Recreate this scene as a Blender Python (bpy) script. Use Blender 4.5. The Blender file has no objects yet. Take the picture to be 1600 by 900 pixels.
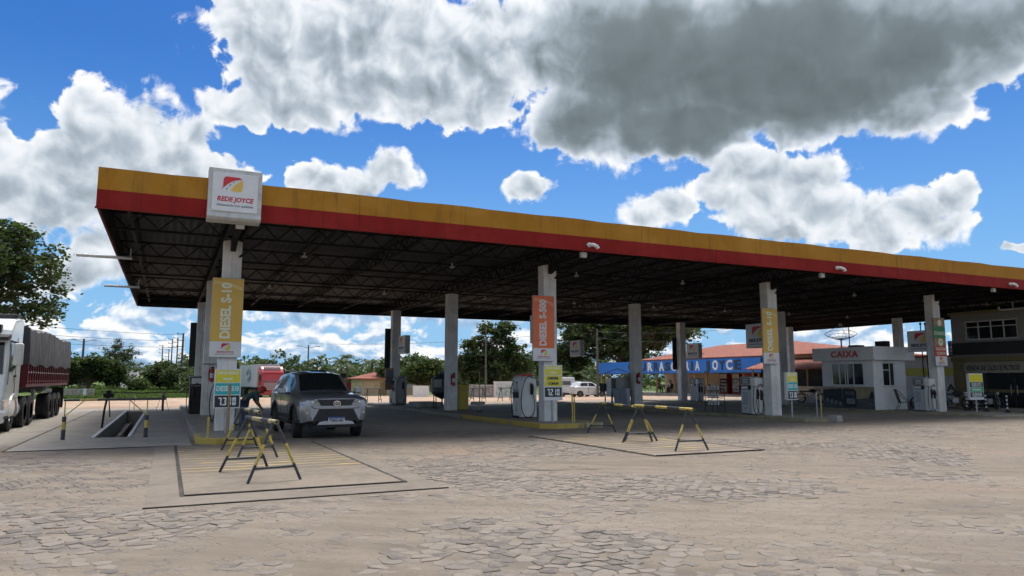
import bpy, bmesh, math, random
from mathutils import Vector, Matrix, noise
R_ = math.radians
scene = bpy.context.scene
COL = scene.collection
random.seed(7)

# ------------------------------------------------------------------ camera
cam_data = bpy.data.cameras.new("camera")
cam = bpy.data.objects.new("camera", cam_data)
COL.objects.link(cam)
cam.location = (0.0, 0.0, 1.57)
cam.rotation_euler = (R_(90 + 7.207), 0.0, R_(-25.51))
cam_data.sensor_width = 36.0
cam_data.lens = 1122.0 / 1600.0 * 36.0
cam_data.clip_start = 0.1
cam_data.clip_end = 5000.0
scene.camera = cam

# ------------------------------------------------------------------ render look
scene.view_settings.view_transform = 'Standard'
scene.view_settings.look = 'None'
scene.view_settings.gamma = 1.0
scene.view_settings.exposure = 0.32
scene.view_settings.use_curve_mapping = False
scene.render.engine = 'CYCLES'
scene.cycles.use_denoising = True
scene.cycles.use_adaptive_sampling = True
scene.cycles.adaptive_threshold = 0.015
scene.cycles.max_bounces = 8
scene.cycles.diffuse_bounces = 4
scene.cycles.glossy_bounces = 3
scene.cycles.transmission_bounces = 4
scene.cycles.transparent_max_bounces = 8
scene.cycles.caustics_reflective = False
scene.cycles.caustics_refractive = False

SUN_EL, SUN_AZ = 68.0, 38.0       # azimuth measured from +Y towards +X

# ------------------------------------------------------------------ sky
class NT:
    """small helper to write node trees tersely"""
    def __init__(s, tree):
        s.t = tree
    def n(s, kind, **kw):
        nd = s.t.nodes.new(kind)
        for k, v in kw.items():
            if k == 'inp':
                for kk, vv in v.items():
                    if isinstance(vv, bpy.types.NodeSocket):
                        s.t.links.new(vv, nd.inputs[kk])
                    else:
                        nd.inputs[kk].default_value = vv
            else:
                setattr(nd, k, v)
        return nd
    def m(s, op, a, b=0.0, c=0.0, clamp=False):
        nd = s.t.nodes.new('ShaderNodeMath'); nd.operation = op; nd.use_clamp = clamp
        for i, v in enumerate((a, b, c)):
            if isinstance(v, bpy.types.NodeSocket): s.t.links.new(v, nd.inputs[i])
            else: nd.inputs[i].default_value = v
        return nd.outputs[0]
    def v(s, op, a, b=(0, 0, 0), c=None):
        nd = s.t.nodes.new('ShaderNodeVectorMath'); nd.operation = op
        for i, v in enumerate((a, b) if c is None else (a, b, c)):
            if isinstance(v, bpy.types.NodeSocket): s.t.links.new(v, nd.inputs[i])
            else: nd.inputs[i].default_value = v
        return nd.outputs['Value'] if op in ('LENGTH', 'DOT_PRODUCT', 'DISTANCE') else nd.outputs[0]
    def scale(s, a, f):
        nd = s.t.nodes.new('ShaderNodeVectorMath'); nd.operation = 'SCALE'
        s.t.links.new(a, nd.inputs[0])
        if isinstance(f, bpy.types.NodeSocket): s.t.links.new(f, nd.inputs['Scale'])
        else: nd.inputs['Scale'].default_value = f
        return nd.outputs[0]
    def mix(s, f, a, b, blend='MIX'):
        nd = s.t.nodes.new('ShaderNodeMix'); nd.data_type = 'RGBA'; nd.blend_type = blend
        for i, v in ((0, f), (6, a), (7, b)):
            if isinstance(v, bpy.types.NodeSocket): s.t.links.new(v, nd.inputs[i])
            elif i == 0: nd.inputs[0].default_value = v
            else: nd.inputs[i].default_value = tuple(v) + (1.0,) if len(v) == 3 else v
        return nd.outputs[2]
    def noise(s, vec, scale, detail=4.0, rough=0.5, lac=2.0, dist=0.0, dims='3D'):
        nd = s.t.nodes.new('ShaderNodeTexNoise'); nd.noise_dimensions = dims
        if vec is not None: s.t.links.new(vec, nd.inputs['Vector'])
        nd.inputs['Scale'].default_value = scale; nd.inputs['Detail'].default_value = detail
        nd.inputs['Roughness'].default_value = rough; nd.inputs['Lacunarity'].default_value = lac
        nd.inputs['Distortion'].default_value = dist
        return nd.outputs[0]
    def ramp(s, f, stops, interp='LINEAR'):
        nd = s.t.nodes.new('ShaderNodeValToRGB'); nd.color_ramp.interpolation = interp
        s.t.links.new(f, nd.inputs[0])
        el = nd.color_ramp.elements
        while len(el) < len(stops): el.new(0.5)
        for e, (p, c) in zip(el, stops):
            e.position = p; e.color = (c, c, c, 1) if not hasattr(c, '__len__') else tuple(c) + (1,)
        return nd.outputs[0]
    def smooth(s, x, lo, hi):
        nd = s.t.nodes.new('ShaderNodeMapRange'); nd.interpolation_type = 'SMOOTHSTEP'
        s.t.links.new(x, nd.inputs[0]); nd.inputs[1].default_value = lo; nd.inputs[2].default_value = hi
        return nd.outputs[0]

# cumulus masses, then unseen ones added for fill light: (azimuth, elevation, half width, half height, greyness) in degrees
CLOUDS = [
    (-5.5, 17.8, 3.3, 2.9, 0.00),
    (-2.4, 17.0, 4.9, 3.3, 0.00),
    (-6.8, 14.3, 3.4, 3.0, 0.00),
    (-3.7, 13.5, 6.0, 2.6, 0.15),
    (-8.5, 11.9, 4.0, 2.5, 0.20),
    (-10.2, 14.6, 1.7, 1.6, 0.00),
    (2.2, 15.3, 4.0, 1.6, 0.35),
    (-4.9, 8.4, 2.4, 2.4, 0.10),
    (-6.3, 7.0, 2.2, 1.7, 0.10),
    (7.3, 25.7, 6.3, 3.9, 0.00),
    (14.8, 26.9, 8.8, 4.4, 0.08),
    (22.3, 25.9, 7.5, 4.1, 0.12),
    (12.9, 22.6, 6.1, 2.8, 0.00),
    (20.2, 22.1, 6.8, 2.8, 0.06),
    (6.5, 22.0, 4.8, 2.5, 0.00),
    (9.0, 20.0, 3.4, 1.4, 0.00),
    (3.8, 20.1, 3.2, 1.6, 0.00),
    (23.4, 20.7, 3.2, 1.4, 0.10),
    (36.1, 24.6, 10.8, 6.8, 0.95),
    (47.0, 23.9, 12.0, 6.5, 1.10),
    (55.7, 22.8, 8.4, 4.9, 0.90),
    (31.8, 20.1, 5.7, 3.1, 0.75),
    (40.0, 19.2, 8.4, 2.6, 1.00),
    (50.4, 20.3, 8.7, 2.9, 0.95),
    (61.8, 23.0, 5.3, 3.4, 0.60),
    (29.8, 26.3, 4.8, 5.0, 0.30),
    (48.1, 18.1, 3.4, 1.4, 0.00),
    (56.6, 18.2, 3.5, 1.7, 0.40),
    (43.7, 14.6, 4.0, 3.0, 0.00),
    (47.4, 12.9, 4.9, 3.3, 0.10),
    (52.5, 11.2, 5.0, 2.3, 0.15),
    (56.3, 10.8, 2.9, 2.0, 0.15),
    (57.7, 12.2, 1.6, 1.6, 0.00),
    (37.3, 13.1, 3.6, 1.4, 0.05),
    (15.4, 16.3, 2.5, 1.9, 0.00),
    (12.4, 14.9, 3.5, 1.4, 0.10),
    (9.2, 15.2, 2.2, 1.5, 0.20),
    (26.8, 14.9, 2.6, 1.3, 0.00),
    (61.1, 8.6, 1.5, 0.6, 0.10),
    (-17.6, 18.4, 5.7, 2.9, 0.50),
    (68.1, 12.9, 4.6, 2.6, 0.40),
    (-0.2, 32.6, 13.4, 3.4, 0.40),
    (41.7, 34.7, 17.4, 4.2, 0.80),
    (120.0, 22.0, 34.0, 14.0, 0.00),  # from here on: out-of-view clouds added behind and overhead for whiter, stronger fill
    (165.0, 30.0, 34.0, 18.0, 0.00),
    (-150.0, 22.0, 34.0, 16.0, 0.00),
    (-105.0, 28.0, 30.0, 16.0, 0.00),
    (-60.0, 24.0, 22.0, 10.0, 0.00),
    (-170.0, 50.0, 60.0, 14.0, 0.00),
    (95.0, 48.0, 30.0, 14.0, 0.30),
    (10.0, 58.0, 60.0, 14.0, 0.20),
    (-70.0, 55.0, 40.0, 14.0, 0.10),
]

def build_sky():
    w = bpy.data.worlds.new("World"); scene.world = w; w.use_nodes = True
    t = w.node_tree; t.nodes.clear(); N = NT(t)
    sky = N.n('ShaderNodeTexSky', sky_type='NISHITA', sun_disc=False)
    sky.sun_elevation = R_(SUN_EL); sky.sun_rotation = R_(SUN_AZ)
    sky.altitude = 50; sky.air_density = 1.0; sky.dust_density = 0.4; sky.ozone_density = 2.5
    d = N.n('ShaderNodeTexCoord').outputs['Generated']
    d = N.v('NORMALIZE', d)
    sep = N.n('ShaderNodeSeparateXYZ', inp={0: d})
    az = N.m('MULTIPLY', N.m('ARCTAN2', sep.outputs[0], sep.outputs[1]), 57.2958)
    el = N.m('MULTIPLY', N.m('ARCSINE', sep.outputs[2]), 57.2958)
    p0 = N.n('ShaderNodeCombineXYZ', inp={0: az, 1: el}).outputs[0]
    # domain warp for ragged outlines
    wn = N.n('ShaderNodeTexNoise', noise_dimensions='2D', inp={'Vector': p0, 'Scale': 0.22, 'Detail': 3.0, 'Roughness': 0.6})
    wv = N.v('SUBTRACT', wn.outputs['Color'], (0.5, 0.5, 0.5))
    p = N.v('ADD', p0, N.v('MULTIPLY', wv, (3.6, 2.6, 0)))
    p_up = N.v('ADD', p, (0.9, 2.4, 0))
    field = None; grey = None; above = None
    for (ca, ce, ra, re, g) in CLOUDS:
        q = N.v('MULTIPLY', N.v('SUBTRACT', p, (ca, ce, 0)), (1 / ra, 1 / re, 0))
        f = N.m('SUBTRACT', 1.0, N.v('LENGTH', q))
        if field is None: field = f
        else:
            nd = t.nodes.new('ShaderNodeMath'); nd.operation = 'SMOOTH_MAX'
            t.links.new(field, nd.inputs[0]); t.links.new(f, nd.inputs[1]); nd.inputs[2].default_value = 0.12
            field = nd.outputs[0]
        fu = N.m('SUBTRACT', 1.0, N.v('LENGTH', N.v('MULTIPLY', N.v('SUBTRACT', p_up, (ca, ce, 0)), (1 / ra, 1 / re, 0))))
        above = fu if above is None else N.m('MAXIMUM', above, fu)
        if g > 0:
            gg = N.m('MULTIPLY', N.m('MAXIMUM', N.m('ADD', f, 0.25), 0.0), g)
            if grey is None: grey = gg
            else:
                nd = t.nodes.new('ShaderNodeMath'); nd.operation = 'SMOOTH_MAX'
                t.links.new(grey, nd.inputs[0]); t.links.new(gg, nd.inputs[1]); nd.inputs[2].default_value = 0.3
                grey = nd.outputs[0]
    # billowy noise; a softer copy taken nearer the sun gives each billow a lit and a shaded side
    n1 = N.noise(p0, 0.40, 7.0, 0.53, 2.15, 0.25, '2D')
    s1 = N.noise(p0, 0.40, 2.6, 0.46, 2.15, 0.25, '2D')
    s2 = N.noise(N.v('ADD', p0, (0.45, 0.95, 0)), 0.40, 2.6, 0.46, 2.15, 0.25, '2D')
    big = N.noise(p0, 0.11, 2.5, 0.5, 2.0, 0.4, '2D')
    fc = N.m('ADD', N.m('MINIMUM', field, 0.50), N.m('MULTIPLY', N.m('MINIMUM', grey, 1.0), N.m('MULTIPLY', N.m('MAXIMUM', field, 0.0), 0.9)))
    dens = N.m('ADD', fc, N.m('MULTIPLY', N.m('SUBTRACT', n1, 0.50), 1.45))
    soft = N.m('ADD', fc, N.m('MULTIPLY', N.m('SUBTRACT', s1, 0.52), 1.30))
    wisp = N.smooth(big, 0.42, 0.58)
    holes = N.m('MULTIPLY', N.smooth(N.noise(p0, 0.55, 5.0, 0.55, 2.1, 0.0, '2D'), 0.55, 0.75), N.m('SUBTRACT', 1.0, N.m('MINIMUM', N.m('MULTIPLY', grey, 2.0), 1.0)))
    dens = N.m('SUBTRACT', dens, N.m('MULTIPLY', holes, N.m('ADD', 0.08, N.m('MULTIPLY', wisp, 0.40))))
    cov = N.mix(wisp, N.smooth(dens, -0.03, 0.15), N.smooth(dens, -0.12, 0.32))
    lit = N.m('MULTIPLY', N.m('SUBTRACT', s1, s2), N.m('SUBTRACT', 0.80, N.m('MULTIPLY', N.m('MINIMUM', grey, 1.0), 0.62)))
    fine = N.m('MULTIPLY', N.m('SUBTRACT', n1, s1), 0.34)
    # low band of fair-weather clouds seen edge-on towards the horizon
    le = N.m('LOGARITHM', N.m('ADD', N.m('MAXIMUM', el, 0.0), 1.9), 2.718)
    pl = N.n('ShaderNodeCombineXYZ', inp={0: N.m('MULTIPLY', az, 0.15), 1: N.m('MULTIPLY', le, 1.25)}).outputs[0]
    l1 = N.noise(pl, 1.7, 8.0, 0.58, 2.15, 0.2, '2D')
    m1 = N.noise(pl, 1.7, 3.5, 0.50, 2.15, 0.2, '2D')
    m2 = N.noise(N.v('ADD', pl, (0.02, 0.12, 0)), 1.7, 3.5, 0.50, 2.15, 0.2, '2D')
    lowmask = N.m('SUBTRACT', 1.0, N.smooth(el, 4.5, 9.5))
    ldens = N.m('ADD', N.m('SUBTRACT', l1, 0.415), N.m('MULTIPLY', N.m('SUBTRACT', lowmask, 1.0), 0.4))
    lcov = N.m('MULTIPLY', N.smooth(ldens, -0.015, 0.07), 0.95)
    llit = N.m('ADD', N.m('MULTIPLY', N.m('SUBTRACT', m1, m2), 3.4), N.m('MULTIPLY', N.m('SUBTRACT', l1, m1), 1.2))
    # tone of the clouds: white tops, grey thick bases
    thick = N.smooth(soft, 0.12, 0.75)
    core = N.smooth(N.m('ADD', fc, N.m('MULTIPLY', N.m('SUBTRACT', s1, 0.5), 0.70)), 0.0, 0.46)
    g0 = N.m('MULTIPLY', N.m('MULTIPLY', N.m('MINIMUM', grey, 1.0), core), N.m('ADD', 0.62, N.m('MULTIPLY', big, 0.60)))
    g0 = N.m('MINIMUM', N.m('MAXIMUM', g0, 0.0), 0.80)
    tone = N.m('SUBTRACT', N.m('ADD', N.m('ADD', 0.93, fine), lit), N.m('MULTIPLY', thick, 0.10))
    base = N.smooth(N.m('ADD', above, N.m('MULTIPLY', N.m('SUBTRACT', s1, 0.5), 0.9)), -0.05, 0.75)
    tone = N.m('SUBTRACT', N.m('ADD', tone, 0.07), N.m('MULTIPLY', base, 0.15))
    tone = N.m('MINIMUM', N.m('MAXIMUM', tone, 0.52), 1.04)
    tone = N.m('SUBTRACT', tone, N.m('MULTIPLY', g0, 0.72))
    ltone = N.m('MINIMUM', N.m('MAXIMUM', N.m('ADD', 0.66, llit), 0.0), 1.0)
    S = 7.4
    ccol = N.ramp(N.m('MAXIMUM', tone, 0.0), [(0.0, (0.10, 0.125, 0.135)), (0.35, (0.19, 0.235, 0.26)), (0.62, (0.42, 0.49, 0.56)), (0.82, (0.74, 0.79, 0.85)), (1.0, (1, 1, 1))])
    ccol = N.scale(ccol, S)
    lcol = N.scale(N.ramp(ltone, [(0.0, (0.24, 0.38, 0.58)), (0.5, (0.42, 0.58, 0.78)), (0.8, (0.80, 0.86, 0.93)), (1.0, (0.98, 0.98, 0.97))]), S)
    hsv = N.n('ShaderNodeHueSaturation', inp={'Hue': 0.512, 'Saturation': 1.42, 'Value': 0.86, 'Color': sky.outputs[0]}).outputs[0]
    hz = N.m('SUBTRACT', 1.0, N.smooth(el, -4.0, 24.0))
    hsv = N.mix(N.m('MULTIPLY', hz, 0.92), hsv, (0.19 * S, 0.47 * S, 0.84 * S))
    col = N.mix(lcov, hsv, lcol)
    col = N.mix(cov, col, ccol)
    # unseen aureole round the veiled sun, added above the frame to raise fill light
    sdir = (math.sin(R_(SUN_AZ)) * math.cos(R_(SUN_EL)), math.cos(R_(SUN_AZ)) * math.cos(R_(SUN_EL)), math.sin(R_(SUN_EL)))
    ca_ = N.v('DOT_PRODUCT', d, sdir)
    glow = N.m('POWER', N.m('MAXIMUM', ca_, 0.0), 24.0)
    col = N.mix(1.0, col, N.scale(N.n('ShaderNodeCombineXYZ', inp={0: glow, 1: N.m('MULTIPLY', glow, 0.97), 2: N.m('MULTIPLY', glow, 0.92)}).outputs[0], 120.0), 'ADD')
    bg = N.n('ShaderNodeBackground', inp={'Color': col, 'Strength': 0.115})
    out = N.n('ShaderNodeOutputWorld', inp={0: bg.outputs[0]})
    w.cycles.sampling_method = 'MANUAL'; w.cycles.sample_map_resolution = 512
build_sky()

sun_data = bpy.data.lights.new("sun", 'SUN')
sun_data.energy = 1.3; sun_data.angle = R_(20.0); sun_data.color = (1.0, 0.95, 0.87)
sun = bpy.data.objects.new("sun", sun_data); COL.objects.link(sun)
_sd = Vector((math.sin(R_(SUN_AZ)) * math.cos(R_(SUN_EL)), math.cos(R_(SUN_AZ)) * math.cos(R_(SUN_EL)), math.sin(R_(SUN_EL))))
sun.rotation_euler = _sd.to_track_quat('Z', 'Y').to_euler()
sun.location = _sd * 100

# ------------------------------------------------------------------ helpers
class MB:
    """collects boxes, tubes, prisms and lathes and links them as ONE mesh object"""
    def __init__(s):
        s.v = []; s.f = []; s.mi = []; s.M = None; s.m = 0
    def add(s, verts, faces):
        b = len(s.v)
        if s.M is not None: verts = [s.M @ Vector(p) for p in verts]
        s.v.extend([tuple(p) for p in verts])
        for f in faces:
            s.f.append(tuple(i + b for i in f)); s.mi.append(s.m)
    def box(s, x0, x1, y0, y1, z0, z1):
        s.add([(x0, y0, z0), (x1, y0, z0), (x1, y1, z0), (x0, y1, z0), (x0, y0, z1), (x1, y0, z1), (x1, y1, z1), (x0, y1, z1)],
              [(0, 3, 2, 1), (4, 5, 6, 7), (0, 1, 5, 4), (1, 2, 6, 5), (2, 3, 7, 6), (3, 0, 4, 7)])
        return s
    def cbox(s, c, d):
        return s.box(c[0] - d[0] / 2, c[0] + d[0] / 2, c[1] - d[1] / 2, c[1] + d[1] / 2, c[2] - d[2] / 2, c[2] + d[2] / 2)
    def poly(s, pts):
        s.add(pts, [tuple(range(len(pts)))]); return s
    def prism(s, poly, axis, a, b):
        """poly in the two remaining axes, extruded along axis from a to b"""
        def P(u, v, w):
            return {'x': (w, u, v), 'y': (u, w, v), 'z': (u, v, w)}[axis]
        n = len(poly)
        vs = [P(u, v, a) for u, v in poly] + [P(u, v, b) for u, v in poly]
        fs = [tuple(range(n)), tuple(reversed(range(n, 2 * n)))] + [(i, i + n, (i + 1) % n + n, (i + 1) % n) for i in range(n)]
        s.add(vs, fs); return s
    def tube(s, pts, r, seg=8, caps=True):
        pts = [Vector(p) for p in pts]; n = len(pts)
        rr = r if hasattr(r, '__len__') else [r] * n
        rings = []; up = None
        for i, p in enumerate(pts):
            t = (pts[min(i + 1, n - 1)] - pts[max(i - 1, 0)])
            if t.length < 1e-9: t = Vector((0, 0, 1))
            t.normalize()
            if up is None:
                up = Vector((0, 0, 1)) if abs(t.z) < 0.9 else Vector((1, 0, 0))
            a = t.cross(up)
            if a.length < 1e-6: a = t.cross(Vector((1, 0, 0)))
            a.normalize(); b = a.cross(t).normalized(); up = b
            rings.append([p + (a * math.cos(2 * math.pi * k / seg) + b * math.sin(2 * math.pi * k / seg)) * rr[i] for k in range(seg)])
        vs = [q for ring in rings for q in ring]; fs = []
        for i in range(n - 1):
            for k in range(seg):
                fs.append((i * seg + k, i * seg + (k + 1) % seg, (i + 1) * seg + (k + 1) % seg, (i + 1) * seg + k))
        if caps:
            fs.append(tuple(reversed(range(seg)))); fs.append(tuple(range((n - 1) * seg, n * seg)))
        s.add(vs, fs); return s
    def lathe(s, prof, c=(0, 0, 0), seg=20, axis='z'):
        """prof = [(radius, height)...] turned about axis through c"""
        vs = []; fs = []; n = len(prof)
        for (r, h) in prof:
            for k in range(seg):
                a = 2 * math.pi * k / seg; u, w = r * math.cos(a), r * math.sin(a)
                p = {'z': (u, w, h), 'x': (h, u, w), 'y': (w, h, u)}[axis]
                vs.append((p[0] + c[0], p[1] + c[1], p[2] + c[2]))
        for i in range(n - 1):
            for k in range(seg):
                fs.append((i * seg + k, i * seg + (k + 1) % seg, (i + 1) * seg + (k + 1) % seg, (i + 1) * seg + k))
        fs.append(tuple(reversed(range(seg)))); fs.append(tuple(range((n - 1) * seg, n * seg)))
        s.add(vs, fs); return s
    def grid(s, rows, closed=False):
        """rows of equally many points, joined by quads"""
        n = len(rows); k = len(rows[0]); fs = []
        for i in range(n - 1):
            for j in range(k - (0 if closed else 1)):
                fs.append((i * k + j, i * k + (j + 1) % k, (i + 1) * k + (j + 1) % k, (i + 1) * k + j))
        s.add([p for r in rows for p in r], fs); return s
    def build(s, name, mats, parent=None, smooth=False, bevel=0.0, angle=35, recalc=True, bseg=2):
        me = bpy.data.meshes.new(name)
        me.from_pydata(s.v, [], s.f)
        if not isinstance(mats, (list, tuple)): mats = [mats]
        for m in mats: me.materials.append(m)
        if len(mats) > 1: me.polygons.foreach_set('material_index', s.mi)
        if recalc:
            bm = bmesh.new(); bm.from_mesh(me)
            bmesh.ops.recalc_face_normals(bm, faces=bm.faces)
            bm.to_mesh(me); bm.free()
        me.update()
        if smooth:
            me.shade_smooth()
            try: me.set_sharp_from_angle(angle=R_(angle))
            except Exception: pass
        o = bpy.data.objects.new(name, me); COL.objects.link(o)
        if bevel > 0:
            md = o.modifiers.new('bevel', 'BEVEL'); md.width = bevel; md.segments = bseg; md.limit_method = 'ANGLE'; md.angle_limit = R_(40)
        if parent is not None: o.parent = parent
        return o

def tag(o, label=None, cat=None, group=None, kind=None):
    if label: o['label'] = label
    if cat: o['category'] = cat
    if group: o['group'] = group
    if kind: o['kind'] = kind
    return o
def thing(name, label, cat, loc=(0, 0, 0), rz=0.0, group=None):
    o = bpy.data.objects.new(name, None); COL.objects.link(o)
    o.location = loc; o.rotation_euler = (0, 0, rz); o.empty_display_size = 0.2
    return tag(o, label, cat, group)
def struct(o): o['kind'] = 'structure'; return o
def kids(o): return [c for c in bpy.data.objects if c.parent == o]
def copy_tree(o, parent=None, label=None, loc=None, rz=None):
    c = o.copy(); COL.objects.link(c)
    if parent is not None: c.parent = parent
    if label: c['label'] = label
    if loc is not None: c.location = loc
    if rz is not None: c.rotation_euler = (0, 0, rz)
    for ch in kids(o): copy_tree(ch, c)
    return c

# ------------------------------------------------------------------ materials
def mat(name, col, rough=0.6, metal=0.0, var=0.12, vs=2.5, bump=0.0, bs=60.0, spec=0.5, coat=0.0, dirt=None, dcol=(0.12, 0.09, 0.07), emit=None, trans=0.0, vec='Object'):
    m = bpy.data.materials.new(name); m.use_nodes = True
    t = m.node_tree; N = NT(t); b = t.nodes['Principled BSDF']
    co = N.n('ShaderNodeTexCoord').outputs[vec]
    rnd = N.n('ShaderNodeObjectInfo').outputs['Random']
    co = N.v('ADD', co, N.scale(N.n('ShaderNodeCombineXYZ', inp={0: rnd, 1: rnd, 2: rnd}).outputs[0], 17.0))
    c = tuple(col)
    if var > 0:
        n = N.noise(co, vs, 6.0, 0.62)
        f = N.smooth(n, 0.3, 0.7)
        base = N.mix(f, tuple(max(0, x * (1 - var)) for x in c), tuple(min(1, x * (1 + var)) for x in c))
    else:
        base = N.n('ShaderNodeRGB').outputs[0]; base.default_value = (*c, 1)
    if dirt:
        n2 = N.noise(co, vs * 0.9, 8.0, 0.7, 2.2, 0.6)
        base = N.mix(N.m('MULTIPLY', N.smooth(n2, 0.52, 0.78), dirt), base, dcol)
    t.links.new(base, b.inputs['Base Color'])
    b.inputs['Roughness'].default_value = rough; b.inputs['Metallic'].default_value = metal
    b.inputs['Specular IOR Level'].default_value = spec
    if coat: b.inputs['Coat Weight'].default_value = coat; b.inputs['Coat Roughness'].default_value = 0.05
    if trans: b.inputs['Transmission Weight'].default_value = trans
    if emit:
        b.inputs['Emission Color'].default_value = (*emit[0], 1); b.inputs['Emission Strength'].default_value = emit[1]
    if bump:
        bn = N.n('ShaderNodeBump', inp={'Strength': bump, 'Distance': 0.01, 'Height': N.noise(co, bs, 4.0, 0.6)})
        t.links.new(bn.outputs[0], b.inputs['Normal'])
    return m

M = {}
def mk(key, *a, **k): M[key] = mat(key, *a, **k)
mk('black', (0.018, 0.018, 0.019), 0.55, var=0.25)
mk('rubber', (0.022, 0.022, 0.022), 0.8, var=0.3, vs=8)
mk('matte_dark', (0.02, 0.021, 0.023), 0.7, var=0.3)
mk('white_paint', (0.72, 0.73, 0.73), 0.45, var=0.06, dirt=0.35, dcol=(0.4, 0.36, 0.3))
mk('off_white', (0.60, 0.60, 0.57), 0.55, var=0.10, dirt=0.5, dcol=(0.3, 0.26, 0.2))
mk('sign_white', (0.66, 0.68, 0.70), 0.4, var=0.04, dirt=0.25, dcol=(0.4, 0.38, 0.34))
mk('sign_grey', (0.60, 0.62, 0.65), 0.5, var=0.05, dirt=0.3, dcol=(0.25, 0.24, 0.22))
mk('frame_grey', (0.50, 0.51, 0.50), 0.5, var=0.12, dirt=0.7, dcol=(0.16, 0.14, 0.11))
mk('galv', (0.38, 0.39, 0.40), 0.45, metal=0.6, var=0.15, vs=5)
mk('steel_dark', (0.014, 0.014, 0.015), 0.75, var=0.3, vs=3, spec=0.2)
mk('chrome', (0.75, 0.76, 0.78), 0.12, metal=1.0, var=0.03)
mk('glass_dark', (0.012, 0.014, 0.016), 0.06, var=0.0, spec=0.6)
mk('glass_tint', (0.05, 0.07, 0.075), 0.05, var=0.0, spec=0.8)
mk('red_logo', (0.55, 0.02, 0.035), 0.45, var=0.06)
mk('yellow_logo', (0.72, 0.48, 0.10), 0.45, var=0.06)
mk('lime_logo', (0.62, 0.56, 0.06), 0.45, var=0.06)
mk('ink', (0.02, 0.03, 0.05), 0.5, var=0.1)
mk('red_text', (0.50, 0.03, 0.05), 0.45, var=0.06)
mk('grey_text', (0.16, 0.18, 0.22), 0.5, var=0.05)
mk('banner_yellow', (0.66, 0.42, 0.075), 0.45, var=0.05, vs=1.2, dirt=0.15, dcol=(0.5, 0.4, 0.2))
mk('banner_orange', (0.72, 0.155, 0.045), 0.45, var=0.05, vs=1.2, dirt=0.15, dcol=(0.5, 0.3, 0.2))
mk('banner_green', (0.04, 0.24, 0.10), 0.45, var=0.06)
mk('banner_red', (0.50, 0.06, 0.05), 0.45, var=0.06)
mk('banner_tan', (0.33, 0.22, 0.11), 0.5, var=0.35, vs=9)
mk('price_yellow', (0.66, 0.60, 0.035), 0.4, var=0.05)
mk('price_teal', (0.02, 0.40, 0.42), 0.4, var=0.05)
mk('price_green', (0.03, 0.34, 0.14), 0.4, var=0.05)
mk('price_black', (0.012, 0.016, 0.024), 0.3, var=0.1)
mk('pale_text', (0.75, 0.78, 0.62), 0.4, var=0.03)
mk('digit', (0.80, 0.84, 0.86), 0.4, var=0.03)
mk('paint_yellow', (0.46, 0.36, 0.085), 0.6, var=0.3, vs=9, dirt=0.9, dcol=(0.16, 0.12, 0.05))
mk('paint_black', (0.028, 0.032, 0.038), 0.55, var=0.3, vs=7, dirt=0.6, dcol=(0.14, 0.12, 0.1))
mk('worn_rail', (0.36, 0.31, 0.16), 0.6, var=0.35, vs=6, dirt=0.8, dcol=(0.07, 0.06, 0.05))
mk('kerb_yellow', (0.42, 0.31, 0.06), 0.8, var=0.25, vs=4, dirt=0.9, dcol=(0.20, 0.17, 0.12), bump=0.4)
mk('concrete', (0.30, 0.285, 0.26), 0.85, var=0.2, vs=1.4, dirt=0.6, dcol=(0.13, 0.115, 0.10), bump=0.35, bs=45)
mk('column', (0.70, 0.70, 0.69), 0.7, var=0.12, vs=2.0, dirt=0.55, dcol=(0.30, 0.28, 0.25), bump=0.25, bs=30)
mk('kiosk_wall', (0.72, 0.75, 0.77), 0.7, var=0.07, vs=1.2, dirt=0.35, dcol=(0.36, 0.34, 0.31), bump=0.15)
mk('fascia_yellow', (0.47, 0.225, 0.018), 0.42, var=0.10, vs=0.8, dirt=0.5, dcol=(0.26, 0.13, 0.03))
mk('fascia_red', (0.29, 0.016, 0.013), 0.40, var=0.13, vs=0.8, dirt=0.45, dcol=(0.20, 0.04, 0.035))
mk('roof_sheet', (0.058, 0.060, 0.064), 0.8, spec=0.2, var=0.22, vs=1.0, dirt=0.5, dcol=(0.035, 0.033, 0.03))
mk('wood', (0.30, 0.20, 0.10), 0.75, var=0.25, vs=6)
mk('bin_yellow', (0.42, 0.33, 0.03), 0.5, var=0.1, dirt=0.5, dcol=(0.15, 0.12, 0.03))
mk('tank_green', (0.035, 0.055, 0.055), 0.45, var=0.2)
mk('ext_red', (0.42, 0.02, 0.02), 0.35, var=0.1)
mk('blue_sign', (0.025, 0.17, 0.58), 0.4, var=0.05, vs=0.7)
mk('letter_dark', (0.02, 0.045, 0.075), 0.45, var=0.05)
mk('letter_white', (0.74, 0.77, 0.82), 0.45, var=0.04)
mk('cream_wall', (0.52, 0.40, 0.27), 0.85, var=0.14, vs=1.2, dirt=0.5, dcol=(0.3, 0.22, 0.14), bump=0.2)
mk('pale_wall', (0.50, 0.49, 0.46), 0.85, var=0.16, vs=1.4, dirt=0.7, dcol=(0.18, 0.17, 0.16), bump=0.2)
mk('stone_wall', (0.34, 0.30, 0.26), 0.9, var=0.35, vs=3.0, dirt=0.7, dcol=(0.13, 0.12, 0.11), bump=0.6, bs=12)
mk('pipe', (0.55, 0.55, 0.54), 0.45, var=0.08)
mk('skin', (0.30, 0.16, 0.10), 0.55, var=0.06)
mk('hair', (0.02, 0.015, 0.012), 0.7, var=0.2)
mk('bark', (0.11, 0.085, 0.065), 0.9, var=0.35, vs=5, bump=0.8, bs=18)

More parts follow.
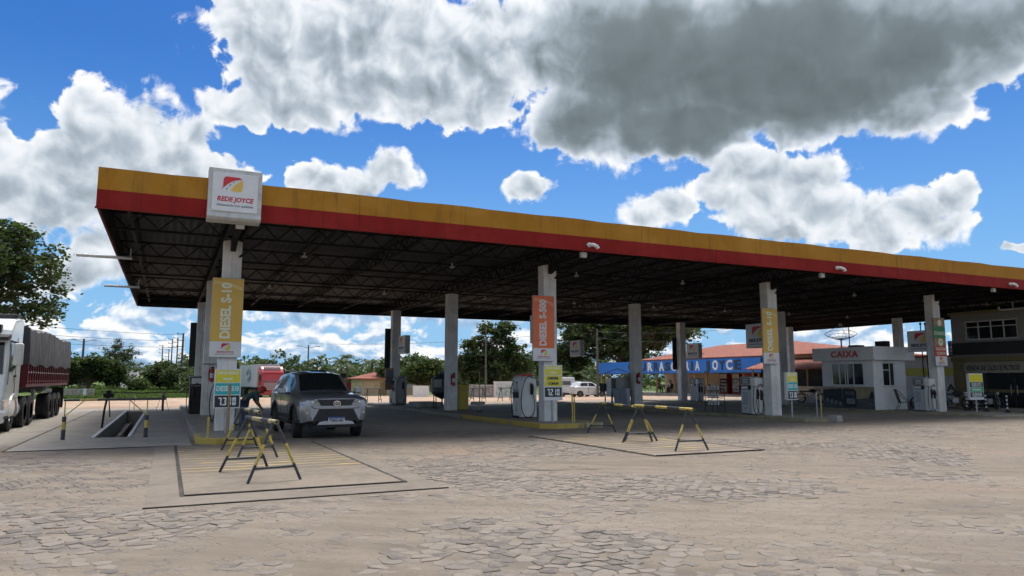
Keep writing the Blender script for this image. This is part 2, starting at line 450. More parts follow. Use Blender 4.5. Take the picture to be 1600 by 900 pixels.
def text(s, size, mt, parent, loc, rot=(R_(90), 0, 0), width=None, bold=0.0, name='lettering', depth=0.002, shear=0.0, space=1.0, align='CENTER'):
    """real extruded letters; width squeezes the line to a given length"""
    cu = bpy.data.curves.new(name, 'FONT'); cu.body = s; cu.size = size; cu.extrude = depth; cu.offset = bold
    cu.align_x = align; cu.align_y = 'CENTER'; cu.shear = shear; cu.space_character = space; cu.resolution_u = 3
    tmp = bpy.data.objects.new(name, cu); COL.objects.link(tmp)
    dg = bpy.context.evaluated_depsgraph_get(); dg.update()
    me = bpy.data.meshes.new_from_object(tmp.evaluated_get(dg)); me.name = name
    bpy.data.objects.remove(tmp); bpy.data.curves.remove(cu)
    if width and len(me.vertices):
        xs = [v.co.x for v in me.vertices]; w = max(xs) - min(xs); k = width / w
        for v in me.vertices: v.co.x *= k
    me.materials.clear(); me.materials.append(mt)
    o = bpy.data.objects.new(name, me); COL.objects.link(o)
    o.location = loc; o.rotation_euler = rot
    if parent is not None: o.parent = parent
    return o

def fascia_mat(name, col, faded, grime):
    """painted sheet with rain streaks, chalking and chips"""
    m = bpy.data.materials.new(name); m.use_nodes = True; t = m.node_tree; N = NT(t); b = t.nodes['Principled BSDF']
    P = N.n('ShaderNodeNewGeometry').outputs['Position']
    st = N.noise(N.v('MULTIPLY', P, (2.2, 1, 0.22)), 2.0, 6.0, 0.7); bl = N.noise(P, 0.55, 6.0, 0.65, 2.0, 0.5); fi = N.noise(P, 9.0, 5.0, 0.7)
    c = N.mix(N.smooth(bl, 0.38, 0.68), col, faded)
    c = N.mix(N.m('MULTIPLY', N.smooth(st, 0.50, 0.72), 0.55), c, grime)
    c = N.mix(N.m('MULTIPLY', N.smooth(fi, 0.66, 0.76), 0.35), c, (0.5, 0.42, 0.34))
    x = N.n('ShaderNodeSeparateXYZ', inp={0: P}).outputs[0]
    seam = N.m('ABSOLUTE', N.m('SUBTRACT', N.m('FRACT', N.m('DIVIDE', N.m('ADD', x, 1.7), 3.0)), 0.5))
    c = N.mix(N.m('MULTIPLY', N.smooth(seam, 0.4965, 0.4990), 0.6), c, grime)
    t.links.new(c, b.inputs['Base Color']); b.inputs['Roughness'].default_value = 0.7; b.inputs['Specular IOR Level'].default_value = 0.2
    bn = N.n('ShaderNodeBump', inp={'Strength': 0.35, 'Distance': 0.06, 'Height': N.noise(N.v('MULTIPLY', P, (1, 1, 0.6)), 0.9, 3.0, 0.5)})
    t.links.new(bn.outputs[0], b.inputs['Normal']); return m
M['fascia_yellow'] = fascia_mat('fascia_yellow', (0.37, 0.165, 0.014), (0.43, 0.215, 0.030), (0.17, 0.09, 0.02))
M['fascia_red'] = fascia_mat('fascia_red', (0.215, 0.009, 0.007), (0.28, 0.020, 0.016), (0.11, 0.012, 0.010))

# ------------------------------------------------------------------ ground and paving
def sstep(x): x = min(max(x, 0.0), 1.0); return x * x * (3 - 2 * x)
def height(x, y):
    q = min(max(y - 46.0, 0.0), 56.0); h = -0.0125 * q * min(1.0, q / 6.0)
    hill = sstep((y - 120) / 260.0) * (1 - sstep((x - 40) / 160.0))
    h += min(11.5 * hill, 3.5 - 0.012 * max(0.0, y - 216))
    h += 2.5 * sstep((y - 120) / 200.0) * (1 - hill)
    if y > 100: h += 0.25 * noise.noise(Vector((x * 0.03, y * 0.03, 0)))
    return h

PIT = (-1.64, -0.86, 22.35, 39.6)

def ground_material():
    m = bpy.data.materials.new('cobbled_yard'); m.use_nodes = True
    t = m.node_tree; N = NT(t); b = t.nodes['Principled BSDF']
    P = N.n('ShaderNodeNewGeometry').outputs['Position']
    sep = N.n('ShaderNodeSeparateXYZ', inp={0: P})
    x, y = sep.outputs[0], sep.outputs[1]
    # hand-cut stones: voronoi cells, slightly stretched and warped, wide joints
    wob = N.n('ShaderNodeTexNoise', inp={'Vector': P, 'Scale': 1.6, 'Detail': 3.0})
    pw = N.v('ADD', P, N.v('MULTIPLY', N.v('SUBTRACT', wob.outputs['Color'], (0.5, 0.5, 0.5)), (0.22, 0.22, 0)))
    rot = N.n('ShaderNodeVectorRotate', rotation_type='Z_AXIS', inp={'Vector': pw, 'Angle': R_(-21)}).outputs[0]
    cell = N.v('MULTIPLY', rot, (8.4, 7.2, 0.0))
    ve = N.n('ShaderNodeTexVoronoi', voronoi_dimensions='2D', feature='DISTANCE_TO_EDGE', inp={'Vector': cell, 'Scale': 1.0, 'Randomness': 0.62})
    vc = N.n('ShaderNodeTexVoronoi', voronoi_dimensions='2D', feature='F1', inp={'Vector': cell, 'Scale': 1.0, 'Randomness': 0.62})
    rnd = N.n('ShaderNodeSeparateColor', inp={0: vc.outputs['Color']})
    edge = N.m('ADD', ve.outputs[0], N.m('MULTIPLY', N.m('SUBTRACT', N.noise(P, 28.0, 3.0, 0.6), 0.5), 0.09))
    stone = N.smooth(edge, 0.06, 0.16)
    gap = N.m('SUBTRACT', 1.0, N.smooth(ve.outputs[0], 0.0, 0.075))
    # where the sand has been washed off the stones
    big = N.noise(N.v('MULTIPLY', P, (1.0, 1.0, 0)), 0.30, 4.0, 0.60, 2.1, 0.4)
    mid = N.noise(P, 1.7, 5.0, 0.62)
    near = N.m('SUBTRACT', 1.0, N.smooth(y, 9.0, 20.0))
    expo = N.m('ADD', N.m('MULTIPLY', big, 1.15), N.m('MULTIPLY', mid, 0.75))
    expo = N.m('ADD', expo, N.m('MULTIPLY', near, 0.10))
    expo = N.m('ADD', expo, N.m('MULTIPLY', N.m('SUBTRACT', rnd.outputs[0], 0.5), 0.30))
    bare = N.smooth(expo, 0.99, 1.15)
    cobble = N.m('MULTIPLY', N.m('MULTIPLY', bare, N.m('SUBTRACT', 1.0, N.smooth(y, 21.0, 26.0))), N.m('ADD', 0.25, N.m('MULTIPLY', N.smooth(y, 9.0, 13.0), 0.75)))
    # sand: pinkish beige, streaked by tyres, with fine grit
    tracks = N.noise(N.v('MULTIPLY', N.n('ShaderNodeVectorRotate', rotation_type='Z_AXIS', inp={'Vector': P, 'Angle': R_(35)}).outputs[0], (0.35, 2.6, 1)), 1.0, 5.0, 0.6)
    grit = N.noise(P, 60.0, 5.0, 0.8)
    sand = N.ramp(N.m('ADD', N.m('MULTIPLY', big, 0.55), N.m('MULTIPLY', tracks, 0.45)), [(0.30, (0.125, 0.102, 0.082)), (0.46, (0.210, 0.172, 0.134)), (0.66, (0.292, 0.244, 0.194))])
    red = N.smooth(N.noise(P, 0.22, 3.0, 0.6, 2.0, 0.5), 0.55, 0.75)
    sand = N.mix(N.m('MULTIPLY', red, 0.6), sand, (0.30, 0.195, 0.14))
    sand = N.mix(N.m('MULTIPLY', N.smooth(grit, 0.50, 0.68), 0.5), sand, (0.11, 0.09, 0.075))
    sand = N.mix(N.m('MULTIPLY', N.smooth(N.noise(P, 140.0, 2.0, 0.6), 0.6, 0.8), 0.35), sand, (0.45, 0.40, 0.34))
    scol = N.ramp(rnd.outputs[1], [(0.0, (0.105, 0.098, 0.095)), (0.5, (0.15, 0.14, 0.135)), (1.0, (0.205, 0.19, 0.178))])
    scol = N.mix(N.m('MULTIPLY', N.smooth(N.m('ADD', N.noise(P, 7.0, 6.0, 0.7), N.m('MULTIPLY', N.m('SUBTRACT', rnd.outputs[2], 0.5), 0.35)), 0.34, 0.66), 0.85), scol, (0.235, 0.20, 0.168))
    stony = N.m('MULTIPLY', cobble, stone)
    c = N.mix(N.m('MULTIPLY', stony, 0.92), sand, scol)
    c = N.mix(N.m('MULTIPLY', N.m('MULTIPLY', gap, cobble), N.m('MULTIPLY', N.smooth(N.noise(P, 5.0, 4.0), 0.46, 0.60), 0.8)), c, (0.045, 0.037, 0.032))
    # half-buried stones still show their joints through the sand
    faint = N.m('MULTIPLY', N.smooth(expo, 0.80, 0.98), N.m('SUBTRACT', 1.0, N.smooth(y, 24.0, 34.0)))
    c = N.mix(N.m('MULTIPLY', N.m('MULTIPLY', gap, faint), N.m('MULTIPLY', N.smooth(N.noise(P, 5.5, 4.0), 0.52, 0.64), 0.75)), c, (0.07, 0.058, 0.05))
    # oil and damp stains
    c = N.mix(N.m('MULTIPLY', N.smooth(N.noise(P, 0.16, 5.0, 0.6, 2.0, 0.6), 0.45, 0.66), 0.38), c, N.mix(0.5, c, (0.13, 0.115, 0.105)))
    st = N.smooth(N.noise(N.v('MULTIPLY', P, (1.0, 1.6, 1.0)), 0.5, 7.0, 0.7, 2.0, 1.2), 0.57, 0.72)
    c = N.mix(N.m('MULTIPLY', st, 0.55), c, (0.105, 0.085, 0.072))
    # concrete paving between the islands
    pav = N.m('MULTIPLY', N.smooth(N.m('ADD', y, N.m('MULTIPLY', mid, 3.0)), 21.0, 24.5), N.m('SUBTRACT', 1.0, N.smooth(y, 42.0, 45.5)))
    pc = N.ramp(N.m('ADD', N.m('MULTIPLY', big, 0.5), N.m('MULTIPLY', mid, 0.5)), [(0.32, (0.24, 0.215, 0.185)), (0.55, (0.36, 0.325, 0.28)), (0.75, (0.44, 0.40, 0.345))])
    c = N.mix(N.m('MULTIPLY', pav, 0.9), c, pc)
    # open red earth and sand behind the station, grass farther out
    back = N.smooth(y, 43.0, 48.0)
    earth = N.ramp(N.noise(P, 0.25, 6.0, 0.65), [(0.3, (0.28, 0.175, 0.11)), (0.5, (0.38, 0.265, 0.185)), (0.75, (0.46, 0.37, 0.29))])
    c = N.mix(back, c, earth)
    gn = N.noise(P, 0.12, 5.0, 0.6)
    lawn = N.smooth(N.m('ADD', y, N.m('MULTIPLY', N.m('SUBTRACT', gn, 0.5), 30.0)), 84.0, 90.0)
    gcol = N.ramp(N.noise(P, 0.8, 6.0, 0.7), [(0.3, (0.045, 0.075, 0.018)), (0.55, (0.085, 0.13, 0.03)), (0.8, (0.16, 0.18, 0.06))])
    c = N.mix(lawn, c, gcol)
    t.links.new(c, b.inputs['Base Color'])
    b.inputs['Roughness'].default_value = 0.92; b.inputs['Specular IOR Level'].default_value = 0.25
    hgt = N.m('MULTIPLY', stony, N.m('ADD', 0.75, N.m('MULTIPLY', rnd.outputs[2], 0.5)))
    hgt = N.m('SUBTRACT', hgt, N.m('MULTIPLY', N.m('MULTIPLY', gap, cobble), 0.5))
    hgt = N.m('ADD', hgt, N.m('MULTIPLY', grit, 0.34))
    hgt = N.m('ADD', hgt, N.m('MULTIPLY', mid, 0.9))
    hgt = N.m('ADD', hgt, N.m('MULTIPLY', tracks, 0.8))
    bn = N.n('ShaderNodeBump', inp={'Strength': 1.0, 'Distance': 0.028, 'Height': hgt})
    t.links.new(bn.outputs[0], b.inputs['Normal'])
    return m

def build_ground():
    xs = [-900, -500, -300, -200, -150, -110, -80, -60, -45, -35] + [-30 + 2 * i for i in range(14)] + [PIT[0], PIT[1]] + [0 + 2 * i for i in range(31)] + [65, 72, 80, 90, 100, 115, 130, 150, 175, 200, 240, 300, 400, 600, 900, 1400]
    ys = [-300, -120, -60, -30, -15, -8, -4, -2] + [0 + 1.0 * i for i in range(22)] + [PIT[2]] + [24 + 2 * i for i in range(8)] + [PIT[3]] + [42 + 2 * i for i in range(20)] + [84 + 4 * i for i in range(18)] + [160 + 10 * i for i in range(25)] + [430, 480, 550, 650, 800, 1100, 1600]
    xs = sorted(set(round(v, 3) for v in xs)); ys = sorted(set(round(v, 3) for v in ys))
    vs = [(x, y, height(x, y)) for y in ys for x in xs]; nx = len(xs); fs = []
    for j in range(len(ys) - 1):
        for i in range(nx - 1):
            cx, cy = (xs[i] + xs[i + 1]) / 2, (ys[j] + ys[j + 1]) / 2
            if PIT[0] < cx < PIT[1] and PIT[2] < cy < PIT[3]: continue
            fs.append((j * nx + i, j * nx + i + 1, (j + 1) * nx + i + 1, (j + 1) * nx + i))
    mb = MB(); mb.add(vs, fs)
    struct(mb.build('ground', ground_material(), smooth=True, recalc=False))
build_ground()

def slab_material(name, base, dark, stripes=None):
    """stripes = (period, first y, last y, x0, x1) of worn yellow paint across a platform"""
    m = bpy.data.materials.new(name); m.use_nodes = True
    t = m.node_tree; N = NT(t); b = t.nodes['Principled BSDF']
    P = N.n('ShaderNodeNewGeometry').outputs['Position']
    n1 = N.noise(P, 0.8, 6.0, 0.65, 2.0, 0.5); n2 = N.noise(P, 6.0, 5.0, 0.65)
    c = N.ramp(N.m('ADD', N.m('MULTIPLY', n1, 0.6), N.m('MULTIPLY', n2, 0.4)), [(0.3, dark), (0.52, base), (0.75, tuple(v * 1.25 for v in base))])
    n3 = N.noise(N.v('MULTIPLY', P, (0.5, 2.4, 1)), 1.1, 5.0, 0.6, 2.0, 0.7)
    c = N.mix(N.m('MULTIPLY', N.smooth(n3, 0.56, 0.72), 0.6), c, tuple(v * 0.45 for v in base))
    h = N.m('ADD', N.m('MULTIPLY', n2, 0.5), N.noise(P, 70.0, 3.0, 0.7))
    if stripes:
        per, y0, y1 = stripes
        y = N.n('ShaderNodeSeparateXYZ', inp={0: P}).outputs[1]
        fr = N.m('FRACT', N.m('DIVIDE', N.m('ADD', y, N.m('MULTIPLY', N.noise(P, 1.5, 2.0), 0.04)), per))
        line = N.m('MULTIPLY', N.smooth(fr, 0.0, 0.10), N.m('SUBTRACT', 1.0, N.smooth(fr, 0.28, 0.40)))
        wear = N.smooth(N.noise(N.v('MULTIPLY', P, (0.5, 2.2, 1)), 1.6, 7.0, 0.74, 2.0, 0.9), 0.44, 0.66)
        zone = N.m('MULTIPLY', N.smooth(y, y0, y0 + 0.3), N.m('SUBTRACT', 1.0, N.smooth(y, y1 - 0.3, y1)))
        f = N.m('MULTIPLY', N.m('MULTIPLY', line, wear), N.m('MULTIPLY', zone, 0.95))
        c = N.mix(f, c, (0.50, 0.37, 0.10))
        low = N.m('MULTIPLY', N.m('SUBTRACT', 1.0, line), zone)
        c = N.mix(N.m('MULTIPLY', low, 0.6), c, (0.11, 0.09, 0.073))
        h = N.m('ADD', h, N.m('MULTIPLY', N.m('MULTIPLY', line, zone), 1.2))
    t.links.new(c, b.inputs['Base Color']); b.inputs['Roughness'].default_value = 0.88
    b.inputs['Specular IOR Level'].default_value = 0.3
    bn = N.n('ShaderNodeBump', inp={'Strength': 0.5, 'Distance': 0.01, 'Height': h})
    t.links.new(bn.outputs[0], b.inputs['Normal'])
    return m
M['slab'] = slab_material('slab', (0.30, 0.272, 0.235), (0.20, 0.18, 0.155))
M['platform'] = slab_material('platform', (0.205, 0.170, 0.133), (0.11, 0.092, 0.075), (0.42, 13.0, 18.6))
M['platform_plain'] = slab_material('platform_plain', (0.24, 0.20, 0.16), (0.145, 0.12, 0.10), (0.40, 12.4, 17.4))
M['apron'] = slab_material('apron', (0.19, 0.16, 0.13), (0.125, 0.106, 0.087))

mk('gap', (0.035, 0.030, 0.027), 0.9, var=0.4, vs=3, dirt=0.85, dcol=(0.20, 0.165, 0.13))
def build_paving():
    # concrete slab with the inspection pit cut through it
    a, b_, c, d = PIT; X0, X1, Y0, Y1 = -3.08, 0.62, 18.95, 41.6; z0, z1 = -0.05, 0.012
    mb = MB()
    mb.box(X0, a, Y0, Y1, z0, z1); mb.box(b_, X1, Y0, Y1, z0, z1 - 0.0005); mb.box(a, b_, Y0, c, z0, z1 - 0.001); mb.box(a, b_, d, Y1, z0, z1 - 0.001)
    struct(mb.build('concrete_slab', M['slab']))
    mb = MB()   # rusty joint lines along the slab
    mb.box(X0 - 0.05, X0 - 0.002, Y0, Y1, -0.03, 0.018); mb.box(X0, X1 - 0.3, Y0 - 0.04, Y0 - 0.002, -0.03, 0.016)
    struct(mb.build('slab_edge', M['gap']))
    # pit
    t = thing('inspection_pit', 'long open inspection pit with pale steel edges sunk in the concrete slab', 'pit', (0, 0, 0))
    mb = MB(); w = 0.12
    mb.box(a - w, a, c, d, -1.5, -0.052); mb.box(b_, b_ + w, c, d, -1.5, -0.052); mb.box(a, b_, c - w, c, -1.5, -0.052); mb.box(a, b_, d, d + w, -1.5, -0.052); mb.box(a - w, b_ + w, c - w, d + w, -1.6, -1.502)
    mb.build('pit_wall', M['concrete'], t)
    mb = MB(); mb.box(a - 0.08, a + 0.01, c - 0.1, d, 0.015, 0.045); mb.box(b_ - 0.01, b_ + 0.08, c - 0.1, d, 0.015, 0.045)
    mb.build('steel_edge', M['frame_grey'], t, bevel=0.006)
    mb = MB(); mb.tube([(a + 0.22, c + 0.1, -0.5), (a + 0.22, d - 0.1, -0.5)], 0.03, 6); mb.box(a, a + 0.16, c, d, -0.62, -0.56)
    mb.build('pit_rail', M['concrete'], t)
    # scale platform near the camera with steel frame and worn yellow stripes
    for nm, (x0, x1, y0, y1), mt, lab in (('platform', (0.30, 3.33, 10.85, 18.6), M['platform'], None), ('platform', (9.10, 11.95, 12.25, 17.9), M['platform_plain'], None)):
        mb = MB(); mb.box(x0, x1, y0, y1, -0.04, 0.022)
        struct(mb.build('platform', mt))
        mb = MB(); g = 0.055
        mb.box(x0 - g, x0 - 0.003, y0 - g, y1, -0.03, 0.014); mb.box(x1 + 0.003, x1 + g, y0 - g, y1, -0.03, 0.026); mb.box(x0, x1, y0 - g, y0 - 0.003, -0.03, 0.028)
        if x0 < 1: mb.box(x0, x1, y1 + 0.003, y1 + 0.02, -0.03, 0.014)
        struct(mb.build('platform_gap', M['gap']))
    mb = MB(); mb.box(-0.16, 0.24, 10.05, 18.9, -0.04, 0.010); mb.box(3.39, 3.75, 10.05, 18.9, -0.04, 0.010); mb.box(0.24, 3.39, 10.05, 10.79, -0.04, 0.0095)
    struct(mb.build('apron', M['apron']))
    mb = MB(); mb.box(-0.18, 3.77, 10.02, 10.048, -0.03, 0.016)
    struct(mb.build('apron_edge', M['gap']))
build_paving()

def seams():
    """broken edges and cracks that cross the yard"""
    rnd = random.Random(31)
    def crack(label, pts, w):
        mb = MB(); P = []
        for a, b in zip(pts, pts[1:]):
            for q in range(8):
                f = q / 8.0; P.append((a[0] + (b[0] - a[0]) * f + rnd.uniform(-.012, .012), a[1] + (b[1] - a[1]) * f + rnd.uniform(-.012, .012)))
        rows = []
        for k, (x, y) in enumerate(P):
            ww = w * rnd.uniform(0.25, 1.0); rows.append([(x - ww * 0.3, y - ww, 0.0045), (x + ww * 0.3, y + ww, 0.0045)])
        mb.grid(rows); struct(mb.build('ground_crack', M['gap'], recalc=False))
    crack('', [(5.0, 11.9), (6.0, 11.2), (7.0, 10.9)], 0.03)
    crack('', [(3.9, 17.8), (4.3, 15.2), (4.2, 12.6)], 0.010)
    crack('', [(11.9, 12.2), (12.9, 12.0), (14.2, 12.6)], 0.016)
    crack('', [(-3.0, 18.9), (-1.4, 18.8), (0.2, 18.75)], 0.02)
seams()

def grit():
    """loose stones and clods on the yard near the camera"""
    mb = MB(); rnd = random.Random(3)
    for i in range(2600):
        y = 4.0 + 14 * rnd.random() ** 1.4; x = -3 + rnd.random() * (4 + y * 1.25)
        if 0.2 < x < 3.5 and y > 10: continue
        r = 0.004 + 0.010 * rnd.random() ** 3 + (0.014 if rnd.random() < 0.01 else 0)
        a = rnd.random() * 6.28; c, s = math.cos(a), math.sin(a); q = rnd.uniform(0.6, 1.0)
        vs = []
        for (u, v, w) in ((1, 0, 0), (0, q, 0), (-1, 0, 0), (0, -q, 0), (0.1, 0, 0.75)):
            uu = u * rnd.uniform(0.8, 1.2) * r; vv = v * r
            vs.append((x + uu * c - vv * s, y + uu * s + vv * c, 0.001 + w * r))
        mb.add(vs, [(0, 1, 4), (1, 2, 4), (2, 3, 4), (3, 0, 4)])
    mk('pebble', (0.24, 0.20, 0.165), 0.9, var=0.5, vs=30, vec='Object')
    o = mb.build('gravel', M['pebble'], smooth=False)
    tag(o, 'loose beige grit and small stones scattered over the cobbled yard', 'gravel', kind='stuff')
grit()

def stone_material():
    m = bpy.data.materials.new('paving_stone'); m.use_nodes = True; t = m.node_tree; N = NT(t); b = t.nodes['Principled BSDF']
    g = N.n('ShaderNodeNewGeometry'); P = g.outputs['Position']; r = g.outputs['Random Per Island']
    c = N.ramp(r, [(0.0, (0.108, 0.094, 0.084)), (0.5, (0.160, 0.140, 0.124)), (1.0, (0.218, 0.190, 0.166))])
    c = N.mix(N.smooth(N.noise(P, 14.0, 7.0, 0.72), 0.42, 0.66), c, N.mix(0.5, c, (0.24, 0.20, 0.168)))
    dust = N.smooth(N.m('ADD', N.noise(P, 4.5, 6.0, 0.7), N.m('MULTIPLY', N.m('SUBTRACT', r, 0.5), 0.2)), 0.40, 0.62)
    c = N.mix(N.m('MULTIPLY', dust, 0.85), c, (0.225, 0.190, 0.155))
    t.links.new(c, b.inputs['Base Color']); b.inputs['Roughness'].default_value = 0.85; b.inputs['Specular IOR Level'].default_value = 0.3
    bn = N.n('ShaderNodeBump', inp={'Strength': 0.7, 'Distance': 0.006, 'Height': N.m('ADD', N.noise(P, 22.0, 5.0, 0.7), N.noise(P, 90.0, 3.0, 0.7))}); t.links.new(bn.outputs[0], b.inputs['Normal'])
    return m
def cobbles():
    """hand-cut stones whose tops stand out of the sand where it has been swept away"""
    rnd = random.Random(12); mb = MB(); sx, sy = 0.180, 0.145; A = R_(-14); ca, sa = math.cos(A), math.sin(A)
    def jit(i, j, k):
        v = noise.noise_vector(Vector((i * 3.17 + k * 0.61, j * 2.33 - k * 0.37, 5.1)))
        return v.x * 0.085, v.y * 0.070
    for j in range(-40, 165):
        for i in range(-80, 145):
            cx, cy = (i + 0.5 * (j % 2)) * sx, j * sy
            x, y = cx * ca - cy * sa, cx * sa + cy * ca + 3.0
            if y < 3.6 or y > 16.5 or x < -3.2 - 0.1 * y or x > 2 + y * 1.35: continue
            if -0.25 < x < 3.85 and y > 9.9: continue
            if 8.9 < x < 12.2 and y > 12.0: continue
            q = noise.noise(Vector((x * 0.30, y * 0.42, 1.7))) + 0.45 * noise.noise(Vector((x * 1.1, y * 1.4, 7.0))) + 0.16 * rnd.uniform(-1, 1)
            lim = -0.16 + 0.026 * max(0, y - 8.0)
            if q < lim or rnd.random() < 0.12 + 0.35 * (q < lim + 0.16): continue
            rise = min(0.007, -0.001 + (q - lim) * 0.014) + rnd.uniform(-0.004, 0.003)
            hexa = []
            for k, (u, v) in enumerate(((-0.5, -0.28), (0.0, -0.52), (0.5, -0.28), (0.5, 0.28), (0.0, 0.52), (-0.5, 0.28))):
                # shared corners get the same jitter, keyed by their place
                px, py = cx + u * sx, cy + v * sy * 1.28
                dx, dy = jit(round(px / sx * 2), round(py / sy * 2), 0)
                hexa.append((px + dx, py + dy))
            mx = sum(p[0] for p in hexa) / 6; my = sum(p[1] for p in hexa) / 6
            tx, ty = rnd.gauss(0, 0.022), rnd.gauss(0, 0.028); rings = []
            for (f, dz) in ((0.93, -0.014), (0.90, -0.001), (0.84, 0.0025)):
                ring = []
                for (px, py) in hexa:
                    ff = f * rnd.uniform(0.92, 1.02); ax, ay = mx + (px - mx) * ff, my + (py - my) * ff
                    z = rise + dz + (ax - mx) * tx + (ay - my) * ty
                    ring.append((ax * ca - ay * sa, ax * sa + ay * ca + 3.0, z))
                rings.append(ring)
            vs = [p for r in rings for p in r]; fs = []
            for a in range(2):
                for k in range(6): fs.append((a * 6 + k, a * 6 + (k + 1) % 6, (a + 1) * 6 + (k + 1) % 6, (a + 1) * 6 + k))
            fs.append(tuple(range(12, 18))); mb.add(vs, fs)
    o = mb.build('paving_stones', stone_material(), smooth=True, angle=28, recalc=False)
    tag(o, 'rough grey paving stones showing through the dusty sand of the yard', 'paving stones', kind='stuff')
cobbles()

# ------------------------------------------------------------------ canopy
CX0, CX1, CY0, CY1, CH, CT = -1.68, 46.93, 18.65, 43.86, 5.465, 6.44
GX = lambda i: 1.28 + 10.365 * i
ROWS = (21.85, 31.3, 40.45)

def emblem(parent, w, loc, key_red='red_logo', key_yel='yellow_logo', face='y'):
    """the station's mark: red and yellow field with a road running through it; drawn in x-z, facing -y"""
    o = []
    def P(u, v): return (u * w, v * w * 0.745)
    red = [(0.0, 0.09), (0.08, 0.27), (0.085, 0.70), (0.10, 0.84), (0.15, 0.94), (0.24, 0.99), (0.80, 0.975), (0.94, 0.89), (0.95, 0.85), (0.80, 0.83), (0.62, 0.76), (0.44, 0.64), (0.29, 0.48), (0.13, 0.26)]
    yel = [(0.98, 0.82), (1.0, 0.52), (0.985, 0.25), (0.93, 0.03), (0.80, 0.0), (0.60, 0.015), (0.43, 0.08), (0.52, 0.28), (0.64, 0.48), (0.80, 0.67)]
    mb = MB()
    mb.prism([P(*q) for q in red], 'y', -0.003, 0.0); a = mb.build('emblem_red_field', M[key_red], parent)
    mb = MB(); mb.prism([P(*q) for q in yel], 'y', -0.003, 0.0); b = mb.build('emblem_yellow_field', M[key_yel], parent)
    mb = MB()
    for (u0, v0, u1, v1) in ((0.225, 0.09, 0.28, 0.24), (0.35, 0.36, 0.45, 0.50), (0.52, 0.60, 0.62, 0.69), (0.69, 0.745, 0.78, 0.79)):
        t = 0.014
        mb.prism([P(u0 - t, v0), P(u0 + t, v0 - 0.01), P(u1 + t, v1 - 0.01), P(u1 - t, v1)], 'y', -0.003, 0.0)
    c = mb.build('emblem_road_dashes', M['ink'], parent)
    for q in (a, b, c): q.location = loc
    return a, b, c

def zigzag(mb, x0, x1, y, z0, z1, n, r, axis='x'):
    st = (x1 - x0) / n
    for k in range(n):
        a = x0 + k * st; b = a + st / 2; c = a + st
        P = (lambda u, z: (u, y, z)) if axis == 'x' else (lambda u, z: (y, u, z))
        for (p, q) in ((P(a, z1), P(b, z0)), (P(b, z0), P(c, z1))):
            mb.tube([p, q], r, 4, caps=False)

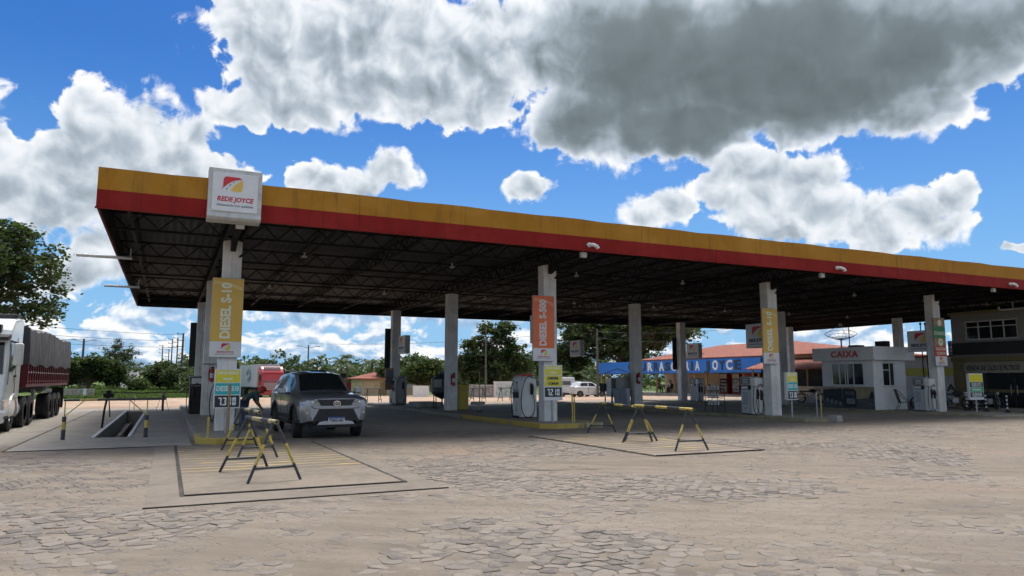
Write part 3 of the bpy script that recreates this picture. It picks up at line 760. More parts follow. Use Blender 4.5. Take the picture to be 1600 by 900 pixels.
def build_canopy():
    t = thing('canopy', 'huge flat filling station canopy with orange and red fascia on whitewashed concrete columns', 'canopy', ((CX0 + CX1) / 2, CY0, 0))
    ox, oy = (CX0 + CX1) / 2, CY0
    def B(mb, *a, **k):
        o = mb.build(*a, **k); o.parent = t; o.location = (-ox, -oy, 0); return o
    zm = 5.91
    # fascia boards, panel by panel with slight unevenness along the top
    rnd = random.Random(5)
    def band(z0, z1, name, m, prou):
        mb = MB(); n = 16; st = (CX1 - CX0) / n
        for k in range(n):
            a, b = CX0 + k * st, CX0 + (k + 1) * st - 0.006
            j = prou + rnd.uniform(-0.003, 0.003)
            sub = 4
            for q in range(sub):
                u0 = a + (b - a) * q / sub; u1 = a + (b - a) * (q + 1) / sub
                zz = lambda u: z1 + (0.012 * math.sin(u * 1.9) + 0.008 * math.sin(u * 5.1) if z1 > 6 else 0)
                vs = [(u0, CY0 + j, z0), (u1, CY0 + j, z0), (u1, CY0 + j, zz(u1)), (u0, CY0 + j, zz(u0)), (u0, CY0 + 0.05, z0), (u1, CY0 + 0.05, z0), (u1, CY0 + 0.05, zz(u1)), (u0, CY0 + 0.05, zz(u0))]
                fs = [(0, 1, 2, 3), (7, 6, 5, 4), (3, 2, 6, 7), (4, 5, 1, 0)]
                if q == 0: fs.append((0, 3, 7, 4))
                if q == sub - 1: fs.append((1, 5, 6, 2))
                mb.add(vs, fs)
        # sides and back
        for xx, s in ((CX0, 1), (CX1, -1)):
            mb.box(min(xx, xx + s * 0.05), max(xx, xx + s * 0.05), CY0 + 0.052, CY1 - 0.052, z0, z1)
        mb.box(CX0, CX1, CY1 - 0.05, CY1, z0, z1)
        return B(mb, name, M[m])
    band(5.50, zm, 'red_fascia', 'fascia_red', 0.0)
    band(zm + 0.002, CT, 'yellow_fascia', 'fascia_yellow', 0.004)
    mb = MB(); mb.box(CX0 - 0.02, CX1 + 0.02, CY0 - 0.025, CY0 + 0.06, CH, 5.498)
    B(mb, 'fascia_lip', M['fascia_red'])
    mb = MB(); mb.box(CX0, CX1, CY0 - 0.006, CY0 + 0.02, CT + 0.014, CT + 0.035)
    for xa in (CX0 + 0.052, CX1 - 0.075):
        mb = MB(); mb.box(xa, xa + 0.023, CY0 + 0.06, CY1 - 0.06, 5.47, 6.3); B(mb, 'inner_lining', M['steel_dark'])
    # roof sheets: shallow corrugation running front to back
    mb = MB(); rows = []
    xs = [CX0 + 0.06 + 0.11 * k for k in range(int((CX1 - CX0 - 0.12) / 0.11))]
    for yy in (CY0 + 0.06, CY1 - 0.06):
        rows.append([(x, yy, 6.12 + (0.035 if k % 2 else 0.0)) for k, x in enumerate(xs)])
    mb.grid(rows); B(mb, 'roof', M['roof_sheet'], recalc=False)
    mb = MB(); mb.box(CX0 + 0.06, CX1 - 0.06, CY0 + 0.06, CY1 - 0.06, 6.17, 6.20); B(mb, 'roof_deck', M['roof_sheet'])
    # lattice trusses left to right
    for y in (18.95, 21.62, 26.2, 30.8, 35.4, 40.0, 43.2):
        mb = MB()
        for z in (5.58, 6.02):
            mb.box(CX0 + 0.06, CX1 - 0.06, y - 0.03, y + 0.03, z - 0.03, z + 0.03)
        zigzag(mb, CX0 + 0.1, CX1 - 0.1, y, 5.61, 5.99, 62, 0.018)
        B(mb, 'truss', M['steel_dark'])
    # girders front to back over each column line and half way
    for i in range(-1, 19):
        x = GX(i / 4.0) + 0.25
        if x > CX1: continue
        mb = MB(); deep = (i % 4 == 0)
        for dx in ((-0.22, 0.22) if deep else (0,)):
            for z in ((5.54, 6.06) if deep else (5.72, 6.06)):
                mb.box(x + dx - 0.04, x + dx + 0.04, CY0 + 0.06, CY1 - 0.06, z - 0.034, z + 0.034)
            if deep or i % 4 == 2: zigzag(mb, CY0 + 0.1, CY1 - 0.1, x + dx, 5.57 if deep else 5.75, 6.03, 34, 0.02, 'y')
        B(mb, 'girder', M['steel_dark'])
    mb = MB(); mb.tube([(CX0 + 0.2, CY1 - 0.5, 5.46), (CX1 - 0.2, CY1 - 0.5, 5.46)], 0.035, 6); B(mb, 'gutter_pipe', M['steel_dark'])
    # dark sheet hanging low along the rear eave
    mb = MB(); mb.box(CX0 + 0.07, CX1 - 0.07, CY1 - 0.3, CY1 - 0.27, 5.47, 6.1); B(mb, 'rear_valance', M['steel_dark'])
    # columns
    for i in range(5):
        for j, yy in enumerate(ROWS):
            if (i, j) in ((4, 0),): pass
            x = GX(i); mb = MB()
            w, d, g = 0.50, 0.42, 0.03
            # shallow vertical groove on each face, as cast
            poly = [(x, yy), (x + w / 2 - 0.02, yy), (x + w / 2 - 0.012, yy + 0.02), (x + w / 2 + 0.012, yy + 0.02), (x + w / 2 + 0.02, yy), (x + w, yy), (x + w, yy + d), (x, yy + d)]
            mb.prism(poly, 'z', 0.0, 5.53)
            c = B(mb, 'column', M['column'], bevel=0.012)
            c['label'] = 'whitewashed concrete column'
            if j == 0:
                mb = MB()   # bracket arm that carries the front edge
                mb.prism([(yy + 0.2, 5.30), (yy + 0.2, 5.52), (CY0 + 0.5, 5.56), (CY0 + 0.5, 5.50), (yy - 0.8, 5.44), (yy - 0.02, 5.2)], 'x', x + 0.18, x + 0.32)
                s = mb.build('bracket', M['steel_dark'], c)
                mb = MB(); mb.tube([(x + 0.35, yy + 0.1, 5.0), (x + 1.1, yy - 0.6, 5.55)], 0.035, 6)
                mb.build('brace', M['steel_dark'], c)
    # small ceiling lamps (unlit)
    for i in range(9):
        for yy in (24.0, 33.0):
            x = GX(i / 2.0) + 2.6; mb = MB()
            mb.lathe([(0.03, 5.70), (0.03, 5.60), (0.09, 5.58), (0.10, 5.55), (0.07, 5.53)], (x, yy, 0), 12)
            B(mb, 'ceiling_lamp', M['frame_grey'], smooth=True)
build_canopy()

# drain elbows and floodlights on the front edge
def edge_bits():
    src = None
    labs = ['pale drain elbow poking through the red fascia above the orange fuel banner',
            'pale drain elbow poking through the red fascia above the middle yellow banner column', 'pale drain elbow poking through the red fascia at the far right end']
    for i, x in enumerate((11.52, 22.29, 32.9)):
        mb = MB()
        mb.tube([(0, 0.1, 0), (0, -0.06, 0.0), (0.05, -0.13, -0.01), (0.14, -0.16, -0.05), (0.19, -0.165, -0.12)], 0.055, 10)
        mb.tube([(0, -0.01, 0), (0, -0.03, 0)], 0.075, 12)
        if src is None: src = mb.build('drain_elbow', M['off_white'], smooth=True); o = src
        else: o = src.copy(); COL.objects.link(o)
        if i == 0: o.scale = (1.2, 1, 1)
        tag(o, labs[i], 'drain pipe', 'drain elbows along the fascia'); o.location = (x, CY0 - 0.02, 5.66)
    src = None
    labs = ['square floodlight under the logo box at the leftmost front column', 'square floodlight under the fascia above the orange banner column', 'square floodlight under the fascia above the yellow banner by the kiosk side', 'square floodlight under the fascia above the green and red banner column']
    for i, x in enumerate((1.47, 11.55, 21.94, 32.36)):
        if src is None:
            t = thing('floodlight', labs[0], 'floodlight'); src = t
            mb = MB(); mb.box(-0.13, 0.13, -0.09, 0.05, -0.12, 0.10); mb.build('housing', M['off_white'], t, bevel=0.015)
            mb = MB(); mb.box(-0.10, 0.10, -0.097, -0.092, -0.09, 0.07); mb.build('lens', M['sign_white'], t)
            mb = MB(); mb.box(-0.02, 0.02, -0.03, 0.02, 0.10, 0.17); mb.build('mounting', M['galv'], t)
        else: t = copy_tree(src)
        tag(t, labs[i], 'floodlight', 'floodlights under the front fascia'); t.location = (x, 19.05, 5.42); t.scale = (0.8, 0.8, 0.75)
    for (y, x0, x1, z, lab) in ((25.6, -2.73, -1.2, 5.38, 'nearer of two pale pipes sticking out past the left edge of the roof'), (33.0, -2.47, -1.2, 5.30, 'farther and shorter of two pale pipes sticking out past the left roof edge')):
        mb = MB(); mb.tube([(x0, y, z), (x1, y, z)], 0.05, 12); mb.tube([(x1 - 0.05, y, z), (x1 - 0.05, y, z + 0.3)], 0.02, 6)
        tag(mb.build('drain_pipe', M['pipe'], smooth=True), lab, 'pipe', 'pipes past the left roof edge')
edge_bits()

# ------------------------------------------------------------------ logo box on the fascia
def logo_box():
    t = thing('logo_sign', 'weathered grey box sign with road emblem mounted on the canopy fascia', 'sign', (1.28, 18.5, 5.42))
    mb = MB(); w, h = 0.62, 1.28
    prof = [(-0.02, 0.16), (-0.06, 0.06), (0.02, 0.0), (0.14, -0.02), (0.40, -0.02), (0.40, h), (-0.02, h)]
    mb.prism([(y, z) for y, z in prof], 'x', -w, w); mb.build('frame', M['frame_grey'], t, bevel=0.02)
    mb = MB(); mb.box(-0.53, 0.52, -0.055, -0.022, 0.20, 1.16); mb.build('panel', M['sign_white'], t, bevel=0.008)
    emblem(t, 0.50, (-0.33, -0.057, 0.70))
    text('REDE JOYCE', 0.16, M['red_text'], t, (0.0, -0.058, 0.50), width=0.84, bold=0.006, shear=0.15)
    text('Abastecendo com qualidade', 0.09, M['grey_text'], t, (0.0, -0.058, 0.355), width=0.84, bold=0.001, shear=0.1)
logo_box()

# ------------------------------------------------------------------ vertical fuel banners
def banner(x, kind, label):
    t = thing('fuel_banner', label, 'banner', (x, 21.72, 2.17), 0, 'fuel banners on the front columns')
    w, h = 0.84, 2.24
    mb = MB(); mb.box(-w / 2, w / 2, 0.02, 0.06, 0, h); mb.build('backing', M['galv'], t)
    def panel(z0, z1, m, nm='panel'):
        mb = MB(); mb.box(-w / 2 + 0.008, w / 2 - 0.008, 0.0, 0.018, z0, z1); return mb.build(nm, M[m], t)
    panel(0.008, 0.44, 'sign_white', 'logo_panel')
    if kind == 'mixed':
        panel(1.82, h - 0.008, 'banner_tan', 'picture_panel'); panel(1.30, 1.818, 'banner_green', 'green_panel'); panel(0.90, 1.298, 'banner_tan', 'picture_panel'); panel(0.442, 0.898, 'banner_red', 'red_panel')
        text('ETANOL', 0.24, M['pale_text'], t, (0, -0.003, 1.50), width=0.78, bold=0.003)
        text('GASOLINA', 0.2, M['pale_text'], t, (0, -0.003, 0.78), width=0.74, bold=0.003); text('COMUM', 0.2, M['pale_text'], t, (0, -0.003, 0.57), width=0.60, bold=0.003)
        for (z, r) in ((1.10, 0.17), (2.0, 0.15)):
            mb = MB(); mb.lathe([(r, -0.003), (r, 0.0)], (0.03, 0, z), 24, 'y'); mb.build('pale_disc', M['pale_text'], t)
        mb = MB(); mb.lathe([(0.05, -0.006), (0.05, -0.003)], (0.03, 0, 1.12), 16, 'y'); mb.build('green_disc', M['banner_green'], t)
    else:
        panel(0.442, h - 0.008, kind)
        s = 'DIESEL S-500' if kind == 'banner_orange' else 'DIESEL S-10'
        L = 1.58
        text(s, 0.36, M['pale_text'] if kind == 'banner_yellow' else M['sign_white'], t, (-0.02, -0.003, 0.52 + L / 2), rot=(R_(90), R_(-90), 0), width=L, bold=0.014)
        # pale swooshes along the top
        mb = MB()
        for q in range(2):
            pts = []
            for k in range(9):
                u = -0.38 + 0.76 * k / 8; pts.append((u, 2.14 - q * 0.05 - 0.16 * (k / 8) ** 2))
            for k in range(8, -1, -1):
                u = -0.38 + 0.76 * k / 8; pts.append((u, 2.115 - q * 0.05 - 0.17 * (k / 8) ** 2))
            mb.prism(pts, 'y', -0.0022 - 0.0004 * q, 0.0)
        mb.build('pale_swoosh', M['banner_swoosh_o'] if kind == 'banner_orange' else M['banner_swoosh_y'], t)
    emblem(t, 0.26, (-0.13, -0.001, 0.20), 'red_logo', 'lime_logo')
    text('REDE JOYCE', 0.07, M['red_text'], t, (0, -0.003, 0.145), width=0.44, bold=0.002)
    text('Abastecendo com qualidade', 0.04, M['grey_text'], t, (0, -0.003, 0.085), width=0.52)
mk('banner_swoosh_o', (0.80, 0.36, 0.18), 0.45, var=0.05); mk('banner_swoosh_y', (0.76, 0.60, 0.26), 0.45, var=0.05)
banner(1.44, 'banner_yellow', 'yellow diesel banner on the leftmost front column, next to the parked SUV')
banner(11.57, 'banner_orange', 'orange diesel banner on the second front column')
banner(21.95, 'banner_yellow', 'yellow diesel banner on the third front column, before the restaurant')
banner(32.55, 'mixed', 'green and red ethanol and petrol banner on the rightmost front column')

# ------------------------------------------------------------------ box signs fixed behind columns, facing left and right
def box_sign():
    t = thing('box_sign', 'x', 'sign')
    mb = MB(); mb.box(-0.15, 0.15, -0.65, 0.65, 0, 1.02); mb.build('box', M['frame_grey'], t, bevel=0.012)
    mb = MB(); mb.box(-0.158, -0.151, -0.60, 0.60, 0.05, 0.97); mb.build('face_panel', M['sign_grey'], t)
    hold = thing('mark', None, None); del_ = hold
    a, b, c = emblem(t, 0.62, (0, 0, 0))
    for o in (a, b, c):
        o.rotation_euler = (0, 0, R_(-90)); o.location = (-0.16, 0.31, 0.45)
    text('REDE JOYCE', 0.19, M['ink'], t, (-0.16, 0.0, 0.31), rot=(R_(90), 0, R_(-90)), width=0.92, bold=0.010)
    text('Abastecendo com qualidade', 0.08, M['grey_text'], t, (-0.16, 0.0, 0.155), rot=(R_(90), 0, R_(-90)), width=1.0, bold=0.002)
    bpy.data.objects.remove(hold)
    mb = MB(); mb.tube([(0, -0.66, 0.3), (0, -0.95, 0.3)], 0.03, 6); mb.tube([(0, -0.66, 0.8), (0, -0.95, 0.8)], 0.03, 6)
    mb.build('mounting_arm', M['galv'], t)
    return t
def box_signs():
    spots = [(1, 0, 'grey box sign partly behind the orange banner'), (2, 0, 'grey box sign left of the yellow banner, in front of the tiled roof'),
             (3, 0, 'grey box sign right of the cashier kiosk'), (1, 2, 'narrow-looking grey box sign on the rear column above the pale rear pump'),
             (3, 2, 'grey box sign on the rear column above the blue shop sign'), (2, 2, 'grey box sign seen edge-on just right of the orange banner')]
    src = None
    for i, j, lab in spots:
        if src is None: src = box_sign(); t = src
        else: t = copy_tree(src)
        t['label'] = lab; t['category'] = 'sign'; t['group'] = 'box signs on the columns'
        t.location = (GX(i) + 0.42, (22.8 if j == 0 else 40.1), 2.86 if j == 0 else 2.98)
        if j == 2: t.location.y = 39.5
        if (i, j) == (2, 2): t.location.x += 1.0
box_signs()

# dark backs of the banners on the rear columns
for i, lab in ((0, 'dark back of a hanging banner on the rear left column'), (1, 'dark back of a hanging banner on the rear column above the pale rear pump'), (3, 'dark back of a hanging banner on the rear column before the blue sign')):
    t = thing('rear_banner', lab, 'banner', (GX(i) + 0.12, 40.92, 2.2), 0, 'banners on the rear columns')
    mb = MB(); mb.box(-0.42, 0.42, 0.0, 0.05, 0, 2.28); mb.build('backing', M['matte_dark'], t)
    mb = MB(); mb.box(-0.42, 0.42, -0.03, -0.001, 0, 0.05); mb.box(-0.42, 0.42, -0.03, -0.001, 2.23, 2.28); mb.build('batten', M['matte_dark'], t)

SEG = {'0': 'abcdef', '1': 'bc', '2': 'abged', '3': 'abgcd', '6': 'afgedc', '7': 'abc', '8': 'abcdefg'}
def digits(s, hgt, wid, parent, loc):
    """display digits made of seven bars each"""
    mb = MB(); n = sum(1 for c in s if c != ','); dw = wid / (n + (n - 1) * 0.35); x = -wid / 2; t_ = hgt * 0.085
    for c in s:
        if c == ',':
            mb.prism([(x - dw * 0.22, -hgt / 2 - t_), (x - dw * 0.10, -hgt / 2 - t_), (x - dw * 0.02, -hgt / 2 + t_ * 1.4), (x - dw * 0.16, -hgt / 2 + t_ * 1.4)], 'y', -0.002, 0)
            continue
        a, b = x, x + dw; z0, z1 = -hgt / 2, hgt / 2; g = t_ * 0.35
        S = {'a': (a + g, b - g, z1 - 2 * t_, z1), 'd': (a + g, b - g, z0, z0 + 2 * t_), 'g': (a + 2 * t_, b - 2 * t_, -t_, t_),
             'f': (a, a + 2 * t_, t_ * 0.4, z1 - g), 'b': (b - 2 * t_, b, t_ * 0.4, z1 - g), 'e': (a, a + 2 * t_, z0 + g, -t_ * 0.4), 'c': (b - 2 * t_, b, z0 + g, -t_ * 0.4)}
        for k in SEG[c]:
            u0, u1, w0, w1 = S[k]; mb.box(u0, u1, -0.002 - 0.0003 * 'abcdefg'.index(k), 0, w0, w1)
        x += dw * 1.35
    o = mb.build('digits', M['digit'], parent); o.location = loc
    return o

# ------------------------------------------------------------------ price signs
def price_sign(loc, rz, rows, label, w=0.68, h=1.06, z0=0.78, posts=(0.0,)):
    t = thing('price_sign', label, 'price sign', loc, rz, 'fuel price signs')
    mb = MB(); mb.box(-w / 2, w / 2, 0.0, 0.13, z0, z0 + h); mb.build('cabinet', M['sign_grey'], t, bevel=0.01)
    mb = MB(); mb.box(-w / 2 + 0.004, w / 2 - 0.004, -0.012, -0.001, z0 + 0.004, z0 + h - 0.004); mb.build('board', M['sign_white'], t)
    for px in posts:
        mb = MB(); mb.tube([(px, 0.06, 0), (px, 0.06, z0)], 0.032, 8); mb.box(px - 0.1, px + 0.1, -0.04, 0.16, 0, 0.015); mb.build('post', M['galv'], t)
    m_ = 0.03
    for (a, b, mt, lines, tm, bold) in rows:
        mb = MB(); mb.box(-w / 2 + m_, w / 2 - m_, -0.016, -0.0125, z0 + a * h, z0 + b * h); mb.build('colour_panel', M[mt], t)
        n = len(lines); hh = (b - a) * h
        for k, s in enumerate(lines):
            if mt == 'price_black':
                digits(s, hh * 0.66, w * 0.66, t, (0, -0.0175, z0 + (a + b) / 2 * h)); continue
            zc = z0 + b * h - hh * (k + 0.5) / n
            L = (w - 0.12) * min(1.0, (len(s) + 1.5) / 10.0)
            if mt == 'price_black': L = w * 0.72
            o = text(s, hh / n * (1.05 if mt == 'price_black' else 0.62), M[tm], t, (0, -0.0175, zc), width=L, bold=bold, name='digits' if mt == 'price_black' else 'lettering')
    return t
price_sign((1.50, 21.0, 0.0), 0, [(0.655, 0.965, 'price_yellow', ['DINHEIRO', 'PIX'], 'pale_text', 0.004), (0.35, 0.635, 'price_teal', ['DIESEL S10'], 'digit', 0.004), (0.03, 0.325, 'price_black', ['7,310'], 'digit', 0.004)],
           'yellow, teal and black price board at the leftmost column, beside the striped trestles')
price_sign((11.55, 21.05, 0.0), 0, [(0.72, 0.97, 'price_yellow', ['DINHEIRO', 'PIX'], 'pale_text', 0.004), (0.40, 0.70, 'price_yellow', ['DIESEL', 'COMUM'], 'ink', 0.006), (0.10, 0.37, 'price_black', ['7,210'], 'digit', 0.004)],
           'yellow and black price board for common diesel under the orange banner', w=0.70, h=1.16, z0=0.86)
price_sign((21.98, 20.75, 0.0), R_(8), [(0.655, 0.965, 'price_yellow', ['DINHEIRO', 'PIX'], 'pale_text', 0.004), (0.35, 0.635, 'price_teal', ['DIESEL S10'], 'digit', 0.004), (0.03, 0.325, 'price_black', ['7,310'], 'digit', 0.004)],
           'yellow, teal and black price board between the third column and the kiosk', w=0.66, h=1.06, z0=0.76)
price_sign((33.0, 20.5, 0.0), R_(-4), [(0.68, 0.965, 'price_yellow', [], 'pale_text', 0.004), (0.48, 0.665, 'price_black', ['6,820'], 'digit', 0.004), (0.30, 0.465, 'price_green', ['ETANOL'], 'digit', 0.003), (0.10, 0.285, 'price_black', ['6,888'], 'digit', 0.004)],
           'yellow, green and black price board on a post, rightmost of all', w=0.90, h=1.18, z0=0.63)

# ------------------------------------------------------------------ pump islands
def kerb_mat(yl):
    m = bpy.data.materials.new('painted_kerb'); m.use_nodes = True; t = m.node_tree; N = NT(t); b = t.nodes['Principled BSDF']
    P = N.n('ShaderNodeNewGeometry').outputs['Position']; y = N.n('ShaderNodeSeparateXYZ', inp={0: P}).outputs[1]
    n = N.noise(P, 3.0, 7.0, 0.7); n2 = N.noise(P, 1.2, 4.0, 0.6)
    base = N.ramp(n, [(0.3, (0.16, 0.145, 0.12)), (0.55, (0.28, 0.265, 0.235)), (0.8, (0.38, 0.36, 0.33))])
    paint = N.m('MULTIPLY', N.m('SUBTRACT', 1.0, N.smooth(N.m('ADD', y, N.m('MULTIPLY', N.m('SUBTRACT', n2, 0.5), 3.0)), yl, yl + 1.4)), N.smooth(n, 0.30, 0.46))
    c = N.mix(N.m('MULTIPLY', paint, 0.9), base, (0.46, 0.34, 0.06))
    t.links.new(c, b.inputs['Base Color']); b.inputs['Roughness'].default_value = 0.85
    bn = N.n('ShaderNodeBump', inp={'Strength': 0.4, 'Distance': 0.01, 'Height': N.noise(P, 50.0, 3.0)}); t.links.new(bn.outputs[0], b.inputs['Normal'])
    return m
def islands():
    for i, (fy, dx0, dx1, hgt, mt) in enumerate(((18.95, -0.55, 0.72, .15, 'kerb_yellow'), (20.2, -0.85, 0.85, .15, 'kerb_yellow'), (19.1, -0.75, 0.62, .12, 'kerb_worn'), (18.2, -1.5, 1.1, .08, 'kerb_worn'))):
        x0, x1 = GX(i) + dx0, GX(i) + 0.5 + dx1; c = 0.42; y1 = 44.2
        out = [(x0, fy + c), (x0 + c, fy), (x1 - c, fy), (x1, fy + c), (x1, y1 - c), (x1 - c, y1), (x0 + c, y1), (x0, y1 - c)]
        k = 0.13
        inn = [(x0 + k, fy + c + 0.03), (x0 + c + 0.03, fy + k), (x1 - c - 0.03, fy + k), (x1 - k, fy + c + 0.03), (x1 - k, y1 - c - 0.03), (x1 - c - 0.03, y1 - k), (x0 + c + 0.03, y1 - k), (x0 + k, y1 - c - 0.03)]
        mb = MB(); n = 8
        vs = [(x, y, -0.05) for x, y in out] + [(x, y, hgt) for x, y in out] + [(x, y, hgt) for x, y in inn] + [(x, y, -0.05) for x, y in inn]
        fs = []
        for a in range(3):
            for q in range(n):
                fs.append((a * n + q, a * n + (q + 1) % n, (a + 1) * n + (q + 1) % n, (a + 1) * n + q))
        mb.add(vs, fs)
        struct(mb.build('island_kerb', kerb_mat((19.9, 26.5, 0, 0)[i]) if i < 2 else M[mt], bevel=0.015))
        mb = MB(); mb.prism([(x, y) for x, y in inn], 'z', -0.05, hgt - 0.012)
        struct(mb.build('island_floor', M['slab']))
mk('kerb_worn', (0.30, 0.27, 0.17), 0.85, var=0.25, vs=3, dirt=0.8, dcol=(0.17, 0.15, 0.12), bump=0.4)
islands()

# ------------------------------------------------------------------ fuel pumps
mk('pump_body', (0.42, 0.46, 0.52), 0.4, var=0.06, dirt=0.35, dcol=(0.25, 0.25, 0.25))
mk('pump_white', (0.66, 0.68, 0.69), 0.35, var=0.05, dirt=0.3, dcol=(0.4, 0.38, 0.35))
mk('pump_grey', (0.30, 0.31, 0.31), 0.45, var=0.08, dirt=0.3)
mk('pump_blue', (0.055, 0.085, 0.14), 0.4, var=0.1)
mk('hose', (0.012, 0.012, 0.013), 0.4, var=0.1)
mk('stripe_green', (0.40, 0.42, 0.18), 0.5, var=0.05)
mk('display', (0.05, 0.06, 0.06), 0.2, var=0.1)

def nozzle(parent, x, y, z, s=1.0):
    """nozzle in its holster on a face looking towards -y"""
    mb = MB(); mb.box(-0.06, 0.06, 0.0, 0.05, -0.26, 0.12); h = mb.build('holster', M['matte_dark'], parent, bevel=0.01)
    h.location = (x, y - 0.05, z)
    mb = MB(); mb.tube([(0, -0.03, 0.10), (0, -0.05, 0.02), (0, -0.06, -0.12)], [0.028, 0.034, 0.026], 8)
    mb.tube([(0, -0.04, 0.10), (-0.05, -0.03, 0.16), (-0.09, -0.01, 0.13)], 0.014, 6); mb.box(-0.016, 0.016, -0.11, -0.08, -0.13, 0.03)
    mb.build('nozzle', M['hose'], h, smooth=True)
def hose(parent, pts, r=0.016):
    """smooth rubber hose through the given points"""
    P = [Vector(p) for p in pts]; out = []
    for i in range(len(P) - 1):
        a, b, c, d = P[max(i - 1, 0)], P[i], P[i + 1], P[min(i + 2, len(P) - 1)]
        for k in range(8):
            t = k / 8.0
            out.append(0.5 * ((2 * b) + (c - a) * t + (2 * a - 5 * b + 4 * c - d) * t * t + (3 * b - a - 3 * c + d) * t ** 3))
    out.append(P[-1]); mb = MB(); mb.tube(out, r, 8); return mb.build('hose', M['hose'], parent, smooth=True)

def pump_box(label, loc, rz=0, body='pump_body', mast='pump_white', two=True):
    """boxy pump: display sides look left and right, hose mast at the near end"""
    t = thing('fuel_pump', label, 'fuel pump', loc, rz, 'fuel pumps on the islands')
    mb = MB(); mb.box(-0.24, 0.24, -0.30, 0.62, 0.05, 1.02); mb.build('cabinet', M[body], t, bevel=0.015)
    mb = MB(); mb.box(-0.22, 0.22, -0.28, 0.60, 0.0, 0.05); mb.build('plinth', M['matte_dark'], t)
    mb = MB(); mb.box(-0.20, 0.20, -0.26, 0.60, 1.02, 1.18); mb.build('neck', M['matte_dark'], t)
    mb = MB(); mb.box(-0.25, 0.25, -0.30, 0.64, 1.18, 1.55); h = mb.build('display_head', M['pump_grey'], t, bevel=0.015)
    mb = MB(); mb.box(-0.258, -0.251, -0.20, 0.54, 1.25, 1.49); mb.build('screen', M['display'], h)
    mb = MB()
    for k in range(3): mb.box(-0.262, -0.2585, -0.12, 0.40, 1.28 + 0.07 * k, 1.31 + 0.07 * k)
    mb.build('screen_figures', M['sign_grey'], h)
    mb = MB(); mb.box(-0.247, -0.241, -0.05, 0.55, 1.05, 1.15); mb.build('label_strip', M['sign_white'], t)
    mb = MB()
    for k in range(7): mb.box(-0.2445, -0.241, 0.0 + 0.03 * (k % 2), 0.50 - 0.05 * (k % 3), 0.42 + 0.075 * k, 0.45 + 0.075 * k)
    mb.build('printed_notice', M['grey_text'], t)
    a, b, c = emblem(t, 0.16, (0, 0, 0))
    for o in (a, b, c): o.rotation_euler = (0, 0, R_(-90)); o.location = (-0.243, 0.26, 0.18)
    mb = MB(); mb.box(-0.246, -0.241, -0.29, -0.22, 0.1, 1.0); mb.build('coloured_stripe', M['stripe_green'], t)
    mb = MB(); mb.box(-0.23, 0.23, -0.72, -0.31, 0.03, 1.50); m = mb.build('hose_mast', M[mast], t, bevel=0.02)
    mb = MB(); mb.box(-0.19, 0.19, -0.735, -0.721, 1.22, 1.46); mb.build('mast_panel', M['sign_white'], m)
    mb = MB(); mb.box(-0.235, 0.235, -0.73, -0.30, 1.13, 1.16); mb.build('mast_band', M['pump_grey'], m)
    nozzle(t, 0.08, -0.72, 0.86)
    hose(t, [(0.16, -0.74, 1.16), (0.02, -0.80, 1.24), (-0.14, -0.80, 1.10), (-0.22, -0.80, 0.7), (-0.20, -0.80, 0.3), (-0.05, -0.80, 0.06), (0.10, -0.80, 0.16), (0.14, -0.79, 0.45), (0.09, -0.79, 0.74)])
    if two:
        nozzle(t, -0.12, -0.72, 0.90)
        hose(t, [(-0.2, -0.74, 1.14), (-0.30, -0.74, 1.1), (-0.34, -0.70, 0.7), (-0.32, -0.70, 0.25), (-0.22, -0.76, 0.05), (-0.12, -0.80, 0.25), (-0.12, -0.79, 0.76)])
    t.scale = (1.0, 0.60, 1.0)
    return t

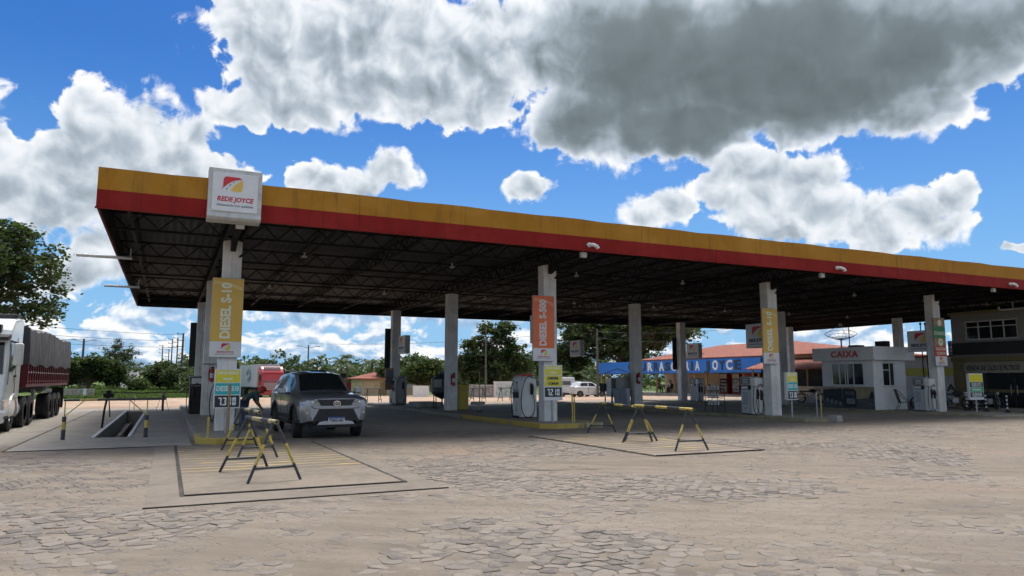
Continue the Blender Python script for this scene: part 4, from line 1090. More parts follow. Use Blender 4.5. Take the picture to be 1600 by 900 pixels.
def pump_round(label, loc, rz=0, col='pump_white'):
    """pump with a tall arched end panel and a rounded display head on its left side"""
    t = thing('fuel_pump', label, 'fuel pump', loc, rz, 'fuel pumps on the islands')
    arch = lambda w, h, r: [(-w, 0.04), (w, 0.04)] + [(w - r * 0.55 + r * 0.55 * math.cos(a), h - r + r * math.sin(a)) for a in [k * math.pi / 16 for k in range(9)]] + [(-w + r * 0.55 + r * 0.55 * math.cos(a), h - r + r * math.sin(a)) for a in [math.pi / 2 + k * math.pi / 16 for k in range(9)]]
    mb = MB(); mb.prism(arch(0.31, 1.52, 0.30), 'y', -0.36, -0.12); mb.build('end_panel', M[col], t, bevel=0.015)
    mb = MB(); mb.box(-0.24, 0.24, -0.118, 0.56, 0.05, 1.45); mb.build('cabinet', M['pump_grey'], t, bevel=0.02)
    mb = MB(); mb.box(-0.25, 0.25, -0.30, 0.56, 0.0, 0.045); mb.build('plinth', M['matte_dark'], t)
    mb = MB(); mb.prism([(-0.34, 1.02), (-0.30, 1.42), (-0.24, 1.52), (-0.1, 1.52), (-0.1, 0.96)], 'y', -0.10, 0.42); h = mb.build('display_head', M[col], t, bevel=0.03)
    mb = MB(); mb.prism([(-0.352, 1.06), (-0.322, 1.34), (-0.315, 1.34), (-0.345, 1.06)], 'y', -0.04, 0.36); mb.build('screen', M['display'], h)
    mb = MB(); mb.box(-0.30, -0.241, -0.10, 0.42, 0.08, 0.72); mb.build('side_panel', M[col], t, bevel=0.02)
    mb = MB(); mb.box(-0.29, -0.241, -0.08, 0.40, 0.74, 0.94); mb.build('keypad_recess', M['matte_dark'], t)
    mb = MB()
    for k in range(5): mb.box(-0.303, -0.3005, 0.03, 0.22 - 0.02 * k, 0.25 + 0.08 * k, 0.28 + 0.08 * k)
    mb.build('printed_notice', M['grey_text'], t)
    mb = MB(); mb.box(-0.20, 0.18, -0.30, 0.42, 1.50, 1.60); mb.build('top_cover', M['ext_red' if col == 'pump_white' else 'pump_grey'], t, bevel=0.02)
    nozzle(t, 0.10, -0.36, 1.12)
    hose(t, [(0.18, -0.40, 1.44), (0.02, -0.42, 1.52), (-0.16, -0.43, 1.44), (-0.30, -0.43, 1.1), (-0.36, -0.43, 0.6), (-0.30, -0.43, 0.22), (-0.12, -0.43, 0.04), (0.10, -0.43, 0.10), (0.20, -0.43, 0.40), (0.16, -0.43, 0.75), (0.10, -0.43, 1.0)])
    hose(t, [(-0.36, 0.2, 1.40), (-0.50, 0.1, 1.1), (-0.55, 0.0, 0.6), (-0.46, 0.1, 0.1), (-0.36, 0.3, 0.3)])
    return t

pump_box('boxy pale pump left of the third front column and its yellow banner', (21.85, 22.78, 0.11))
pump_box('boxy pale grey pump between the cashier kiosk and the rightmost column', (32.05, 22.35, 0.07), two=True)
pump_round('white pump with arched end panel, left of the orange banner column', (12.05, 24.15, 0.14))
pump_round('grey arched pump on the rear of the island below the rear box sign', (11.85, 39.5, 0.14), col='pump_grey')
pump_box('pale pump at the rear column under the blue shop sign', (32.15, 38.6, 0.06))
pump_box('dark blue and black pump with looping hoses at the left edge of the first island', (1.12, 32.9, 0.14), body='pump_blue', mast='matte_dark')
pump_round('white pump mostly hidden behind the leftmost price board', (1.80, 24.6, 0.14))

# ------------------------------------------------------------------ striped trestle barriers
DARK = [False]
def banded(mb_list, p, q, r, cuts, mats, name, parent, seg=10):
    """a tube from p to q painted in bands; one mesh with two paints"""
    p, q = Vector(p), Vector(q); mb = MB()
    for k in range(len(cuts) - 1):
        mb.m = mats[k]; a, b = p.lerp(q, cuts[k]), p.lerp(q, cuts[k + 1])
        mb.tube([a, b], r, seg, caps=(k == 0 or k == len(cuts) - 2))
    return mb.build(name, [M['paint_black'], M['paint_black'] if DARK[0] else M['paint_yellow'], M['worn_rail']], parent, smooth=True)
def trestle(label, loc, rz, L, H=0.87, span=0.40, rail='worn', lean=0.10, over=0.1, group='striped trestles on the scale platforms', r=0.030):
    t = thing('trestle_barrier', label, 'barrier', loc, rz, group)
    for s in (-1, 1):
        y = s * L / 2
        for sx in (-1, 1):
            banded(None, (sx * span, y + s * lean, 0.0), (sx * 0.03, y, H), r * 0.74, [0, 0.30, 0.64, 1.0], [0, 1, 0], 'leg', t)
        mb = MB(); zc = 0.21; xx = span - (span - 0.03) * zc / H
        mb.tube([(-xx, y + s * lean * 0.76, zc), (xx, y + s * lean * 0.76, zc)], r * 0.62, 8); mb.build('crossbar', M['paint_black'], t, smooth=True)
    if rail == 'worn':
        banded(None, (0, -L / 2 - over, H + 0.02), (0, L / 2 + over, H + 0.02), r * 1.15, [0, 0.22, 0.45, 0.75, 1.0], [2, 0, 2, 0], 'rail', t, 14)
    else:
        n = 5; banded(None, (0, -L / 2 - over, H + 0.02), (0, L / 2 + over, H + 0.02), r * 1.05, [k / n for k in range(n + 1)], [1, 0, 1, 0, 1], 'rail', t, 14)
    mb = MB(); mb.lathe([(r * 0.8, -0.003), (r * 0.8, 0.0)], (0, -L / 2 - over - 0.001, H + 0.02), 12, 'y'); mb.build('rail_opening', M['black'], t)
    return t
trestle('nearest black and yellow trestle standing alone in front of the SUV', (1.42, 12.45, 0.022), R_(10), 1.45, span=0.40)
trestle('black and yellow trestle behind the nearest one, beside the SUV', (1.62, 16.2, 0.022), R_(4), 1.9, span=0.38)
trestle('longer trestle at the far end of the right-hand scale platform', (11.18, 16.64, 0.0), R_(-14.5), 2.95, rail='long', span=0.44, over=0.22, H=0.84, r=0.031)
trestle('longer trestle nearest the camera on the right-hand scale platform', (10.46, 13.8, 0.022), R_(-5), 2.1, rail='long', span=0.42, over=0.2, H=0.87, r=0.031)
DARK[0] = True
for k, (x, lab) in enumerate(((12.4, 'thin dark trestle pair in the rear yard, left of the rear pump'), (19.9, 'thin dark trestle pair in the rear yard beside the yellow bin'), (22.1, 'thin dark trestle pair in the rear yard before the white wall panel'))):
    trestle(lab, (x, 47.3, 0), R_(90), 0.75, span=0.40, H=0.90, r=0.032, rail='long', over=0.25, group='thin trestles in the rear yard')
DARK[0] = False

# barrier round the pit
def pit_barrier():
    t = thing('pit_barrier', 'black and yellow bar on two short striped posts across the front of the pit', 'barrier', (-1.35, 21.95, 0))
    for x in (-0.98, 0.92):
        banded(None, (x, 0, 0), (x, 0, 0.60), 0.05, [0, 0.45, 0.78, 1], [0, 1, 0], 'post', t)
        mb = MB(); mb.tube([(x, 0, 0.58), (x, 0, 1.0)], 0.016, 6); s = 1 if x < 0 else -1
        mb.tube([(x, 0, 0.60), (x + s * 0.42, 0, 1.0)], 0.014, 6); mb.build('strut', M['paint_yellow'], t)
    banded(None, (-1.02, 0, 1.02), (1.38, 0, 1.03), 0.032, [0, 0.15, 0.32, 0.55, 0.8, 1], [0, 1, 0, 0, 0], 'bar', t)
    t = thing('clamp_post', 'dark leaning post with a clamp beside the inspection pit', 'post', (-1.74, 26.6, 0))
    mb = MB(); mb.tube([(-0.04, 0, 0), (0.0, 0, 0.6), (0.08, 0, 1.12)], 0.032, 8); mb.tube([(0.16, 0.1, 0.35), (0.1, 0, 1.0)], 0.02, 6); mb.build('post', M['steel_dark'], t)
    mb = MB(); mb.box(-0.06, 0.24, -0.06, 0.06, 0.98, 1.10); mb.box(0.02, 0.16, -0.05, 0.05, 1.10, 1.2); mb.build('clamp', M['steel_dark'], t, bevel=0.01)
    t = thing('pit_barrier', 'thin dark bar on a short post across the far end of the pit', 'barrier', (-0.1, 39.75, 0))
    banded(None, (0, 0, 0), (0, 0, 0.95), 0.055, [0, 0.5, 0.8, 1], [0, 0, 2], 'post', t)
    mb = MB(); mb.tube([(-2.7, 0, 0.96), (-1.0, 0, 0.88), (0.1, 0, 0.92), (1.2, 0, 0.9)], 0.03, 6); mb.build('bar', M['paint_black'], t)
    mb = MB(); mb.tube([(-1.45, 0, 0.0), (-1.45, 0, 0.9)], 0.012, 5); mb.tube([(-1.25, 0, 0.0), (-1.25, 0, 0.9)], 0.012, 5); mb.tube([(0.05, 0, 0.9), (0.28, -0.2, 0.0)], 0.012, 5); mb.tube([(-0.05, 0, 0.9), (-0.3, -0.2, 0.0)], 0.012, 5); mb.build('stay', M['galv'], t)
pit_barrier()

# ------------------------------------------------------------------ small things on the islands
def guard_post(label, loc, h, r, m, group=None):
    t = thing('guard_post', label, 'post', loc, 0, group)
    mb = MB(); mb.lathe([(r, 0), (r, h - r * 0.5), (r * 0.6, h)], (0, 0, 0), 10); mb.build('shaft', M[m], t, smooth=True)
    mb = MB(); mb.lathe([(r * 1.9, 0), (r * 1.9, 0.012)], (0, 0, 0), 10); mb.build('base', M[m], t)
guard_post('short yellow post at the front of the first island', (0.98, 19.25, 0.13), 0.52, 0.032, 'paint_yellow')
guard_post('tall wooden post before the leftmost price board', (1.43, 19.3, 0.13), 1.32, 0.03, 'wood')
guard_post('leaning-height thin yellow post right of the orange banner column', (12.10, 20.75, 0.13), 1.0, 0.022, 'paint_yellow', 'posts at the front of the second island')
guard_post('second thin yellow post right of the common diesel price board', (12.38, 21.1, 0.13), 0.85, 0.022, 'paint_yellow', 'posts at the front of the second island')
guard_post('thin worn post at the front right corner of the third island', (22.18, 19.6, 0.11), 0.86, 0.025, 'worn_rail', 'posts at the front of the third island')
guard_post('taller thin post at the front right of the third island, before the motorcycle', (22.35, 19.95, 0.11), 0.98, 0.02, 'galv', 'posts at the front of the third island')
mb = MB(); mb.box(-0.42, 0.42, -0.14, 0.14, 0, 0.16); o = mb.build('kerb_block', M['kerb_yellow'], bevel=0.02); o.location = (1.72, 18.80, 0.0); tag(o, 'low yellow concrete block at the tip of the first island', 'block')
mb = MB(); mb.box(-0.32, 0.32, -0.16, 0.16, 0, 0.17); o = mb.build('kerb_block', M['kerb_worn'], bevel=0.02); o.location = (12.55, 20.25, 0.0); tag(o, 'low worn concrete block at the tip of the second island', 'block')
mb = MB(); mb.box(-0.14, 0.14, -0.2, 0.2, 0, 0.24); o = mb.build('kerb_block', M['concrete'], bevel=0.02); o.location = (22.2, 19.0, 0.0); tag(o, 'small bare concrete block at the tip of the third island', 'block')

def extinguisher(label, loc, rz=0):
    t = thing('fire_extinguisher', label, 'fire extinguisher', loc, rz, 'fire extinguishers hung on the columns')
    mb = MB(); mb.lathe([(0.05, 0), (0.075, 0.03), (0.075, 0.42), (0.05, 0.50), (0.025, 0.54)], (0, 0, 0), 14); mb.build('cylinder', M['ext_red'], t, smooth=True)
    mb = MB(); mb.box(-0.02, 0.06, -0.02, 0.02, 0.53, 0.60); mb.tube([(0.03, 0, 0.58), (-0.10, 0, 0.55), (-0.12, -0.01, 0.3), (-0.09, -0.02, 0.12)], 0.012, 6); mb.build('valve', M['matte_dark'], t)
    mb = MB(); mb.lathe([(0.0765, 0.16), (0.0765, 0.34)], (0, 0, 0), 14); mb.build('label_band', M['off_white'], t)
    mb = MB(); mb.box(-0.1, 0.1, 0.05, 0.085, 0.05, 0.5); mb.build('bracket', M['ext_red'], t)
extinguisher('fire extinguisher on the middle column of the first island, under a wire ring', (1.62, 31.2, 1.45))
extinguisher('fire extinguisher on the column beside the yellow bin', (11.92, 31.2, 1.25))
extinguisher('fire extinguisher on the column before the blue shop sign', (22.22, 31.2, 1.30))
extinguisher('fire extinguisher on the wall at the right side of the kiosk', (33.5, 24.6, 0.95), R_(60))
t = thing('hoop', 'thin wire ring fixed above the fire extinguisher on the first island', 'ring', (1.5, 31.1, 2.15))
mb = MB(); mb.tube([(0.24 * math.cos(a), 0.24 * math.sin(a) * 0.8 - 0.1, 0) for a in [k * math.pi / 10 for k in range(21)]], 0.014, 6, caps=False); mb.build('ring', M['steel_dark'], t)
mb = MB(); mb.tube([(0, 0.2, 0), (0, 0.1, 0)], 0.012, 5); mb.build('fixing', M['steel_dark'], t)

def tank():
    t = thing('tank', 'dark green round tank with a cone lid on thin legs beside a column', 'tank', (12.2, 33.5, 0.14))
    mb = MB(); mb.lathe([(0.08, 0.46), (0.40, 0.62), (0.56, 0.78), (0.56, 1.02), (0.54, 1.04), (0.54, 1.42)], (0, 0, 0), 28); mb.build('drum', M['tank_green'], t, smooth=True)
    mb = MB(); mb.lathe([(0.565, 1.40), (0.565, 1.43), (0.50, 1.47), (0.16, 1.66), (0.16, 1.76), (0.12, 1.78)], (0, 0, 0), 28); mb.build('lid', M['tank_green'], t, smooth=True)
    for a in range(4):
        c, s = math.cos(a * math.pi / 2 + 0.6), math.sin(a * math.pi / 2 + 0.6)
        mb = MB(); mb.tube([(c * 0.5, s * 0.5, 0), (c * 0.5, s * 0.5, 0.9)], 0.025, 6); mb.build('leg', M['matte_dark'], t)
    mb = MB(); mb.tube([(0, 0, 0.5), (0, 0, 0.2), (0.15, -0.1, 0.12)], 0.04, 8); mb.lathe([(0.14, 0.02), (0.14, 0.30)], (0.25, -0.25, 0), 12); mb.build('outlet', M['matte_dark'], t)
    mb = MB(); mb.box(-0.62, -0.25, -0.60, -0.57, 1.02, 1.40); mb.build('notice_plate', M['pump_grey'], t)
tank()
def plinth_box():
    mb = MB(); mb.box(-0.55, 0.7, -0.9, 0.9, 0, 0.26); o = mb.build('plinth', M['concrete'], bevel=0.02); o.location = (12.0, 35.6, 0.14)
    tag(o, 'low grey plinth on the island behind the dark green tank', 'plinth')
plinth_box()
t = thing('bin', 'tall yellow litter bin with a lid standing right of a column', 'bin', (12.62, 31.9, 0.14))
mb = MB(); mb.prism([(-0.23, 0), (0.23, 0), (0.25, 0.86), (-0.25, 0.86)], 'y', -0.22, 0.22); mb.build('body', M['bin_yellow'], t, bevel=0.02)
mb = MB(); mb.box(-0.26, 0.26, -0.24, 0.24, 0.87, 1.16); mb.build('lid', M['bin_yellow'], t, bevel=0.03)
t = thing('marker_pole', 'thin yellow pole with a small grey slab near its foot, right of the bin', 'pole', (12.45, 29.4, 0.14))
mb = MB(); mb.tube([(0, 0, 0), (0, 0, 1.75)], 0.022, 8); mb.build('pole', M['worn_rail'], t)
mb = MB(); mb.box(-0.38, 0.22, -0.12, 0.12, 0.30, 0.44); mb.build('slab', M['concrete'], t, bevel=0.02)
mb = MB(); mb.lathe([(0.12, 0), (0.10, 0.05)], (0, 0, 0), 10); mb.build('foot', M['matte_dark'], t)
t = thing('notice_board', 'brownish yellow notice board fixed left of the rear pump column', 'notice board', (11.45, 40.2, 0.95), 0)
mb = MB(); mb.box(-0.25, 0.25, 0, 0.10, 0, 1.22); mb.build('board', M['banner_tan'], t, bevel=0.01)
mb = MB(); mb.box(-0.20, 0.20, -0.008, -0.001, 0.65, 1.10); mb.box(-0.20, 0.20, -0.008, -0.001, 0.36, 0.56); mb.build('dark_panel', M['grey_text'], t)

def service_unit():
    t = thing('service_cabinet', 'grey metal service cabinets with slanted tool panels beside the middle column', 'cabinet', (21.75, 32.7, 0.11))
    mb = MB(); mb.box(-0.1, 0.55, -0.9, -0.2, 0.55, 1.55); mb.build('cabinet', M['pump_grey'], t, bevel=0.01)
    mb = MB(); mb.box(-0.1, 0.5, 0.25, 0.75, 0.5, 1.5); mb.build('cabinet', M['galv'], t, bevel=0.01)
    for y0 in (-1.2, -0.55):
        mb = MB(); mb.prism([(-0.20, 0.95), (0.1, 0.98), (0.1, 0.10), (-0.02, 0.08)], 'y', y0, y0 + 0.6); mb.build('slanted_panel', M['pump_body'], t, bevel=0.01)
    mb = MB()
    for y in (-1.1, -0.3, 0.3, 1.0):
        mb.tube([(0, y, 0), (0, y, 0.6)], 0.025, 6); mb.tube([(0.4, y, 0), (0.4, y, 0.6)], 0.025, 6)
    mb.build('stand', M['matte_dark'], t)
    mb = MB(); mb.box(-0.15, 0.35, 0.80, 1.35, 0.78, 1.22); mb.build('dark_box', M['matte_dark'], t, bevel=0.01)
    mb = MB()
    for y in (-1.15, 1.35): mb.tube([(0.2, y, 0), (0.2, y, 1.75)], 0.02, 6)
    mb.tube([(0.2, -1.15, 1.75), (0.2, 0.1, 2.0), (0.2, 1.35, 1.75)], 0.02, 6); mb.build('frame', M['wood'], t)
service_unit()
def bottle_rack():
    t = thing('bottle_rack', 'black wire rack with pale oil bottles left of the boxy pump', 'rack', (21.9, 25.1, 0.11))
    mb = MB()
    for z in (0.30, 0.62, 0.94):
        mb.box(-0.2, 0.2, -0.4, 0.4, z, z + 0.02)
        mb.tube([(-0.2, -0.4, z + 0.12), (-0.2, 0.4, z + 0.12)], 0.01, 5)
    for (x, y) in ((-0.2, -0.4), (0.2, -0.4), (-0.2, 0.4), (0.2, 0.4)): mb.tube([(x, y, 0), (x, y, 1.15)], 0.014, 5)
    mb.build('rack', M['matte_dark'], t)
    src = None; k = 0
    for z in (0.32, 0.64, 0.96):
        for y in (-0.28, -0.09, 0.10, 0.29):
            if src is None:
                mb = MB(); mb.lathe([(0.05, 0), (0.055, 0.02), (0.055, 0.14), (0.02, 0.19), (0.02, 0.22)], (0, 0, 0), 10); src = mb.build('oil_bottle', M['sign_white'], None, smooth=True); b = src
            else: b = src.copy(); COL.objects.link(b)
            b.location = (21.82, 25.1 + y, 0.11 + z); tag(b, 'pale oil bottle standing on the black wire rack left of the boxy pump', 'bottle', 'oil bottles on the rack')
bottle_rack()

# ------------------------------------------------------------------ vehicles
mk('car_grey', (0.27, 0.285, 0.315), 0.28, metal=0.6, var=0.04, coat=1.0)
mk('car_white', (0.66, 0.68, 0.70), 0.30, var=0.03, coat=0.7)
mk('truck_white', (0.66, 0.68, 0.68), 0.28, var=0.04, coat=0.7, dirt=0.25, dcol=(0.35, 0.30, 0.24))
mk('truck_red', (0.40, 0.015, 0.022), 0.30, var=0.06, coat=0.6)
mk('trailer_red', (0.15, 0.010, 0.016), 0.45, var=0.25, vs=4, dirt=0.6, dcol=(0.09, 0.05, 0.04))
mk('trailer_white', (0.50, 0.53, 0.56), 0.45, var=0.06, dirt=0.5, dcol=(0.3, 0.28, 0.26))
mk('tarp', (0.082, 0.082, 0.086), 0.75, var=0.35, vs=1.5, dirt=0.6, dcol=(0.17, 0.16, 0.15), bump=0.6, bs=6)
mk('rim', (0.20, 0.20, 0.21), 0.35, metal=0.8, var=0.1)
mk('rim_dark', (0.04, 0.04, 0.042), 0.3, metal=0.7, var=0.1)
mk('lamp_clear', (0.45, 0.48, 0.50), 0.08, metal=0.6, var=0.15, vs=20)
mk('lamp_red', (0.35, 0.01, 0.01), 0.2, var=0.05)
mk('plate_white', (0.66, 0.68, 0.70), 0.4, var=0.02)
mk('plate_blue', (0.02, 0.07, 0.35), 0.4, var=0.02)
mk('lens_smoke', (0.16, 0.17, 0.18), 0.12, metal=0.4, var=0.25, vs=25)
mk('silver', (0.42, 0.43, 0.45), 0.3, metal=0.7, var=0.04)

def wheel(parent, x, y, r, w, side, rim='rim_dark', spokes=6, steer=0.0, name='wheel'):
    """tyre with tread grooves and shoulders, and a spoked rim as its sub-part"""
    mb = MB(); seg = 36; prof = []
    hw = w / 2
    for (u, rr) in ((-hw, 0.62), (-hw, 0.90), (-hw * 0.86, 0.985)): prof.append((rr * r, u))
    for g in (-0.5, -0.17, 0.17, 0.5):
        prof += [((1.0) * r, hw * (g - 0.10)), (0.972 * r, hw * (g - 0.07)), (0.972 * r, hw * (g + 0.07)), (1.0 * r, hw * (g + 0.10))]
    for (u, rr) in ((hw * 0.86, 0.985), (hw, 0.90), (hw, 0.62)): prof.append((rr * r, u))
    mb.lathe([(a, b) for a, b in prof], (0, 0, 0), seg, 'x')
    o = mb.build(name, M['rubber'], parent, smooth=True, angle=30); o.location = (x, y, r); o.rotation_euler = (0, 0, steer)
    mb = MB(); s = side; xo = s * hw * 0.92
    mb.lathe([(0.655 * r, s * hw * 1.01), (0.655 * r, s * hw * 0.6), (0.60 * r, s * hw * 0.6), (0.60 * r, s * hw * 1.01)], (0, 0, 0), 28, 'x')
    mb.lathe([(0.16 * r, s * hw * 0.55), (0.16 * r, s * hw * 0.95), (0.10 * r, s * hw * 1.0)], (0, 0, 0), 14, 'x')
    for k in range(spokes):
        a = 2 * math.pi * k / spokes
        for da in (-0.13, 0.13):
            c, sn = math.cos(a + da), math.sin(a + da)
            mb.tube([(xo * 0.95, 0.12 * r * c, 0.12 * r * sn), (xo, 0.61 * r * math.cos(a + da * 0.6), 0.61 * r * math.sin(a + da * 0.6))], 0.045 * r, 5)
    mb.lathe([(0.58 * r, s * hw * 0.25), (0.58 * r, s * hw * 0.28)], (0, 0, 0), 20, 'x')
    mb.build('rim', M[rim], o, smooth=True, angle=40)
    return o

def interp(keys, y):
    if y <= keys[0][0]: return keys[0][1:]
    for a, b in zip(keys, keys[1:]):
        if a[0] <= y <= b[0]:
            t = (y - a[0]) / (b[0] - a[0]) if b[0] > a[0] else 0
            return [u + (v - u) * t for u, v in zip(a[1:], b[1:])]
    return keys[-1][1:]

def shell(keys, ys, axles, Ra, ra_z):
    """cross sections of a car body from keyed stations; wheel arches cut into the lower edge"""
    secs = []
    for y in ys:
        k = interp(keys, y)
        z0, w0, w1, z1, w2, z2, w3, z3, w4, z4, w5, z5, z6 = k
        for ya in axles:
            d = abs(y - ya)
            if d < Ra:
                z0 = max(z0, ra_z + math.sqrt(Ra * Ra - d * d)); z1 = max(z1, z0 + 0.05)
        secs.append([(w0, z0), (w1, z1), ((w1 + w2) / 2 + 0.006, (z1 + z2) / 2), (w2, z2), (w3, z3), ((w3 + w4) / 2 + 0.008, (z3 + z4) / 2), (w4, z4), (w5, z5), (w5 * 0.5, (z5 + z6) / 2 + 0.004), (0, z6)])
    rows = []
    for y, s in zip(ys, secs):
        rows.append([(x, y, z) for x, z in s] + [(-x, y, z) for x, z in reversed(s[:-1])])
    return rows, secs

def car_body(t, keys, axles, Ra, ra_z, paint, y0, y1):
    base = [y0 + (y1 - y0) * k / 44 for k in range(45)]
    for ya in axles:
        for k in range(17): base.append(ya + Ra * math.cos(math.pi * k / 16) * 0.999)
    for kk in keys: base.append(kk[0])
    ys = sorted(set(round(v, 4) for v in base if y0 <= v <= y1))
    rows, secs = shell(keys, ys, axles, Ra, ra_z)
    mb = MB(); mb.grid(rows)
    n = len(rows[0]); mb.f.append(tuple(range(n))); mb.mi.append(0); mb.f.append(tuple(reversed(range((len(rows) - 1) * n, len(rows) * n)))); mb.mi.append(0)
    return mb.build('body', M[paint], t, smooth=True, angle=32)

def side_point(keys, y, v):
    """point on the greenhouse side: v=0 at window base, v=1 at roof edge"""
    k = interp(keys, y); w3, z3, w4, z4 = k[6], k[7], k[8], k[9]
    wm, zm = (w3 + w4) / 2 + 0.008, (z3 + z4) / 2
    if v < 0.5: return (w3 + (wm - w3) * v * 2, z3 + (zm - z3) * v * 2)
    return (wm + (w4 - wm) * (v - 0.5) * 2, zm + (z4 - zm) * (v - 0.5) * 2)

def side_glass(t, keys, y0, y1, s, v0=0.10, v1=0.90, top0=None, top1=None, m='glass_dark'):
    rows = []; n = 8
    for k in range(n + 1):
        y = y0 + (y1 - y0) * k / n; row = []
        for j in range(5):
            v = v0 + (v1 - v0) * j / 4
            yy = y
            if top0 is not None: yy = (y0 + (top0 - y0) * j / 4) + ((y1 + (top1 - y1) * j / 4) - (y0 + (top0 - y0) * j / 4)) * k / n
            x, z = side_point(keys, yy, v); row.append((s * (x + 0.006), yy, z))
        rows.append(row)
    mb = MB(); mb.grid(rows); return mb.build('side_window', M[m], t, smooth=True)

def suv():
    t = thing('parked_suv', 'grey seven seat SUV with dark windscreen parked facing out beside the first island', 'car', (3.98, 21.72, 0), R_(2.5))
    #        y     z0    w0    w1    z1    w2    z2    w3    z3    w4    z4    w5    z5    z6
    keys = [(-2.38, 0.52, 0.60, 0.66, 0.66, 0.68, 0.93, 0.66, 1.00, 0.56, 1.035, 0.34, 1.05, 1.055),
            (-2.32, 0.46, 0.74, 0.80, 0.66, 0.80, 0.95, 0.75, 1.02, 0.60, 1.06, 0.36, 1.075, 1.08),
            (-2.15, 0.42, 0.86, 0.905, 0.68, 0.90, 0.98, 0.82, 1.06, 0.66, 1.10, 0.38, 1.115, 1.12),
            (-1.80, 0.42, 0.90, 0.93, 0.72, 0.925, 1.04, 0.84, 1.11, 0.68, 1.145, 0.38, 1.155, 1.16),
            (-1.20, 0.42, 0.90, 0.93, 0.72, 0.925, 1.09, 0.85, 1.15, 0.70, 1.185, 0.38, 1.20, 1.205),
            (-1.00, 0.42, 0.90, 0.93, 0.72, 0.925, 1.10, 0.85, 1.16, 0.72, 1.20, 0.40, 1.225, 1.235),
            (-0.22, 0.42, 0.90, 0.93, 0.72, 0.925, 1.12, 0.86, 1.17, 0.66, 1.68, 0.42, 1.735, 1.75),
            (0.40, 0.42, 0.90, 0.93, 0.72, 0.925, 1.13, 0.86, 1.18, 0.67, 1.73, 0.42, 1.785, 1.80),
            (1.40, 0.42, 0.90, 0.93, 0.72, 0.925, 1.15, 0.86, 1.20, 0.66, 1.71, 0.42, 1.765, 1.78),
            (2.00, 0.44, 0.88, 0.92, 0.74, 0.915, 1.16, 0.85, 1.22, 0.64, 1.65, 0.40, 1.70, 1.715),
            (2.25, 0.46, 0.84, 0.89, 0.76, 0.89, 1.14, 0.82, 1.20, 0.64, 1.44, 0.40, 1.50, 1.51),
            (2.40, 0.50, 0.74, 0.82, 0.78, 0.82, 1.05, 0.74, 1.10, 0.62, 1.16, 0.38, 1.18, 1.185)]
    ax = (-1.45, 1.295)
    car_body(t, keys, ax, 0.455, 0.40, 'car_grey', -2.38, 2.40)
    mb = MB(); mb.box(-0.74, 0.74, -2.2, 2.2, 0.30, 0.52)
    for ya in ax: mb.box(-0.80, 0.80, ya - 0.44, ya + 0.44, 0.45, 0.86)
    mb.build('underbody', M['matte_dark'], t)
    # black arch trims and side steps
    for ya in ax:
        for s in (-1, 1):
            rows = []
            for k in range(15):
                a = math.pi * (0.02 + 0.96 * k / 14)
                c, sn = math.cos(a), math.sin(a)
                rows.append([(s * 0.925, ya + 0.455 * c, 0.40 + 0.455 * sn), (s * 0.955, ya + 0.47 * c, 0.40 + 0.47 * sn), (s * 0.945, ya + 0.515 * c, 0.40 + 0.515 * sn), (s * 0.90, ya + 0.52 * c, 0.40 + 0.52 * sn)])
            mb = MB(); mb.grid(rows); mb.build('arch_trim', M['matte_dark'], t, smooth=True)
    for s in (-1, 1):
        mb = MB(); mb.box(min(s * 0.80, s * 0.99), max(s * 0.80, s * 0.99), -0.92, 0.78, 0.37, 0.43); mb.build('side_step', M['matte_dark'], t, bevel=0.015)
        mb = MB(); mb.box(min(s * 0.925, s * 0.938), max(s * 0.925, s * 0.938), -0.92, 0.78, 0.50, 0.60); mb.build('door_cladding', M['matte_dark'], t, bevel=0.004)
        # glass
        side_glass(t, keys, -0.62, 0.30, s, 0.08, 0.88, -0.12, 0.24); side_glass(t, keys, 0.38, 1.20, s, 0.08, 0.88, 0.32, 1.14); side_glass(t, keys, 1.30, 2.0, s, 0.10, 0.86, 1.24, 1.70)
        for y in (-0.72, 0.34, 1.25):
            mb = MB(); mb.box(min(s * 0.928, s * 0.936), max(s * 0.928, s * 0.936), y - 0.004, y + 0.004, 0.62, 1.10); mb.build('door_gap', M['black'], t)
        for y in (0.18, 1.06):
            mb = MB(); mb.tube([(s * 0.935, y - 0.10, 1.02), (s * 0.965, y - 0.07, 1.02), (s * 0.965, y + 0.07, 1.02), (s * 0.935, y + 0.10, 1.02)], 0.014, 6); mb.build('door_handle', M['car_grey'], t, smooth=True)
        # mirror
        mb = MB(); mb.prism([(0.98, 1.16), (1.17, 1.15), (1.20, 1.26), (1.14, 1.33), (0.98, 1.30)], 'y', -0.66, -0.53) if s > 0 else mb.prism([(-0.98, 1.16), (-1.17, 1.15), (-1.20, 1.26), (-1.14, 1.33), (-0.98, 1.30)], 'y', -0.66, -0.53)
        m_ = mb.build('mirror', M['car_grey'], t, bevel=0.03)
        mb = MB(); mb.box(min(s * 0.86, s * 1.0), max(s * 0.86, s * 1.0), -0.64, -0.56, 1.15, 1.20); mb.build('mirror_arm', M['matte_dark'], m_)
        # roof rail
        mb = MB(); mb.tube([(s * 0.60, -0.05, 1.73), (s * 0.60, 0.05, 1.80), (s * 0.60, 1.55, 1.81), (s * 0.58, 1.70, 1.74)], 0.018, 6); mb.build('roof_rail', M['silver'], t, smooth=True)
        # lights
        hl = [(0.50, 0.93), (0.74, 0.90), (0.83, 0.93), (0.86, 1.03), (0.74, 1.025), (0.50, 0.985)]
        rows = []
        for (x, z) in hl: pass
        mb = MB(); f = lambda x: -2.375 + 0.30 * max(0.0, (x - 0.55) / 0.33) ** 1.6
        mb.add([(s * x, f(x) - 0.03, z) for x, z in hl] + [(s * x, f(x) + 0.12, z) for x, z in hl], [tuple(range(6)), tuple(reversed(range(6, 12)))] + [(i, i + 6, (i + 1) % 6 + 6, (i + 1) % 6) for i in range(6)])
        h = mb.build('headlight', M['lens_smoke'], t, bevel=0.006)
